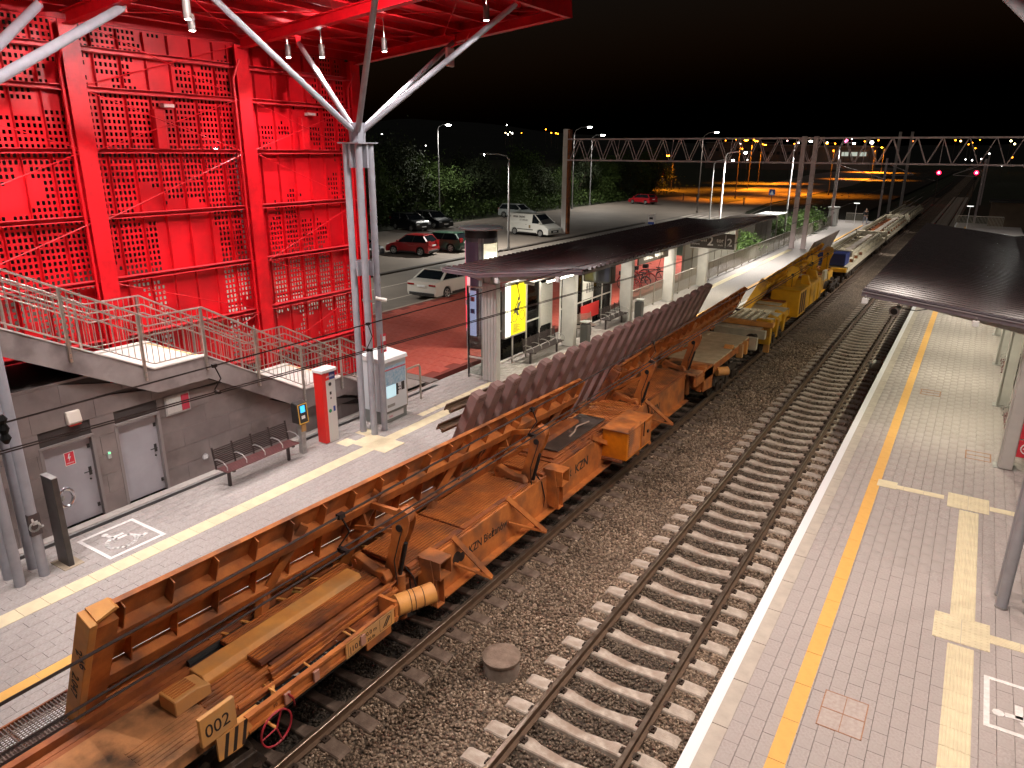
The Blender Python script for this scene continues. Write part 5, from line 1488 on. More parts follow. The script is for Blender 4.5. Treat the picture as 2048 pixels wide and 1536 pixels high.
# ------------------------------------------------------------------ platform shelters
M_ROOF = mat('brown_corrugated_roof', (0.085, 0.050, 0.052), 0.27, .0, c2=(0.065, 0.038, 0.039), scale=2.5, spec=.55)
M_ROOFE = mat('mauve_grey_flashing', (0.20, 0.165, 0.19), 0.35, .2, c2=(0.15, 0.125, 0.145), scale=3)
M_POST = mat('pale_grey_post', (0.55, 0.53, 0.50), 0.5, c2=(0.47, 0.45, 0.43), scale=2)
M_TUBEL = emis('tube_light', (1,.95,.80), 26)
def corr_sheet(par, xa, za, xb, zb, y0, n, pitch=.30, h=.065):
    prof = []
    for i in range(n):
        y = y0+i*pitch
        prof += [(y, 0), (y+pitch*.45, 0), (y+pitch*.58, h), (y+pitch*.87, h)]
    prof.append((y0+n*pitch, 0))
    b = MB(); m = len(prof)
    for x, z in ((xa, za), (xb, zb)):
        for (y, dz) in prof: b.v.append((x, y, z+dz))
    for x, z in ((xa, za), (xb, zb)):
        for (y, dz) in prof: b.v.append((x, y, z+dz-.012))
    for i in range(m-1):
        b.f.append((i, i+1, m+i+1, m+i)); b.f.append((2*m+i, 3*m+i, 3*m+i+1, 2*m+i+1))
        b.f.append((i, 2*m+i, 2*m+i+1, i+1)); b.f.append((m+i, m+i+1, 3*m+i+1, 3*m+i))
    return b.build('roof_sheet', M_ROOF, par)
def shelter(name, label, xv, sgn, y0, y1, posts, back, zb=.28):
    """sgn +1: the wing over the track edge lies at larger x"""
    t = thing(name, label, 'shelter', (xv, y0, PZ))
    xt = xv + sgn*3.65; zt = 4.76; zv = 4.34
    xk = xv - sgn*back; zk = zv + zb
    n = int((y1-y0)/1.2)
    for i in range(n):
        corr_sheet(t, xv, zv, xt, zt, y0+i*1.2, 4)
        corr_sheet(t, xv, zv, xk, zk, y0+i*1.2, 4)
    for (xa, za, xb, zb_) in ((xv, zv, xt, zt), (xv, zv, xk, zk)):
        MB().bar((xa,y0-.05,za-.03),(xb,y0-.05,zb_-.03),.10,.10).build('end_flashing', M_ROOFE, t)
        MB().bar((xa,y0-.11,za+.035),(xb,y0-.11,zb_+.035),.025,.03).build('end_trim', mat('pale_trim', (.40,.36,.38), .3, .4), t)
        MB().bar((xa,y0+.12,za+.055),(xb,y0+.12,zb_+.055),.26,.012).build('end_flashing', M_ROOFE, t)
        MB().bar((xa,y1,za-.02),(xb,y1,zb_-.02),.06,.10).build('end_flashing', M_ROOFE, t)
    MB().bar((xk,y0,zk-.01),(xk,y1,zk-.01),.03,.07).build('back_edge', M_ROOF, t)
    MB().box(xv-.12,xv+.12,y0,y1,zv-.10,zv-.02).build('valley_gutter', M_ROOFE, t)
    for y in posts:
        b = MB()
        b.box(xv-.16,xv-.13,y-.12,y+.12,PZ,zv-.1).box(xv+.13,xv+.16,y-.12,y+.12,PZ,zv-.1).box(xv-.13,xv+.13,y-.012,y+.012,PZ,zv-.1)
        b.build('post', M_POST, t)
        MB().box(xv-.24,xv+.24,y-.2,y+.2,PZ-.02,PZ+.014).build('base_plate', M_GALV, t)
        for (xb, zb_, ) in ((xt-sgn*.15, zt),(xk+sgn*.1, zk)):
            q = MB().sec([(xv,y-.04,zv-.34),(xv,y+.04,zv-.34),(xv,y+.04,zv-.03),(xv,y-.04,zv-.03)],[(xb,y-.04,zb_-.14),(xb,y+.04,zb_-.14),(xb,y+.04,zb_-.04),(xb,y-.04,zb_-.04)])
            q.build('rafter', M_POST, t)
    for k in (.3, .62, .94):
        x = xv+(xt-xv)*k; z = zv+(zt-zv)*k
        MB().box(x-.03,x+.03,y0+.05,y1,z-.09,z-.015).build('purlin', M_POST, t)
    MB().box(xt-.02*sgn-.02,xt-.02*sgn+.02,y0,y1,zt-.10,zt-.015).build('edge_trim', M_ROOF, t)
    return t
SL = shelter('platform_shelter', 'glazed shelter with a dark ribbed butterfly roof on the left platform', -12.85, 1, 18.35, 41.2, (18.9,24.3,29.7,35.0,40.3), 1.35, .05)
SR = shelter('platform_canopy', 'dark ribbed butterfly roof on pale posts over the right platform', 1.55, -1, 19.4, 41.2, (20.0,25.3,30.6,35.9,40.6), 2.4)
# broad casings round the near ends and the posts of the left shelter
for y in (18.9,24.3,29.7,35.0,40.3):
    MB().box(-12.98,-12.47,y-.13,y+.13,PZ+.015,4.0).build('post_casing', M_POST, SL, bev=.015)
for i in range(4): MB().box(-12.97+.12*i,-12.93+.12*i,18.74,18.77,PZ+.03,3.9).build('casing_flute', M_POST, SL)
# glazing
M_MUL = mat('glazing_frame', (.60,.57,.54), .45, .2)
def glazing(ya, yb, x, z0=.95, z1=3.45, step=.92, rails=(2.05,)):
    n = round((yb-ya)/step); w = (yb-ya)/n
    for i in range(n+1): MB().box(x-.03,x+.03,ya+i*w-.022,ya+i*w+.022,PZ,z1).build('mullion', M_MUL, SL)
    for z in (z0-.05,)+rails+(z1,): MB().box(x-.025,x+.025,ya,yb,z,z+.05).build('glazing_rail', M_MUL, SL)
    zs = [z0]+[r_ for r_ in rails]+[z1]
    for i in range(n):
        for za, zb_ in zip(zs, zs[1:]):
            MB().box(x-.004,x+.004,ya+i*w+.024,ya+(i+1)*w-.024,za+.055,zb_-.005).build('glass_pane', GLASS, SL)
glazing(19.2, 23.9, -13.32); glazing(24.6, 29.3, -13.32)
b = MB()
for x in (-13.62,-12.99): b.box(x-.02,x+.02,18.80,18.86,PZ,3.85)
for z in (PZ+.06,1.45,3.8): b.box(-13.6,-13.0,18.81,18.85,z,z+.05)
b.build('end_frame', M_MUL, SL)
for za, zb_ in ((.88,1.44),(1.51,3.79)): MB().box(-13.59,-13.02,18.826,18.834,za,zb_).build('glass_pane', GLASS, SL)
MB().box(-13.62,-13.60,18.79,18.87,PZ,3.85).build('end_seal', M_BLK, SL)
# posters
o = thing('lit_poster', 'glowing yellow poster with a dark cyclist figure in a white light box inside the shelter', 'poster', (-13.2, 21, 2.8))
MB().box(-13.27,-13.13,20.30,21.70,1.80,3.72).build('light_box', mat('box_alu', (.5,.5,.5), .3, .6), o, bev=.01)
MB().box(-13.128,-13.124,20.34,20.66,1.86,3.66).build('white_panel', emis('poster_white', (1,1,.85), 1.6), o)
MB().box(-13.128,-13.124,20.67,21.66,1.86,3.66).build('yellow_panel', emis('poster_yellow', (1,.84,.01), .62), o)
b = MB()
b.prism([(20.90,2.75),(21.05,2.72),(21.12,2.95),(21.35,3.0),(21.25,2.82),(21.12,2.7),(21.22,2.5),(21.08,2.52),(21.0,2.66),(20.88,2.58)], 'x', -13.1235, -13.121)
b.tube((-13.1235,21.2,3.1),(-13.121,21.2,3.1),.07,12)
for yc in (20.92, 21.42): b.path([(-13.122,yc+.17*math.cos(R(a)),2.48+.17*math.sin(R(a))) for a in range(0,361,30)], .012, 4)
for i in range(9):
    b.box(-13.1235,-13.122,20.85,20.85+.25+.3*((i*7) % 5)/5,2.22-.035*i,2.235-.035*i)
b.build('poster_print', mat('poster_ink', (.10,.10,.05), .7), o)
MB().tube((-13.12,20.66,2.35),(-13.09,20.66,2.35),.03,10).build('lock', M_DARK, o)
o = thing('notice_sheet', 'pale blue and white notice behind the glass at the near end of the shelter', 'notice', (-13.4, 18.9, 3))
MB().box(-13.55,-13.30,18.845,18.855,2.20,3.70).build('sheet', emis('notice_bluewhite', (.62,.64,1.0), .55), o)
for i, c in enumerate(((.8,.25,.3),(.2,.2,.5))): MB().box(-13.52,-13.36,18.838,18.843,3.35-.4*i,3.5-.4*i).build('print_block', mat('print%s' % 'ab'[i], c, .6), o)
o = thing('timetable', 'framed pale timetable on the glass wall near the second post of the shelter', 'timetable', (-13.2, 23.2, 2.5))
MB().box(-13.28,-13.24,22.95,23.75,1.75,3.35).build('sheet', mat('timetable_paper', (.62,.60,.55), .7, c2=(.40,.38,.36), scale=40, contrast=(.5,.7)), o)
MB().box(-13.29,-13.23,22.91,22.95,1.7,3.4).box(-13.29,-13.23,23.75,23.79,1.7,3.4).build('frame', M_MUL, o)
o = thing('warning_poster', 'white poster with dark figures above a red notice on the second glass wall', 'poster', (-13.2, 27, 2))
MB().box(-13.28,-13.26,26.4,27.4,2.15,2.95).build('sheet', mat('poster_paper', (.62,.60,.56), .7), o)
b = MB()
for y in (26.75,26.95,27.12,27.27): b.box(-13.259,-13.256,y,y+.09,2.40,2.80).box(-13.259,-13.256,y-.02,y+.11,2.62,2.68)
b.build('figures', M_BLK, o)
MB().box(-13.28,-13.26,26.3,28.0,1.30,1.90).build('red_notice', mat('notice_red', (.60,.03,.03), .6), o)
# tube lights, display, speakers, cameras under the left roof
TLG = 'tube lights under the left shelter roof'
for (ya, yb, lab) in ((20.3,22.2,'bright tube light near the close end of the left shelter roof'),(25.2,26.6,'tube light beside the hanging display under the left roof'),(31.8,33.2,'tube light near the station name board'),(37.4,38.8,'tube light beyond the platform number sign')):
    o = thing('tube_light', lab, 'lamp', (-11.5, ya, 3.98), TLG)
    MB().box(-11.56,-11.44,ya,yb,4.0,4.06).build('housing', M_GALV, o)
    MB().tube((-11.5,ya+.03,3.965),(-11.5,yb-.03,3.965),.032,10).build('tube', M_TUBEL, o)
    for y in (ya+.2,yb-.2): MB().box(-11.51,-11.49,y-.01,y+.01,4.06,4.34).build('hanger', M_GALV, o)
    lamp('AREA', (-11.5,(ya+yb)/2,3.92), 150, (1,.94,.76), o, .12, target=(-11.5,(ya+yb)/2,0), sy=yb-ya)
for (y, lab) in ((22.5,'added tube light under the back wing of the left shelter roof, nearest'),(28,'added tube light under the back wing of the left shelter roof, middle'),(34,'added tube light under the back wing of the left shelter roof, farthest')):  # unseen tube lights added to brighten the red plaza
    o = thing('tube_light', lab, 'lamp', (-13.8, y, 4.1), TLG)
    MB().box(-13.86,-13.74,y-.7,y+.7,4.12,4.18).build('housing', M_GALV, o); MB().tube((-13.8,y-.67,4.09),(-13.8,y+.67,4.09),.03,10).build('tube', M_TUBEL, o)
    lamp('AREA', (-13.8,y,4.04), 150, (1,.93,.80), o, .12, target=(-15.2,y,0), sy=1.4)
o = thing('display_screen', 'black two-sided information display hanging under the left shelter roof', 'display', (-11.4, 24, 3.8))
MB().box(-11.98,-10.86,23.9,24.25,3.42,4.12).build('case', M_BLK, o, bev=.02)
MB().box(-11.90,-11.46,23.885,23.899,3.50,4.05).box(-11.40,-10.94,23.885,23.899,3.50,4.05).build('screen', mat('dark_screen', (.05,.05,.06), .08, spec=.8), o)
for x in (-11.7,-11.1): MB().box(x-.02,x+.02,24.05,24.09,4.12,4.5).build('hanger', M_GALV, o)
M_CREM = mat('camera_cream', (.72,.68,.62), .4)
for (x, y, z, lab) in ((-12.0,20.0,3.95,'small cream camera under the near edge of the left shelter roof'),(-12.2,31.0,3.6,'cream camera beside the station name board')):
    o = thing('security_camera', lab, 'camera', (x, y, z))
    MB().tube((x-.12,y-.1,z),(x+.14,y+.1,z-.06),.055,12).build('body', M_CREM, o, True)
    MB().box(x-.03,x+.03,y-.02,y+.02,z+.05,z+.4).build('mount', M_GALV, o)
for (x, lab) in ((-12.1,'white speaker box at the left part of the shelter front edge'),(-10.0,'white speaker box under the right part of the shelter front edge')):
    o = thing('edge_lamp', lab, 'speaker', (x, 18.25, 4.2)); z = 4.34+(x+12.85)*.115-.18
    MB().box(x-.07,x+.07,18.22,18.34,z-.09,z+.06).build('box', M_WHITE, o, bev=.01)
    MB().box(x-.02,x+.02,18.26,18.30,z+.06,z+.14).build('mount', M_GALV, o)
# name board and platform sign
M_SGN = mat('sign_dark_grey', (.055,.045,.038), .5)
o = thing('station_sign', 'dark grey station name board reading Gdańsk Kiełpinek under the left shelter roof', 'sign', (-12.7, 33, 3.4))
MB().box(-12.80,-12.74,30.9,34.7,3.08,3.62).build('board', M_SGN, o, bev=.01)
text('Gdańsk Kiełpinek', .34, (-12.737, 31.5, 3.24), (0,1,0), (0,0,1), M_WHITE, o, off=.006)
for y in (31.3,34.3): MB().box(-12.79,-12.75,y-.02,y+.02,3.62,4.05).build('hanger', M_GALV, o)
o = thing('platform_sign', 'dark hanging sign reading peron 2 tor 2 with a white frame', 'sign', (-10.9, 36, 3.8))
MB().box(-12.1,-9.88,36.0,36.10,3.46,4.20).build('board', M_SGN, o)
MB().box(-12.1,-9.80,35.985,36.115,3.42,3.46).box(-9.88,-9.80,35.985,36.115,3.46,4.6).build('frame', M_WHITE, o)
text('peron', .32, (-12.05, 35.995, 3.78), (1,0,0), (0,0,1), M_WHITE, o, off=.006)
text('2', .62, (-11.24, 35.995, 3.60), (1,0,0), (0,0,1), M_WHITE, o, off=.01)
text('platform', .12, (-12.03, 35.995, 3.60), (1,0,0), (0,0,1), M_WHITE, o)
text('tor', .28, (-10.78, 35.995, 3.78), (1,0,0), (0,0,1), M_WHITE, o, off=.004)
text('track', .12, (-10.70, 35.995, 3.60), (1,0,0), (0,0,1), M_WHITE, o)
text('2', .52, (-10.26, 35.995, 3.62), (1,0,0), (0,0,1), M_WHITE, o, off=.008)
MB().box(-10.35,-10.32,35.99,35.999,3.52,4.14).build('divider', M_WHITE, o)

# ------------------------------------------------------------------ benches
M_SLAT = mat('dark_bench_slat', (.05,.035,.035), .45, .3)
M_SLATR = mat('brown_red_bench_slat', (.13,.045,.045), .5, c2=(.10,.035,.035), scale=10)
def bench(label, loc, rz, L=2.0, group='slatted metal benches on the platforms', red=True, silver=False, arms=True):
    t = thing('bench', label, 'bench', (0,0,0), group)
    ms = M_STEEL if silver else M_SLAT
    for i in range(6): MB().box(.10+.065*i,.145+.065*i,-L/2,L/2,.43,.455).build('seat_slat', M_SLATR if red else ms, t)
    for i in range(9):
        z = .50+.045*i; x = .06-.11*(z-.5)
        MB().box(x-.012,x+.012,-L/2,L/2,z,z+.022).build('back_slat', ms, t)
    n = 4 if L > 1.5 else 2
    for k in range(n+1):
        y = -L/2 + L*k/n
        MB().bar((.08,y,.42),(.0,y,.93),.03,.03).build('back_support', ms, t)
        if arms: MB().path([(.04,y,.64),(.15,y,.685),(.36,y,.67),(.48,y,.58),(.48,y,.50)], .013, 6).build('armrest', M_GALV, t, True)
    for y in (-L/2+.18, L/2-.18):
        MB().box(.22,.28,y-.03,y+.03,0,.42).build('leg', M_SLAT, t); MB().box(.05,.48,y-.03,y+.03,.395,.428).build('crosspiece', M_SLAT, t)
    t.location = loc; t.rotation_euler = (0,0,rz)
    return t
bench('dark slatted bench with curved armrests against the grey wall near the round vent', (-13.52, 9.95, PZ), 0, 2.05)
bench('dark bench in front of the first glass wall of the left shelter', (-12.95, 22.3, PZ), 0, 2.3, red=False)
bench('dark bench in front of the second glass wall, beyond the silver seat', (-12.95, 28.4, PZ), 0, 2.0, red=False)
bench('short silver slatted seat beside the second post of the left shelter', (-13.2, 26.1, PZ), R(-25), 1.1, red=False, silver=True, arms=False)
bench('dark bench on the right platform, nearer of the two under the canopy', (1.95, 22.1, PZ), R(180), 2.0)
bench('dark bench on the right platform, farther of the two under the canopy', (1.95, 28.6, PZ), R(180), 2.0)
for (x, y, lab) in ((-12.25,24.75,'dark litter bin beside the second post of the left shelter'),(-12.25,30.1,'dark litter bin beside the third post of the left shelter')):
    o = thing('litter_bin', lab, 'bin', (x, y, PZ), 'litter bins by the shelter posts')
    MB().box(x-.16,x+.16,y-.17,y+.17,PZ+.08,PZ+.85).build('body', mat('bin_dark', (.06,.06,.06), .4), o, bev=.03)
    MB().box(x-.18,x+.18,y-.19,y+.19,PZ+.92,PZ+.96).build('lid', M_GALV, o, bev=.01)
    MB().box(x-.03,x+.03,y-.03,y+.03,PZ,PZ+.92).build('stand', M_GALV, o)
# signs and frames at the near post of the right canopy
o = thing('prohibition_sign', 'red and white no smoking signs on the post at the right edge of the picture', 'sign', (1.78, 19.8, 1.5))
MB().box(1.70,2.05,19.72,19.74,1.62,2.0).box(1.70,2.05,19.72,19.74,1.16,1.58).build('plate', mat('red_sign', (.62,.03,.05), .5), o)
b = MB().path([(1.88+.12*math.cos(R(a)),19.715,1.38+.12*math.sin(R(a))) for a in range(0,361,24)], .014, 5)
b.box(1.80,1.96,19.713,19.718,1.365,1.395); b.build('symbol', M_WHITE, o)
MB().box(1.42,1.70,19.78,20.22,PZ+.015,4.0).build('post_casing', M_POST, SR, bev=.015)
MB().box(1.95,2.2,19.3,19.9,PZ,1.15).build('plinth_box', M_POST, SR, bev=.02)
# right shelter back wall with glass
for y in (20.0,25.3,30.6,35.9): MB().box(1.98,2.02,y+.2,y+5.1,PZ+.05,3.4).build('back_panel', mat('frosted_panel', (.40,.38,.34), .35), SR)
o = thing('loudspeaker', 'dark round loudspeaker with pale rim under the near edge of the right canopy', 'loudspeaker', (-1.0, 19.6, 4.3))
MB().tube((-1.35,19.5,4.34),(-1.28,19.75,4.40),.13,18,.06).build('horn', M_GALV, o, True)
MB().tube((-1.352,19.492,4.338),(-1.35,19.5,4.34),.085,16).build('mouth', M_DARK, o)
MB().path([(-1.28,19.75,4.4),(-.9,19.8,4.36),(-.6,19.8,4.45)], .012, 5).build('cable', M_DARK, o)
for (x, lab) in ((-2.0,'pale box lamp at the track end of the right canopy edge'),(.35,'pale box lamp under the middle of the right canopy edge')):
    o = thing('edge_lamp', lab, 'speaker', (x, 19.4, 4.4)); z = 4.34+(1.55-x)*.115-.16
    MB().box(x-.07,x+.07,19.22,19.36,z-.08,z+.05).build('box', M_WHITE, o, bev=.01)
    MB().box(x-.02,x+.02,19.28,19.32,z+.05,z+.12).build('mount', M_GALV, o)
for k, y in enumerate((22.5, 27.9, 33.3, 38.6)):
    o = thing('tube_light', 'tube light under the right canopy roof, number %s from the near end' % ('one','two','three','four')[k], 'lamp', (.3, y, 4.1), 'tube lights under the right canopy')
    MB().box(.24,.36,y-.7,y+.7,4.16,4.20).build('housing', M_GALV, o)
    MB().tube((.3,y-.68,4.13),(.3,y+.68,4.13),.03,10).build('tube', M_TUBEL, o)
    lamp('AREA', (.3,y,4.08), 130, (1,.95,.72), o, .12, target=(.3,y,0), sy=1.4)

# ------------------------------------------------------------------ platform furniture on the left
M_INFW = mat('info_white', (.66,.63,.60), .4)
o = thing('info_column', 'tall red and white information column with a blue band beside the black card validator', 'information column', (-13.4, 12.2, PZ))
MB().box(-13.52,-13.24,12.02,12.46,PZ,2.66).build('body', M_INFW, o, bev=.008)
MB().box(-13.525,-13.235,12.008,12.019,PZ+.02,2.65).box(-13.238,-13.2345,12.02,12.13,PZ+.02,2.65).build('red_panel', mat('info_red', (.72,.02,.015), .4), o)
MB().box(-13.56,-13.20,11.98,12.50,2.661,2.74).build('cap', M_WHITE, o, bev=.008)
MB().box(-13.2345,-13.232,12.25,12.45,2.45,2.64).build('blue_band', mat('info_blue', (.03,.05,.22), .4), o)
MB().box(-13.2345,-13.232,12.13,12.25,2.45,2.64).build('red_band', mat('info_red', (.72,.02,.015), .4), o)
text('pkm', .075, (-13.231, 12.15, 2.52), (0,1,0), (0,0,1), M_WHITE, o); text('skm', .085, (-13.231, 12.28, 2.52), (0,1,0), (0,0,1), M_WHITE, o)
b = MB().tube((-13.2345,12.27,2.33),(-13.232,12.27,2.33),.05,14).box(-13.2345,-13.232,12.24,12.30,2.05,2.13).box(-13.2345,-13.232,12.25,12.29,1.93,1.98)
b.build('symbols', M_BLK, o)
MB().tube((-13.2345,12.22,1.62),(-13.232,12.22,1.62),.05,14).build('green_symbol', mat('green_print', (.03,.25,.10), .5), o)
MB().box(-13.2345,-13.232,12.33,12.40,1.58,1.72).build('blue_symbol', mat('blue_print', (.03,.06,.30), .5), o)
o = thing('card_validator', 'black card validator with a yellow rim and lit blue screen on a steel post', 'ticket validator', (-13.3, 11.3, PZ))
MB().box(-13.40,-13.26,11.24,11.38,PZ,1.56).build('post', M_GALV, o, bev=.006)
MB().box(-13.36,-13.22,11.25,11.37,1.36,1.545).build('notice_plate', mat('orange_plate', (.45,.25,.09), .5), o)
MB().prism([(-13.48,1.57),(-13.20,1.57),(-13.24,2.08),(-13.40,2.14),(-13.48,2.08)], 'y', 11.16, 11.46).build('case', M_BLK, o, bev=.02)
b = MB(); X0, Xt = -13.197, -13.235
def pf(y, z): return (X0-.001 + (Xt-X0)*(z-1.57)/.51, y, z)
for (ya, yb, za, zb_) in ((11.165,11.455,1.575,1.595),(11.165,11.455,2.055,2.075),(11.165,11.185,1.595,2.055),(11.435,11.455,1.595,2.055)):
    b.sec([pf(ya,za),pf(yb,za),pf(yb,zb_),pf(ya,zb_)], [tuple(Vector(q)+Vector((.006,0,0))) for q in (pf(ya,za),pf(yb,za),pf(yb,zb_),pf(ya,zb_))])
b.build('yellow_rim', mat('rim_yellow', (.75,.42,.06), .4), o)
MB().sec([pf(11.24,1.86),pf(11.38,1.86),pf(11.38,2.03),pf(11.24,2.03)], [tuple(Vector(q)+Vector((.004,0,0))) for q in (pf(11.24,1.86),pf(11.38,1.86),pf(11.38,2.03),pf(11.24,2.03))]).build('screen', emis('blue_screen', (.05,.45,.95), 1.6), o)
MB().sec([pf(11.25,1.70),pf(11.36,1.70),pf(11.36,1.78),pf(11.25,1.78)], [tuple(Vector(q)+Vector((.004,0,0))) for q in (pf(11.25,1.70),pf(11.36,1.70),pf(11.36,1.78),pf(11.25,1.78))]).build('card_label', M_WHITE, o)
o = thing('ticket_machine', 'white and blue ticket machine with a screen behind the grey tube column', 'ticket machine', (-13.2, 14.4, PZ))
MB().box(-13.75,-12.95,13.85,14.85,PZ,1.10).build('plinth', mat('machine_grey', (.20,.21,.20), .5), o, bev=.01)
MB().box(-13.72,-12.90,13.87,14.83,1.101,2.52).build('body', mat('machine_white', (.72,.75,.78), .4), o, bev=.015)
MB().prism([(-13.78,2.521),(-12.85,2.521),(-12.88,2.62),(-13.74,2.70)], 'y', 13.83, 14.87).build('roof', M_WHITE, o, bev=.01)
MB().box(-12.899,-12.894,13.92,14.78,1.85,2.40).build('blue_panel', mat('machine_blue', (.26,.48,.66), .4, c2=(.55,.68,.78), scale=14), o)
MB().box(-12.899,-12.892,13.9,14.8,2.28,2.32).build('red_stripe', mat('machine_red', (.6,.10,.14), .4), o)
MB().box(-12.899,-12.885,13.98,14.36,1.50,1.84).build('screen', emis('machine_screen', (.55,.78,.85), .8), o)
MB().box(-12.899,-12.875,14.38,14.44,1.52,1.84).build('screen_hood', M_BLK, o)
MB().box(-12.899,-12.89,14.60,14.72,1.60,1.84).build('card_slot', M_BLK, o)
MB().box(-12.899,-12.89,14.0,14.30,1.22,1.30).build('coin_tray', M_GALV, o)
for i in range(4): MB().box(-12.899,-12.892,14.47+.06*(i % 2),14.50+.06*(i % 2),1.62+.08*(i//2),1.66+.08*(i//2)).build('button', M_BLK, o)
MB().box(-12.949,-12.944,13.98,14.70,.86,1.02).build('red_notice', mat('paper_white', (.7,.66,.66), .6), o)
text('bilet', .09, (-12.943, 14.1, .90), (0,1,0), (0,0,1), mat('machine_red', (.6,.10,.14), .4), o)
o = thing('hoop_barrier', 'stainless steel hoop barrier standing beyond the ticket machine', 'barrier', (-13.5, 15.9, PZ))
MB().path([(-13.5,15.5,PZ),(-13.5,15.5,1.78),(-13.5,15.55,1.86),(-13.5,16.1,1.86),(-13.5,16.15,1.78),(-13.5,16.15,PZ)], .032, 10).build('hoop', M_STEEL, o, True)
MB().tube((-13.5,15.5,1.15),(-13.5,16.15,1.15),.016,8).build('crossbar', M_STEEL, o)
o = thing('steel_stele', 'tall dark steel slab with a round polished ring on its side near the left tubes', 'stele', (-13, 5.4, PZ))
MB().box(-13.24,-12.86,5.36,5.46,PZ+.01,2.50).build('slab', mat('dark_stele', (.085,.075,.07), .4, .3, c2=(.06,.052,.05), scale=4), o, bev=.004)
MB().box(-13.24,-12.86,5.355,5.465,2.501,2.515).build('cap', M_GALV, o)
MB().box(-13.30,-12.80,5.25,5.60,PZ-.002,PZ+.012).build('base_plate', mat('base_dirty', (.35,.28,.2), .8), o)
ring = [(-13.0+.0, 5.60+.13*math.cos(R(a)), 2.02+.17*math.sin(R(a))) for a in range(0,361,20)]
MB().path(ring, .035, 8).build('polished_ring', mat('polished_steel', (.5,.5,.55), .2, .9), o, True)
MB().tube((-13.1,5.46,2.02),(-13.0,5.56,2.02),.05,10).build('ring_mount', M_GALV, o)

# advertising column
AX, AY = -15.62, 22.5
o = thing('advertising_column', 'round lit advertising column with a pale disc roof and a city map', 'advertising column', (AX, AY, PZ))
MB().tube((AX,AY,PZ),(AX,AY,1.30),.60,32).build('base', mat('column_base', (.035,.033,.035), .4), o, True)
MB().tube((AX,AY,4.95),(AX,AY,5.22),.61,32).build('dark_neck', M_BLK, o, True)
b = MB().lathe([(.0,5.22),(.78,5.24),(.84,5.28),(.80,5.33),(.3,5.38),(0,5.39)], 36, (AX,AY,0)); b.build('roof_disc', mat('pale_disc', (.80,.84,.86), .4), o, True)
def arcpanel(a0, a1, z0, z1, m, r_=.605, name='poster', th=.01, n=10):
    b = MB(); q = []
    for i in range(n+1):
        a = R(a0+(a1-a0)*i/n); q.append((math.cos(a), math.sin(a)))
    for (c, s) in q: b.v += [(AX+r_*c,AY+r_*s,z0),(AX+r_*c,AY+r_*s,z1),(AX+(r_-th)*c,AY+(r_-th)*s,z0),(AX+(r_-th)*c,AY+(r_-th)*s,z1)]
    for i in range(n):
        k = i*4; b.f += [(k,k+4,k+5,k+1),(k+2,k+3,k+7,k+6),(k+1,k+5,k+7,k+3),(k,k+2,k+6,k+4)]
    b.f += [(0,1,3,2),(n*4,n*4+2,n*4+3,n*4+1)]
    return b.build(name, m, o, True)
MB().tube((AX,AY,1.3),(AX,AY,4.95),.585,32).build('core', mat('column_core', (.12,.12,.13), .4), o, True)
arcpanel(-132, -66, 1.35, 4.8, emis('poster_dark', (.04,.02,.03), .8))
arcpanel(-160, -133, 1.35, 4.8, emis('poster_pink', (.9,.35,.45), .9))
arcpanel(-150, -112, 2.6, 4.0, emis('poster_red', (.85,.02,.06), 1.1), .612, 'poster_figure')
arcpanel(-118, -100, 2.9, 3.5, emis('poster_skin', (.9,.5,.5), .9), .615, 'poster_figure')
arcpanel(-150, -120, 1.5, 2.4, emis('poster_red', (.85,.02,.06), 1.1), .612, 'poster_figure')
mp = arcpanel(-46, 24, 1.35, 4.75, None, .606, 'city_map')
m = bpy.data.materials.new('lit_city_map'); m.use_nodes = True; nt = m.node_tree; bs = nt.nodes['Principled BSDF']
v = nt.nodes.new('ShaderNodeTexVoronoi'); v.feature = 'DISTANCE_TO_EDGE'; v.inputs['Scale'].default_value = 4.5
tc = nt.nodes.new('ShaderNodeTexCoord'); nt.links.new(tc.outputs['Object'], v.inputs['Vector'])
rp = nt.nodes.new('ShaderNodeValToRGB'); rp.color_ramp.elements[0].position = .0; rp.color_ramp.elements[0].color = (.30,.26,.16,1)
rp.color_ramp.elements[1].position = .06; rp.color_ramp.elements[1].color = (.95,.85,.52,1)
nt.links.new(v.outputs['Distance'], rp.inputs[0]); nt.links.new(rp.outputs[0], bs.inputs['Emission Color']); bs.inputs['Emission Strength'].default_value = .85
mp.data.materials.clear(); mp.data.materials.append(m)
for a in (-64, -58, -50, 26, 178): arcpanel(a, a+3, 1.3, 4.95, M_GALV, .625, 'frame_rib', .04, 1)

# ------------------------------------------------------------------ fence behind the left platform
M_FEN = mat('fence_steel', (.33,.30,.25), .5, .4)
f = thing('platform_fence', 'long grey steel railing along the back of the left platform beyond the shelter', 'fence', (-13.0, 56, PZ))
MB().tube((-13.0,30.2,1.86),(-13.0,83,1.86),.025,8).build('top_rail', M_STEEL, f, True)
MB().box(-13.02,-12.98,30.2,83,.86,.90).build('bottom_rail', M_FEN, f)
y = 30.2
while y < 83: MB().box(-13.025,-12.975,y-.03,y+.03,PZ,1.86).build('post', M_FEN, f); y += 1.76
bm_ = MB().box(-.010,.010,-.010,.010,0,.95).mesh('baluster', M_FEN)
y = 30.35; i = 0
while y < 56 and i < 290:
    inst('baluster', bm_, f, (-13.0, y, .90)); y += .11; i += 1
    if i == 170: pass
b = MB()
while y < 83: b.box(-13.01,-12.99,y-.01,y+.01,.9,1.85); y += .16
o = b.build('far_baluster', M_FEN, f); o['kind'] = 'stuff'
f = thing('end_fence', 'short upright railing closing the far end of the left platform beside the white cabinet', 'fence', (-11, 88, PZ))
MB().box(-12.3,-10.2,88.0,88.05,1.80,1.86).build('top_rail', M_STEEL, f)
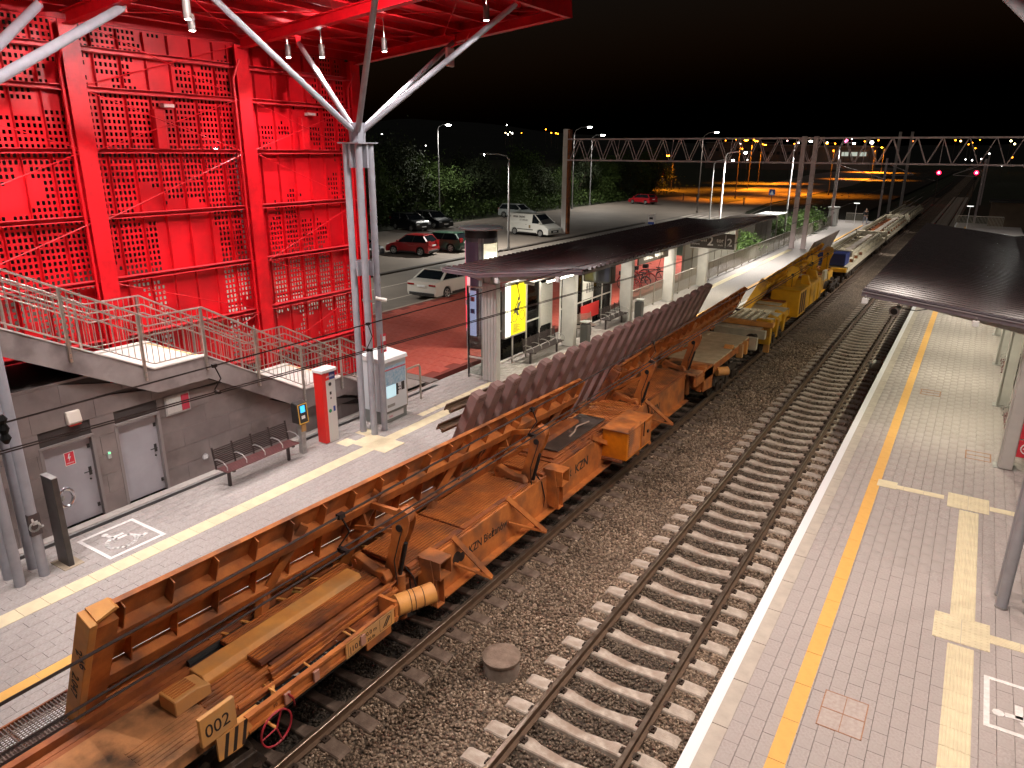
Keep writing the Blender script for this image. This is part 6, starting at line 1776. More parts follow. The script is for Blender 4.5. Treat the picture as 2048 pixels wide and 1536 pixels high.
for i in range(22): MB().box(-12.3+.1*i-.012,-12.3+.1*i+.012,88.0,88.03,PZ,1.80).build('baluster', M_FEN, f)
f = thing('end_fence', 'pale upright railing closing the far end of the right platform', 'fence', (1, 95, PZ))
MB().box(-2.0,2.2,90.0,90.05,1.90,1.96).build('top_rail', M_STEEL, f)
for i in range(36): MB().box(-2.0+.12*i-.014,-2.0+.12*i+.014,90.0,90.03,PZ,1.90).build('baluster', mat('pale_baluster', (.5,.45,.36), .5), f)
o = thing('white_cabinet', 'white cabinet with a capped top at the far end of the left platform fence', 'cabinet', (-12.9, 83.6, PZ))
MB().box(-13.4,-12.55,83.3,84.3,PZ,2.55).build('body', mat('cabinet_white', (.60,.60,.58), .5), o, bev=.02)
MB().box(-13.5,-12.45,83.2,84.4,2.551,2.70).build('cap', mat('cabinet_white', (.60,.60,.58), .5), o, bev=.02)
MB().tube((-12.95,83.28,2.1),(-12.95,83.29,2.1),.13,14).build('round_mark', mat('mark_grey', (.12,.13,.12), .5), o)
# pale hoarding, dark kiosk, white slatted roof beyond the fence
o = thing('pale_hoarding', 'pale panelled screen standing behind the fence below the platform number sign', 'screen', (-14.5, 47, .6))
for i in range(7): MB().box(-14.55,-14.48,42.2+i*1.5,43.65+i*1.5,.6,2.75).build('panel', mat('pale_panel', (.38,.36,.29), .6, c2=(.33,.31,.25), scale=1), o)
for i in range(8): MB().box(-14.6,-14.45,42.12+i*1.5,42.19+i*1.5,.6,2.85).build('post', M_FEN, o)
o = thing('kiosk', 'dark brown grey kiosk block behind the fence near the twin posts', 'kiosk', (-15.8, 61, .6))
MB().box(-17.2,-14.6,58.5,64.0,.6,2.9).build('body', mat('kiosk_dark', (.09,.075,.06), .7, c2=(.07,.058,.048), scale=1), o, bev=.03)
MB().box(-17.35,-14.45,58.35,64.15,2.901,3.05).build('roof', mat('kiosk_roof', (.20,.15,.12), .7), o)
for i in range(3): MB().box(-14.598,-14.585,59+1.6*i,60.3+1.6*i,.8,2.7).build('panel', mat('kiosk_dark2', (.075,.062,.05), .6), o)
o = thing('bus_shelter', 'small shelter with a white slatted roof beside the street crossing', 'bus shelter', (-15.5, 68, .6))
for i in range(9): MB().box(-16.6+.22*i,-16.42+.22*i,66,69.6,2.88,2.93).build('roof_slat', M_WHITE, o)
for x in (-16.6,-14.7):
    for y in (66.1,69.5): MB().box(x-.05,x+.05,y-.05,y+.05,.6,2.88).build('post', M_FEN, o)
MB().box(-16.62,-14.65,65.95,66.02,2.80,2.90).build('edge_beam', M_WHITE, o)
# ================================================================== CATENARY
M_PORT = mat('portal_mauve_grey', (.66,.53,.52), .6, .0, c2=(.55,.43,.42), scale=2)
M_WIRE = mat('contact_wire', (.035,.022,.02), .5, .5)
t = thing('catenary_portal', 'long grey lattice portal spanning the tracks and the car park on tall posts', 'gantry', (-12, 61.7, .6))
ZT, ZB = 9.12, 7.30
for y in (61.4, 62.0):
    for z in (ZT, ZB): MB().box(-32.9, 12, y-.05, y+.05, z-.06, z+.06).build('chord', M_PORT, t)
    x = -32.6; k = 0
    while x < 11.5:
        a, c = ((x, ZB+.06), (x+.72, ZT-.06)) if k % 2 == 0 else ((x, ZT-.06), (x+.72, ZB+.06))
        MB().bar((a[0],y,a[1]),(c[0],y,c[1]),.05,.05).build('lattice_bar', M_PORT, t); x += .80; k += 1
for x in (-32.8, -28, -23, -18, -13, -8, -3, 2, 7):
    for z in (ZT, ZB): MB().box(x-.03,x+.03,61.45,61.95,z-.03,z+.03).build('cross_tie', M_PORT, t)
    MB().bar((x,61.45,ZB),(x,61.95,ZT),.04,.04).build('cross_tie', M_PORT, t)
MB().box(-33.45,-32.95,61.5,61.9,.2,10.0).build('post', mat('portal_white_face', (.84,.80,.76), .6, c2=(.76,.71,.66), scale=1.5), t)
MB().box(-32.94,-32.75,61.45,61.95,.2,9.95).build('post', M_RUS, t)
for x in (-12.32, -11.45):
    MB().box(x-.16,x+.16,61.3,61.62,PZ,9.25).build('post', M_PORT, t); MB().box(x-.24,x+.24,61.2,61.72,PZ-.01,PZ+.03).build('base_plate', M_PORT, t)
MB().box(11.5,11.9,61.5,61.9,.2,9.9).build('post', M_PORT, t)
# second, distant portal posts and cantilevers
t = thing('catenary_mast', 'pair of pale slim catenary posts beyond the platforms between the tracks and the road', 'mast', (-10.5, 120, 0))
for x in (-11.3, -9.8): MB().box(x-.18,x+.18,120,120.4,-.2,11).build('post', mat('pale_post', (.42,.36,.34), .6), t)
def cantilever(x, y, side, lab, h=7.5, reach=3.0):
    t = thing('catenary_mast', lab, 'mast', (x, y, 0))
    MB().box(x-.12,x+.12,y-.12,y+.12,-.3,h).build('post', M_PORT, t)
    MB().bar((x,y,6.9),(x+side*reach,y,5.6),.07,.07).build('cantilever_arm', M_PORT, t)
    MB().bar((x,y,5.4),(x+side*reach,y,5.55),.06,.06).build('cantilever_arm', M_PORT, t)
    MB().tube((x+side*.2,y,6.8),(x+side*.7,y,6.6),.09,8).tube((x+side*.2,y,5.42),(x+side*.7,y,5.45),.09,8).build('insulator', M_RUS, t)
cantilever(-13.0, 83.0, 1, 'catenary mast with a slanting arm beside the white cabinet on the left', reach=4.5)
cantilever(-11.0, 106.0, 1, 'dark catenary mast left of the far end of the train', reach=3.2)
cantilever(-.4, 108.0, -1, 'dark catenary mast right of the tracks in the distance', reach=3.2)
cantilever(-.2, 150.0, -1, 'farthest pale catenary mast beside the red signals', h=8, reach=3)
def wires(cx, zc, zm, name, lab, y0=-3, y1=61.7, zig=.0, sup=(5.2,12.2,20,28,36,45,54)):
    t = thing('overhead_wire', lab, 'overhead wires', (cx, y0, 5), 'overhead wires above the two tracks')
    n = 12
    for dx in (-.035, .035):
        pts = [(cx+dx+zig*math.sin(i/n*6), y0+(y1-y0)*i/n, zc(y0+(y1-y0)*i/n)) for i in range(n+1)]
        MB().path(pts, .0085, 5).build('contact_wire', M_WIRE, t)
    pts = [(cx, y0+(y1-y0)*i/n, zm(y0+(y1-y0)*i/n)) for i in range(n+1)]
    MB().path(pts, .010, 5).build('messenger_wire', M_WIRE, t)
    for y in sup:
        za, zb_ = zc(y), zm(y)
        MB().path([(cx,y,zb_),(cx+.03,y+.05,(za+zb_)/2),(cx-.02,y-.02,za+.04),(cx,y,za)], .008, 4).build('dropper', M_WIRE, t)
        MB().box(cx-.045,cx+.045,y-.02,y+.02,za-.012,za+.02).build('clamp', M_WIRE, t)
        MB().box(cx-.02,cx+.02,y-.03,y+.03,zb_-.02,zb_+.02).build('clamp', M_WIRE, t)
    return t
wires(-7.6, lambda y: 5.26-.026*(y)*(1 if y < 20 else 20/max(y,1)), lambda y: 5.47+.0*y, 'a', 'dark double contact wire and messenger wire crossing in front of the grey wall and shelter', sup=(5.2,7.9,12.2,20,28,36,45,54))
wires(-3.66, lambda y: 5.08, lambda y: 5.38, 'b', 'dark double contact wire and messenger wire seen over the orange train', sup=(3.4,6.2,9.6,14.0,21,29,38,48))
t = thing('overhead_wire', 'thin dark wires running from the lattice portal into the distance', 'overhead wires', (-7.6, 61.7, 5), 'overhead wires above the two tracks')
for x in (-7.6, -3.66):
    MB().path([(x,61.7,5.05),(x,105,5.1),(x,150,5.1),(x,260,5.1)], .014, 4).build('contact_wire', M_WIRE, t)
    MB().path([(x,61.7,6.3),(x,82,5.5),(x,105,6.3),(x,128,5.5),(x,150,6.3),(x,260,5.6)], .014, 4).build('messenger_wire', M_WIRE, t)
t = thing('insulator_weight', 'dark hanging insulator and clamp at the left edge where the wires leave the picture', 'insulator', (-7.7, 2.75, 5.5))
MB().lathe([(.02,-.25),(.05,-.2),(.03,-.15),(.05,-.1),(.03,-.05),(.05,0),(.02,.05)], 10, (-7.62,2.86,5.5)).build('insulator', M_DARK, t)

# ================================================================== STREET LAMPS
COLS = {'w': (1,.97,.90), 'o': (1,.27,.012), 'y': (1,.75,.35), 'p': (1,.55,.5), 'P': (1,.12,.30), 'W': (1,1,.96), 'r': (1,.15,.03), 'O': (1,.6,.2), 'Y': (1,.85,.4)}
M_POLE = mat('lamp_pole', (.36,.35,.35), .5, .3, c2=(.28,.27,.27), scale=2)
M_POLED = mat('dark_lamp_pole', (.10,.08,.07), .6)
def lampposts(x, y, h, ax, ay, lab, power=0, col='w', z0=.6, m=None, head=.22, spot=150, gl=120, tilt=.5):
    t = thing('street_lamp', lab, 'street lamp', (x, y, z0), 'street lamps of the car park and road')
    m = m or M_POLE
    MB().tube((x,y,z0),(x,y,z0+h*.5),.085,10,.07).tube((x,y,z0+h*.5),(x,y,z0+h),.07,10,.05).build('pole', m, t, True)
    MB().tube((x,y,z0),(x,y,z0+.25),.14,10).build('base', m, t)
    L = Vector((ax, ay, 0)); e = Vector((x,y,z0+h))
    q = e + L + Vector((0,0,tilt))
    MB().path([e-Vector((0,0,.1)), e+L*.12+Vector((0,0,tilt*.55)), e+L*.5+Vector((0,0,tilt*.9)), q], .035, 7).build('arm', m, t, True)
    d = L.normalized()
    MB().bar(q, q+d*.62, .26, .09, w2=.16, h2=.05).build('lamp_head', M_GALV, t)
    if power:
        c = q+d*.3-Vector((0,0,.06))
        MB().lathe([(0,-.09),(head*.6,-.06),(head*.8,0),(head*.5,.02),(0,.02)], 12, tuple(c)).build('bulb', emis('lamp_glow_'+col, COLS[col], gl), t)
        lamp('SPOT', tuple(c-Vector((0,0,.10))), power, COLS[col], t, .15, spot, (c.x, c.y, 0), .6)
    return t
lampposts(-51.7,66.3,9.7,1.0,.2,'tall lamp post with a bright white lamp standing before the dark trees on the left',3000,'w', head=.40)
lampposts(-30.9,48.3,6.9,-1.6,-.5,'grey lamp post with a flat head in front of the white van',6500,'w',tilt=.35,head=.05,gl=20)
lampposts(-31.2,24.0,7.2,-1.2,0,'added unseen lamp post on the street behind the red screen',6500,'w',tilt=.3,head=.12,gl=30)  # post added to light the car park from the station side
lampposts(-47.3,90.0,9.6,2.0,.0,'bright lamp on a curved arm just right of the white portal post',3600,'w',tilt=1.0, head=.40)
lampposts(-48.7,98.2,9.2,1.4,0,'lamp post with a white lamp near the trees, second right of the portal post',3600,'w',tilt=.6, head=.40)
lampposts(-31.1,94.1,9.0,1.4,0,'dark lamp post with a white lamp standing at the car park kerb',5000,'w',m=M_POLED,tilt=.9, head=.36)
lampposts(-26.3,84.2,6.3,1.8,0,'bright white lamp post beside the zebra crossing',2600,'w',m=M_WHITE,tilt=.4, head=.2)
lampposts(-35.4,126.5,9.2,.6,0,'orange lamp post at the inner side of the road bend',30000,'o',m=M_POLED,tilt=.3, head=.4, spot=120)
lampposts(-43.5,164.2,9.6,.6,0,'second orange lamp post along the orange lit road',70000,'o',m=M_POLED,tilt=.3, head=.4, spot=120)
lampposts(-50.5,200,9.3,.6,0,'third orange lamp post along the orange lit road',90000,'o',m=M_POLED,tilt=.3, head=.42, spot=120)
lampposts(-55.5,150,6.6,-.9,0,'low bright orange lamp seen through the lattice beam',30000,'o',m=M_POLED,tilt=.3, head=.45, gl=200)
lampposts(-29.5,250,9.3,-.8,0,'orange lamp post on the right side of the distant road',160000,'o',m=M_POLED,tilt=.3, head=.4, spot=120)
lampposts(-38.0,350,9.8,-.8,0,'farthest orange lamp post on the road up the rise',300000,'o',m=M_POLED,tilt=.3, head=.5, spot=120)
lampposts(-24.6,150,9.0,-1.2,0,'orange lamp post on the near side of the road bend',50000,'o',m=M_POLED,tilt=.3, head=.3, spot=120)
lampposts(-14.8,70,8.2,1.0,0,'white lamp post with a small box behind the left platform fence',6000,'w',m=M_WHITE,tilt=.3, head=.18, spot=140)
lampposts(-13.6,86,8.2,1.0,0,'slim white lamp post beyond the left platform fence',3000,'w',m=M_WHITE,tilt=.3, head=.16, spot=140)
lampposts(4.1,52,8.2,-1.0,0,'lamp post behind the right platform canopy',11000,'w',m=M_WHITE,tilt=.3, head=.18, spot=140)
lampposts(4.1,76,8.2,-1.0,0,'slim pale lamp post at the far end of the right platform',2600,'w',m=M_WHITE,tilt=.3, head=.16, spot=140)
lampposts(-14.9,50,7.2,1.0,0,'added lamp post behind the left platform fence, hidden by the shelter roof',7000,'w',m=M_WHITE,tilt=.3, head=.14, spot=140, gl=40)  # unseen post added to brighten the platform beyond the shelter
for (x, y, lab) in ((-11.2,86.3,'small double-headed platform lamp near the walking person'),(-.9,88.5,'small double-headed platform lamp near the right end railing')):
    t = thing('platform_lamp', lab, 'lamp', (x, y, PZ))
    MB().tube((x,y,PZ),(x,y,2.95),.03,8).build('pole', M_WHITE, t)
    MB().box(x-.28,x+.28,y-.05,y+.05,2.95,3.03).build('lamp_head', emis('small_lamp', (1,1,.95), 1.6), t)
far = [(-187,207,13.7,'w'),(-276,427,19.7,'y'),(-273,428,20.3,'y'),(-272,429,19.4,'w'),(-261,423,19.5,'o'),(-274,427,18.7,'w'),(-322,500,27.6,'w'),(-264,460,22.6,'o'),(-250,443,19.8,'o'),(-242,435,19.3,'o'),(-241,436,19.0,'o'),(-133,165,9.4,'w'),(-104,347,13.3,'o'),(-109,381,14.3,'o'),(-89,318,11.5,'w'),(-88,318,9.5,'o'),(-107,407,14.4,'o'),(-92,366,11.8,'o'),(-97,439,14.4,'p'),(-70,330,11.6,'o'),(-73,353,12.1,'w'),(-74,365,11.3,'w'),(-82,473,14.0,'w'),(-78,475,13.2,'o'),(-65,394,9.1,'o'),(-52,342,12.5,'P'),(-50,343,13.7,'w'),(-50,381,13.2,'o'),(-40,324,11.5,'W'),(-46,395,13.9,'o'),(-40,499,14.8,'r'),(-19,513,15.5,'o'),(-14,441,14.0,'O'),(-11,467,12.8,'o'),(-10,493,13.9,'o'),(-8,493,11.0,'o'),(-6,446,14.7,'o'),(-1,497,8.1,'w'),(-11,464,5.3,'w'),(-8,466,4.8,'w'),(-4,469,5.6,'w'),(6,379,13.1,'Y'),(8,404,12.2,'Y'),(8,402,6.6,'o'),(3,249,4.9,'w'),(-57,212,6.1,'w')]
CN = {'w':'white','o':'orange','y':'pale yellow','p':'pinkish','P':'magenta','W':'large white','r':'deep red-orange','O':'amber','Y':'yellow'}
far.sort(key=lambda q: q[0]/q[1])
cnt = {}
def W_(x): return ('on the dark hillside' if x < -120 else 'above the orange road' if x < -60 else 'behind the lattice beam' if x < -15 else 'at the far right')
for k, (x, y, z, c) in enumerate(far):
    where = W_(x)
    cnt[(c, where)] = cnt.get((c, where), 0)+1
    tot_ = sum(1 for q in far if q[3] == c and where == W_(q[0]))
    nm_ = ('first','second','third','fourth','fifth','sixth','seventh','eighth','ninth','tenth')[cnt[(c, where)]-1]
    t = thing('distant_lamp', ('tiny %s lamp %s' % (CN[c], where)) if tot_ == 1 else 'tiny %s lamp, %s from the left of its colour %s' % (CN[c], nm_, where), 'street lamp', (x, y, z-8), 'distant lamps along the horizon')
    MB().tube((x,y,max(.4,z-9)),(x,y,z),.09,5).build('pole', M_POLED, t)
    big = {'W': 2.4, 'P': 2.0, 'O': 1.5, 'Y': 1.6}.get(c, 1.0)
    r_ = .0011*math.hypot(x, y)*big*rnd.uniform(.55, 1.0)
    MB().lathe([(0,-r_),(r_*.8,-r_*.5),(r_,0),(r_*.8,r_*.5),(0,r_)], 8, (x,y,z+r_)).build('bulb', emis('far_glow_'+c, COLS[c], 16), t)
# railway signals with red lights
for (x, y, z, lab) in ((-7.15,150,4.95,'railway signal showing a red light, left one of the two'),(-1.6,150,5.05,'railway signal showing a magenta red light, right one of the two')):
    t = thing('railway_signal', lab, 'signal', (x, y, 0), 'railway signals in the distance')
    MB().tube((x,y+.2,-.2),(x,y+.2,5.6),.08,8).build('mast', M_POLED, t)
    MB().box(x-.25,x+.25,y,y+.15,3.9,5.5).build('head', M_BLK, t)
    MB().tube((x,y-.02,z),(x,y-.01,z),.34,16).build('red_lens', emis('signal_red', (1,.01,.05), 9), t)
    MB().tube((x,y-.05,z),(x,y-.03,z),.12,12).build('lens_core', emis('signal_core', (1,.5,.4), 25), t)
t = thing('distant_hall', 'low pale lit hall behind the lattice beam in the distance', 'building', (-60, 400, 0))
MB().box(-76,-48,400,415,.5,11).build('wall', mat('hall_wall', (.30,.24,.2), .8), t); MB().box(-76.5,-47.5,399.5,415.5,11.01,11.8).build('roof', mat('hall_roof', (.35,.33,.3), .6), t)
for i in range(3): MB().box(-62+i*4,-59+i*4,399.7,399.95,7.0,8.8).build('lit_window', emis('hall_light', (.9,1,.85), .5), t)
for k, (x0, x1, y, h, lab) in enumerate(((-125,-95,385,13,'long dark distant building above the road bend'),(-93,-72,372,11.5,'dim grey distant building left of the lit hall'))):
    t = thing('distant_building', lab, 'building', (x0, y, 0))
    MB().box(x0,x1,y,y+14,.5,h).build('wall', mat('far_wall', (.16,.11,.09), .9), t)
    for i in range(8): MB().box(x0+1.5+i*(x1-x0)/8.5,x0+3+i*(x1-x0)/8.5,y-.1,y-.02,h-4,h-2.6).build('window', mat('far_window', (.05,.05,.05), .2), t)
    MB().box(x0-.5,x1+.5,y-.5,y+14.5,h+.01,h+.5).build('roof', mat('far_roof', (.2,.17,.15), .8), t)
# road signs
t = thing('bus_stop_sign', 'white and blue bus stop sign on a pole behind the shelter roof', 'sign', (-22.6, 57.5, .6))
MB().tube((-22.5,57.5,.7),(-22.5,57.5,3.25),.03,8).build('pole', M_WHITE, t)
MB().box(-23.05,-22.55,57.45,57.48,2.55,3.12).build('plate', M_WHITE, t); MB().box(-23.05,-22.55,57.45,57.48,2.35,2.54).build('blue_strip', mat('sign_blue', (.03,.08,.35), .5), t)
MB().box(-22.95,-22.65,57.43,57.449,2.75,2.92).build('bus_symbol', M_BLK, t)
t = thing('crossing_sign', 'square blue and white pedestrian crossing sign over the orange road', 'sign', (-19, 92, .6))
MB().tube((-21.4,92,.6),(-21.4,92,3.9),.04,8).build('pole', M_POLED, t)
MB().box(-21.75,-21.05,91.9,91.94,3.2,3.9).build('plate', mat('sign_blue', (.03,.08,.35), .5), t)
MB().prism([(-21.65,3.28),(-21.15,3.28),(-21.4,3.8)], 'y', 91.88, 91.895).build('white_triangle', M_WHITE, t)
for (x, y, lab) in ((-65.5,171,'red and white marker post at the edge of the orange lit road'),):
    t = thing('marker_post', lab, 'post', (x, y, .6))
    MB().box(x-.25,x+.25,y-.2,y+.2,.6,2.2).build('lower_part', M_WHITE, t); MB().box(x-.25,x+.25,y-.2,y+.2,2.21,4.2).build('upper_part', mat('marker_red', (.6,.03,.02), .5), t)
for i, x in enumerate((-41.5,-38.2,-30)):
    t = thing('bollard', 'dark short bollard at the roundabout verge, %s from the left' % ('first','second','third')[i], 'bollard', (x, 118-3*i, .6), 'bollards by the road bend')
    MB().tube((x,118-3*i,.6),(x,118-3*i,1.6),.10,8).build('body', M_POLED, t)
    MB().tube((x,118-3*i,1.6),(x,118-3*i,1.68),.12,8).build('cap', M_POLED, t)

# ================================================================== VEHICLES
M_GLS = mat('car_glass', (.008,.010,.012), .04, spec=.9)
M_TYRE = mat('tyre', (.012,.012,.012), .8)
M_RIM = mat('alloy_rim', (.50,.49,.47), .35, .7)
def carpaint(n, c): return mat(n, c, .28, .0, coat=.8)
def car(name, lab, loc, rz, col, L=4.4, W=1.8, H=1.45, kind='sedan', wb=2.65, group=None, details=()):
    t = thing(name, lab, 'van' if kind == 'van' else 'car', (0,0,0), group)
    f = L/2; r_ = .32
    xf, xr = wb/2, -wb/2
    def arch(xc, z0=.22, R_=.38):
        return [(xc+R_*math.cos(R(a)), max(z0, .32+R_*math.sin(R(a)))) for a in range(190, -11, -25)][::1]
    bz = {'sedan': .95, 'hatch': .95, 'suv': 1.05, 'van': 1.15}[kind]
    if kind == 'sedan': top = [(-f+.02,.62),(-f+.05,.98),(-f+.35,1.04),(-f+1.0,1.05),(f-1.35,.98),(f-.35,.80),(f-.04,.66)]
    elif kind == 'van': top = [(-f+.02,.6),(-f+.03,1.2),(f-1.1,1.2),(f-.5,1.06),(f-.06,.80)]
    elif kind == 'suv': top = [(-f+.03,.65),(-f+.06,1.08),(f-1.25,1.06),(f-.3,.95),(f-.04,.75)]
    else: top = [(-f+.03,.6),(-f+.06,1.02),(f-1.05,.98),(f-.3,.80),(f-.04,.62)]
    bot = [(f,.45),(f-.04,.24)] + arch(xf)[::-1] + arch(xr)[::-1] + [(-f+.06,.24),(-f,.45)]
    prof = top + bot
    # side profile, shoulders drawn in slightly above the belt
    b = MB(); n = len(prof)
    def ring(y, k):
        return [(x*(1-k*.012), y, z) for x, z in prof]
    ys_ = [(-W/2+.06, 1), (-W/2, 0), (W/2, 0), (W/2-.06, 1)]
    A = [( x*(.985), -W/2+.10, z + (-.03 if z > .9 else 0)) for x, z in prof]
    vsets = [[(x*.98, -W/2+.12, z) for x, z in prof], [(x, -W/2, z-(.05 if z > .75 else 0)) for x, z in prof], [(x, W/2, z-(.05 if z > .75 else 0)) for x, z in prof], [(x*.98, W/2-.12, z) for x, z in prof]]
    vs = [vsets[1], vsets[0], vsets[3], vsets[2]]
    # centre slab with full profile, two flanks a little lower: reads as a rounded shoulder
    for a, c in ((0, 1), (1, 2), (2, 3)):
        S_ = [vsets[1], [(x*1.0, -W/2+.16, z) for x, z in prof], [(x*1.0, W/2-.16, z) for x, z in prof], vsets[2]]
        o_ = len(b.v); b.v += S_[a] + S_[c]
        b.f += [(o_+i, o_+(i+1) % n, o_+n+(i+1) % n, o_+n+i) for i in range(n)]
    b.f.insert(0, tuple(range(n))); o_ = len(b.v); b.v += S_[3]; b.f.append(tuple(range(o_, o_+n)))
    body = b.build('body', col, t, True)
    # greenhouse
    if kind == 'sedan': g = [(-f+.55,bz+.05),(-f+1.25,H),(f-2.05,H-.01),(f-1.25,bz)]
    elif kind == 'hatch': g = [(-f+.06,bz+.02),(-f+.48,H-.02),(f-1.75,H),(f-.95,bz)]
    elif kind == 'suv': g = [(-f+.10,bz+.02),(-f+.42,H-.02),(f-1.95,H),(f-1.15,bz)]
    else: g = [(-f+.03,bz),(-f+.10,H),(f-1.75,H-.02),(f-.75,bz)]
    y0, y1 = W/2-.05, W/2-.22
    lo = [(g[0][0],-y0,g[0][1]),(g[3][0],-y0,g[3][1]),(g[3][0],y0,g[3][1]),(g[0][0],y0,g[0][1])]
    hi = [(g[1][0],-y1,g[1][1]-.03),(g[2][0],-y1,g[2][1]-.03),(g[2][0],y1,g[2][1]-.03),(g[1][0],y1,g[1][1]-.03)]
    if kind == 'van':
        cb = f-2.05
        q = MB().sec([(g[0][0],-y0-.02,g[0][1]-.03),(cb,-y0-.02,g[0][1]-.03),(cb,y0+.02,g[0][1]-.03),(g[0][0],y0+.02,g[0][1]-.03)], [(g[1][0],-y1-.02,H-.02),(cb,-y1-.02,H-.02),(cb,y1+.02,H-.02),(g[1][0],y1+.02,H-.02)]); q.build('cargo_body', col, t, bev=.03)
        lo[0] = (cb,-y0,g[0][1]-.02); lo[3] = (cb,y0,g[0][1]-.02); hi[0] = (cb,-y1,H-.04); hi[3] = (cb,y1,H-.04)
    MB().sec(lo, hi).build('windows', M_GLS, t)
    rf = [(hi[0][0]-.06,-y1-.015),(hi[1][0]+.08,-y1-.015),(hi[1][0]+.08,y1+.015),(hi[0][0]-.06,y1+.015)]
    MB().prism(rf, 'z', H-.045, H).build('roof', col, t, bev=.015)
    for s in (-1, 1):
        yy0, yy1 = s*(y0+.008), s*(y1+.012)
        def P_(k, a, c): return (a[0]+(c[0]-a[0])*k, 0, a[1]+(c[1]-a[1])*k)
        MB().bar((lo[1][0],yy0,lo[1][2]),(hi[1][0],yy1,hi[1][2]),.07,.05).build('pillar', col, t)
        MB().bar((lo[0][0]+.02,yy0,lo[0][2]),(hi[0][0]+.02,yy1,hi[0][2]),.12,.05).build('pillar', col, t)
        if kind != 'van':
            xm = (lo[0][0]+lo[1][0])/2; xm2 = (hi[0][0]+hi[1][0])/2
            MB().bar((xm,yy0,bz),(xm2,yy1,H-.03),.06,.03).build('pillar', M_BLK, t)
        MB().box(lo[1][0]-.28,lo[1][0]-.10,s*(y0+.02),s*(y0+.20),bz+.02,bz+.15).build('mirror', col, t, bev=.03)
        for xw, nm in ((xf,'wheel'),(xr,'wheel')):
            w = MB().lathe([(0,-.10),(r_*.72,-.10),(r_*.98,-.09),(r_,-.05),(r_,.07),(r_*.96,.10),(r_*.70,.105)], 22)
            w.xf(Matrix.Translation((xw, s*(W/2-.11), r_)) @ Matrix.Rotation(R(-90*s), 4, 'X')); wo = w.build('wheel', M_TYRE, t, True)
            q = MB().tube((0,0,.095),(0,0,.104),r_*.22,12)
            for i in range(5 if kind != 'van' else 8):
                a = i*2*math.pi/(5 if kind != 'van' else 8)
                q.bar((0,0,.10),(r_*.66*math.cos(a),r_*.66*math.sin(a),.10),.085,.02,(0,0,1))
            q.path([(r_*.66*math.cos(R(a)),r_*.66*math.sin(R(a)),.10) for a in range(0,361,30)], .018, 5)
            q.xf(Matrix.Translation((xw, s*(W/2-.11), r_)) @ Matrix.Rotation(R(-90*s), 4, 'X')); q.build('rim', M_RIM, wo)
        MB().box(f-.30,f-.02,s*(W/2-.42),s*(W/2-.06),.62,.75).build('headlight', mat('headlight', (.75,.78,.8), .1, .3), t, bev=.03)
        zt = 1.0 if kind in ('suv','van') else .86
        MB().box(-f-.005,-f+.22,s*(W/2-.45),s*(W/2-.02),zt-.09,zt+(.0 if kind == 'sedan' else .22)).build('tail_light', mat('tail_light', (.30,.008,.01), .15), t, bev=.02)
        MB().box(-.2,-.06,s*(W/2-.004),s*(W/2+.014),bz-.14,bz-.11).build('door_handle', col if kind != 'van' else M_BLK, t)
        MB().box(xr+.45,xf-.45,s*(W/2-.02),s*(W/2+.006),.22,.34).build('sill', M_BLK, t)
    MB().box(f-.06,f+.008,-.55,.55,.36,.60).build('grille', M_BLK, t, bev=.02)
    MB().box(-f-.008,-f+.05,-W/2+.12,W/2-.12,.26,.42).build('rear_bumper', M_BLK, t, bev=.02)
    MB().box(-f-.016,-f-.006,-.26,.26,.70,.81).build('number_plate', M_WHITE, t)
    MB().box(f+.006,f+.016,-.26,.26,.42,.52).build('number_plate', M_WHITE, t)
    MB().box(-W*0-f+.3,f-.3,-W/2+.2,W/2-.2,.16,.26).build('underbody', M_BLK, t)
    t.location = loc; t.rotation_euler = (0,0,rz)
    return t
CW = carpaint('car_white', (.62,.58,.52)); CR = carpaint('car_red', (.32,.012,.015)); CK = carpaint('car_black', (.010,.011,.013)); CG = carpaint('car_green', (.015,.055,.035)); CS = carpaint('car_silver', (.34,.36,.35))
car('parked_car', 'white sedan standing on the street at the edge of the red paving', (-23.85,31.2,.605), R(92), CW, 4.9, 1.84, 1.45, 'sedan', 2.82)
car('parked_car', 'small bright red hatchback parked in front of a dark green car', (-35.75,42.4,.59), R(188), CR, 3.75, 1.66, 1.5, 'hatch', 2.35)
car('parked_car', 'dark green estate car half hidden behind the red hatchback', (-35.2,45.3,.59), R(188), CG, 4.2, 1.72, 1.45, 'hatch', 2.5)
car('parked_car', 'black car parked nearest the dark shrubs, left one of two black cars', (-47.3,55.9,.59), R(-14), CK, 4.5, 1.84, 1.62, 'suv', 2.65)
car('parked_car', 'black car with a shiny bonnet beside the lamp post, right one of two black cars', (-47.2,59.3,.59), R(-14), CK, 4.5, 1.84, 1.62, 'suv', 2.65)
car('parked_car', 'pale silver hatchback parked behind the white van', (-46.3,74.2,.59), R(-3), CS, 4.3, 1.82, 1.55, 'hatch', 2.6)
car('parked_car', 'lone red car parked at the far end of the car park before the orange light', (-43.4,105.5,.59), R(160), carpaint('car_red_far', (.42,.012,.02)), 4.3, 1.78, 1.45, 'hatch', 2.6)
car('parked_car', 'black car just showing beside the grey column tubes', (-38.6,39.2,.59), R(0), CK, 4.3, 1.78, 1.45, 'hatch', 2.6)
vn = car('parked_van', 'white panel van with dark lettering on its side and black bumpers in the car park', (-34.95,59.0,.59), R(-9), carpaint('van_white', (.66,.64,.58)), 5.0, 1.98, 1.98, 'van', 3.1)
ot = vn.location.copy(); orz = vn.rotation_euler.copy()
vn.location = (0,0,0); vn.rotation_euler = (0,0,0)
text('A    OKNA  DRZWI', .24, (-2.2, -.90, 1.60), (1,0,0), (0,.16,1), M_TXT, vn, stretch=.9, off=.004)
text('507 508 600', .20, (-1.0, -.93, 1.34), (1,0,0), (0,.16,1), M_TXT, vn)
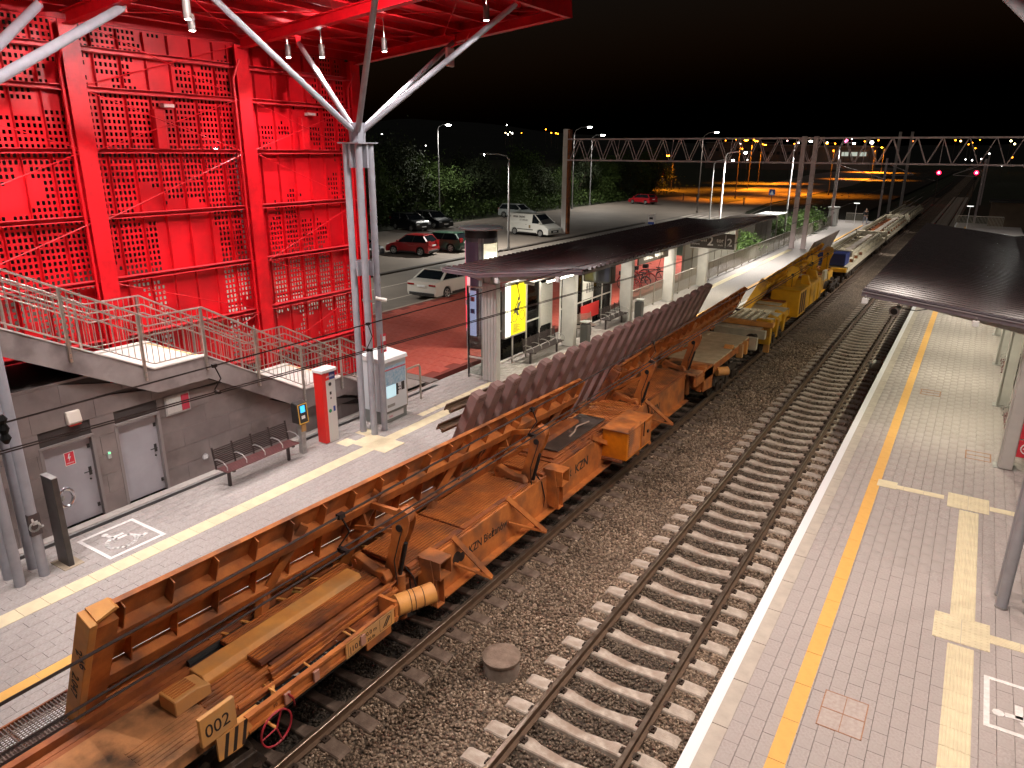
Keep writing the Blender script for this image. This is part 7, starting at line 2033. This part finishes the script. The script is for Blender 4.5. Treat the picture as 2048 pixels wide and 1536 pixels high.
MB().box(-1.2,.7,-1.002,-.985,.55,.62).build('side_moulding', M_BLK, vn)
MB().box(.2,.4,-1.001,-.99,.72,1.0).build('emblem', mat('emblem_brown', (.2,.14,.06), .5), vn)
vn.location = ot; vn.rotation_euler = orz

# ------------------------------------------------------------------ bicycles
M_BRED = mat('bike_red', (.50,.02,.02), .4)
def bicycle(lab, loc, rz, m):
    t = thing('bicycle', lab, 'bicycle', (0,0,0), 'bicycles parked on the red paving')
    for x in (-.52, .52):
        o = MB().path([(x+.33*math.cos(R(a)),0,.35+.33*math.sin(R(a))) for a in range(0,361,20)], .018, 5).build('wheel', M_TYRE, t)
        b = MB()
        for a in range(0,180,30): b.bar((x-.32*math.cos(R(a)),0,.35-.32*math.sin(R(a))),(x+.32*math.cos(R(a)),0,.35+.32*math.sin(R(a))),.004,.004)
        b.build('spoke', M_GALV, o)
        MB().path([(x+.37*math.cos(R(a)),0,.35+.37*math.sin(R(a))) for a in range(20,161,20)], .022, 5).build('mudguard', m, t)
    b = MB()
    for p, q in (((-.52,0,.35),(-.15,0,.32)),((-.15,0,.32),(-.28,0,.85)),((-.15,0,.32),(.36,0,.75)),((-.26,0,.78),(.36,0,.75)),((.36,0,.75),(.52,0,.35)),((-.52,0,.35),(-.26,0,.78))): b.tube(p,q,.02,6)
    b.build('frame', m, t)
    MB().box(-.40,-.16,-.07,.07,.88,.93).build('saddle', M_BLK, t, bev=.02)
    MB().path([(.22,-.3,1.02),(.33,-.22,1.06),(.34,0,1.02),(.33,.22,1.06),(.22,.3,1.02)], .014, 5).tube((.34,0,.75),(.34,0,1.03),.015,6).build('handlebar', M_BLK, t)
    MB().box(.36,.62,-.16,.16,.82,1.02).build('basket', M_BLK, t)
    t.location = loc; t.rotation_euler = (0,0,rz)
for i, (x, y, m, lab) in enumerate(((-15.6,36.6,M_BRED,'red bicycle nearest the third post of the shelter'),(-15.5,37.7,M_BLK,'dark bicycle between two others behind the railing'),(-15.7,38.8,M_BRED,'red bicycle with upright handlebars behind the railing'),(-15.5,39.9,M_BLK,'dark bicycle farthest along the rack, beside the fourth post'))):
    bicycle(lab, (x, y, .75), R(160+7*i), m)

# ------------------------------------------------------------------ person walking
def skin_body(name, joints, edges, m, parent, sub=2):
    me = bpy.data.meshes.new(name); me.from_pydata([j[:3] for j in joints], edges, []); me.materials.append(m)
    o = bpy.data.objects.new(name, me); COL.objects.link(o); adopt(o, parent)
    s = o.modifiers.new('skin', 'SKIN'); s.use_smooth_shade = True
    for i, j in enumerate(joints):
        me.skin_vertices[0].data[i].radius = (j[3], j[4] if len(j) > 4 else j[3])
    me.skin_vertices[0].data[0].use_root = True
    sd = o.modifiers.new('sub', 'SUBSURF'); sd.levels = sub; sd.render_levels = sub
    return o
t = thing('person', 'person in dark jacket and pale jeans walking near the end railing of the platform', 'person', (0,0,0))
M_SKIN = mat('skin', (.50,.30,.22), .6); M_JAC = mat('dark_jacket', (.025,.025,.03), .8); M_JEAN = mat('pale_jeans', (.22,.23,.28), .8)
b0 = skin_body('body', [(0,0,.95,.13,.10),(0,0,1.15,.13,.09),(0,0,1.38,.17,.10),(0,0,1.50,.06,.06),(0,.01,1.62,.085,.10),(0,.01,1.70,.08,.09),
    (-.10,0,.90,.09,.09),(-.13,.18,.50,.06,.06),(-.14,.10,.09,.045,.045),(-.14,.22,.04,.04,.03),(.10,0,.90,.09,.09),(.12,-.12,.50,.06,.06),(.12,-.34,.12,.045,.045),(.12,-.24,.05,.04,.03),
    (-.19,0,1.40,.055,.055),(-.25,-.12,1.14,.04,.04),(-.24,.02,.92,.032,.032),(.19,0,1.40,.055,.055),(.25,.12,1.15,.04,.04),(.22,.26,.98,.032,.032)],
    [(0,1),(1,2),(2,3),(3,4),(4,5),(0,6),(6,7),(7,8),(8,9),(0,10),(10,11),(11,12),(12,13),(2,14),(14,15),(15,16),(2,17),(17,18),(18,19)], M_SKIN, t)
skin_body('jacket', [(0,0,.93,.15,.12),(0,0,1.15,.15,.11),(0,0,1.40,.19,.12),(-.19,0,1.40,.07,.07),(-.25,-.12,1.14,.055,.055),(-.245,-.01,.98,.045,.045),(.19,0,1.40,.07,.07),(.25,.12,1.15,.055,.055),(.225,.24,1.02,.045,.045)],
    [(0,1),(1,2),(2,3),(3,4),(4,5),(2,6),(6,7),(7,8)], M_JAC, t)
skin_body('jeans', [(0,0,.95,.14,.11),(-.10,0,.86,.10,.10),(-.13,.17,.50,.075,.075),(-.14,.10,.14,.06,.06),(.10,0,.86,.10,.10),(.12,-.12,.50,.075,.075),(.12,-.33,.16,.06,.06)],
    [(0,1),(1,2),(2,3),(0,4),(4,5),(5,6)], M_JEAN, t)
skin_body('hair', [(0,-.02,1.66,.09,.09),(0,-.02,1.74,.09,.10)], [(0,1)], M_DARK, t)
t.location = (-10.2, 86.6, PZ); t.rotation_euler = (0,0,R(200))

# ================================================================== TREES AND SHRUBS
M_LEAF = mat('tree_leaf', (.034,.066,.008), .8, c2=(.06,.10,.014), scale=.8)
M_LEAFD = mat('dark_tree_leaf', (.018,.03,.008), .8, c2=(.03,.042,.012), scale=.8)
M_BARK = mat('bark', (.06,.045,.03), .9)
def crown_mesh(name, seed, n, rx, ry, z0, z1, leaf, m, clumps=26):
    rs = np.random.RandomState(seed)
    cz = (z0+z1)/2; rz_ = (z1-z0)/2
    C_ = rs.normal(size=(clumps, 3)); C_ /= np.linalg.norm(C_, axis=1)[:, None]
    C_ *= (rs.uniform(.35, 1.0, clumps)**.6)[:, None]
    k = rs.randint(0, clumps, n)
    P = C_[k] + rs.normal(size=(n, 3))*.17*rs.uniform(.5, 1.5, n)[:, None]
    P = P*np.array([rx, ry, rz_]) + np.array([0, 0, cz])
    a = rs.normal(size=(n, 3)); a /= np.linalg.norm(a, axis=1)[:, None]
    b_ = rs.normal(size=(n, 3)); b_ -= (b_*a).sum(1)[:, None]*a; b_ /= np.linalg.norm(b_, axis=1)[:, None]
    s = leaf*rs.uniform(.6, 1.4, n)[:, None]
    V = np.stack([P-a*s, P-b_*s*.45, P+a*s, P+b_*s*.45], 1).reshape(-1, 3)
    me = bpy.data.meshes.new(name)
    me.vertices.add(n*4); me.vertices.foreach_set('co', V.reshape(-1).astype(np.float32))
    me.loops.add(n*4); me.loops.foreach_set('vertex_index', np.arange(n*4, dtype=np.int32))
    me.polygons.add(n); me.polygons.foreach_set('loop_start', np.arange(0, n*4, 4, dtype=np.int32)); me.polygons.foreach_set('loop_total', np.full(n, 4, dtype=np.int32))
    me.update(calc_edges=True); me.materials.append(m)
    return me
CR_ = [crown_mesh('crown', s, 7000, 3.2, 3.2, .5, 8.2, .17, M_LEAF if s % 2 else M_LEAFD) for s in (1, 2, 3, 4)]
tb = MB().tube((0,0,0),(0,0,3.2),.16,8,.10)
for a in range(0, 360, 60): tb.tube((0,0,1.2+.004*a),(1.5*math.cos(R(a)),1.5*math.sin(R(a)),4.2+.003*a),.07,6,.03)
TRK = tb.mesh('trunk', M_BARK)
tspots = [(-53.8,56,1.0),(-54.5,62,1.05),(-53.6,69.5,.85),(-54,76,.8),(-53.5,83,.72),(-53,90,.78),(-53,97,.7),(-53.2,103,.95),(-52,110,.75),(-51.5,117,.8),(-52.5,125,.85),(-54,134,.9),(-58,145,1.0),(-59,58,1.25),(-60,70,1.1),(-60,83,1.0),(-60,98,1.0),(-59,114,1.05),(-60,130,1.1),(-53,49.5,.9)]
DSC = ['tallest yellowish-green tree at the left behind the black cars','second bushy tree behind the two black cars','low round tree between the lamp post and the silver car','dark bush-like tree behind the silver car','dark low tree behind the white van roof','dark tree left of the white portal post','low dark tree just right of the portal post','upright green tree beside the second white lamp','small tree right of the upright green tree','dim tree left of the lone red car','dim tree behind the lone red car','dark tree at the start of the orange light','dark tree beyond the bend of the road','dark tree in the rear row above the black cars','dark tree in the rear row behind the lamp post','dark tree in the rear row behind the silver car','dark tree in the rear row left of the portal post','dark tree in the rear row right of the portal post','dark tree in the rear row behind the lone red car','low tree at the left edge seen through the column tubes']
for i, ((x, y, s), lab) in enumerate(zip(tspots, DSC)):
    t = thing('tree', lab, 'tree', (x, y, .5), 'trees along the far side of the car park')
    inst('trunk', TRK, t, (x, y, .4), (0,0,rnd.uniform(0,6)), (s,s,s))
    inst('crown', CR_[i % 4], t, (x, y, .3), (0,0,rnd.uniform(0,6)), (s*rnd.uniform(.95,1.25),s*rnd.uniform(.95,1.25),s*rnd.uniform(.9,1.05)))
# undergrowth
ug = crown_mesh('undergrowth', 9, 16000, 4.6, 44, -.6, 2.3, .16, M_LEAF, 160)
o = bpy.data.objects.new('undergrowth', ug); COL.objects.link(o); o.location = (-53.3, 92, .4); o['kind'] = 'stuff'
tag(o, 'tangled low green undergrowth along the far edge of the car park', 'undergrowth')
hm = crown_mesh('shrub_foliage', 12, 3200, 1.1, 1.6, .1, 1.9, .09, mat('hedge_leaf', (.06,.11,.02), .6, c2=(.09,.15,.03), scale=2), 18)
for i, (x, y, s, lab) in enumerate(((-14.6,56,1.0,'green shrub behind the fence in front of the dark kiosk'),(-14.2,54,.8,'small dark green shrub beside the platform number sign'),(-14.6,74,1.1,'bright green shrub right of the twin grey posts'),(-14.4,78,1.2,'bright green shrub left of the white cabinet'),(-14.9,82,1.1,'green shrub touching the white cabinet'),(-15.4,70,.9,'shrub behind the white lamp post'))):
    t = thing('shrub', lab, 'shrub', (x, y, .5), 'shrubs behind the platform fence')
    inst('foliage', hm, t, (x, y, .5), (0,0,i), (s,s,s))
    inst('stem', TRK, t, (x, y, .4), (0,0,0), (.25,.25,.3))
# dark shapes right of the far end
t = thing('brick_shed', 'dark brown shed behind the railing at the far end of the right platform', 'shed', (3, 94, .5))
MB().box(.9,4.5,93,97,.5,3.2).build('wall', mat('shed_brown', (.12,.08,.055), .9, c2=(.16,.11,.07), scale=.8), t); MB().box(.7,4.7,92.8,97.2,3.201,3.4).build('roof', M_BLK, t)
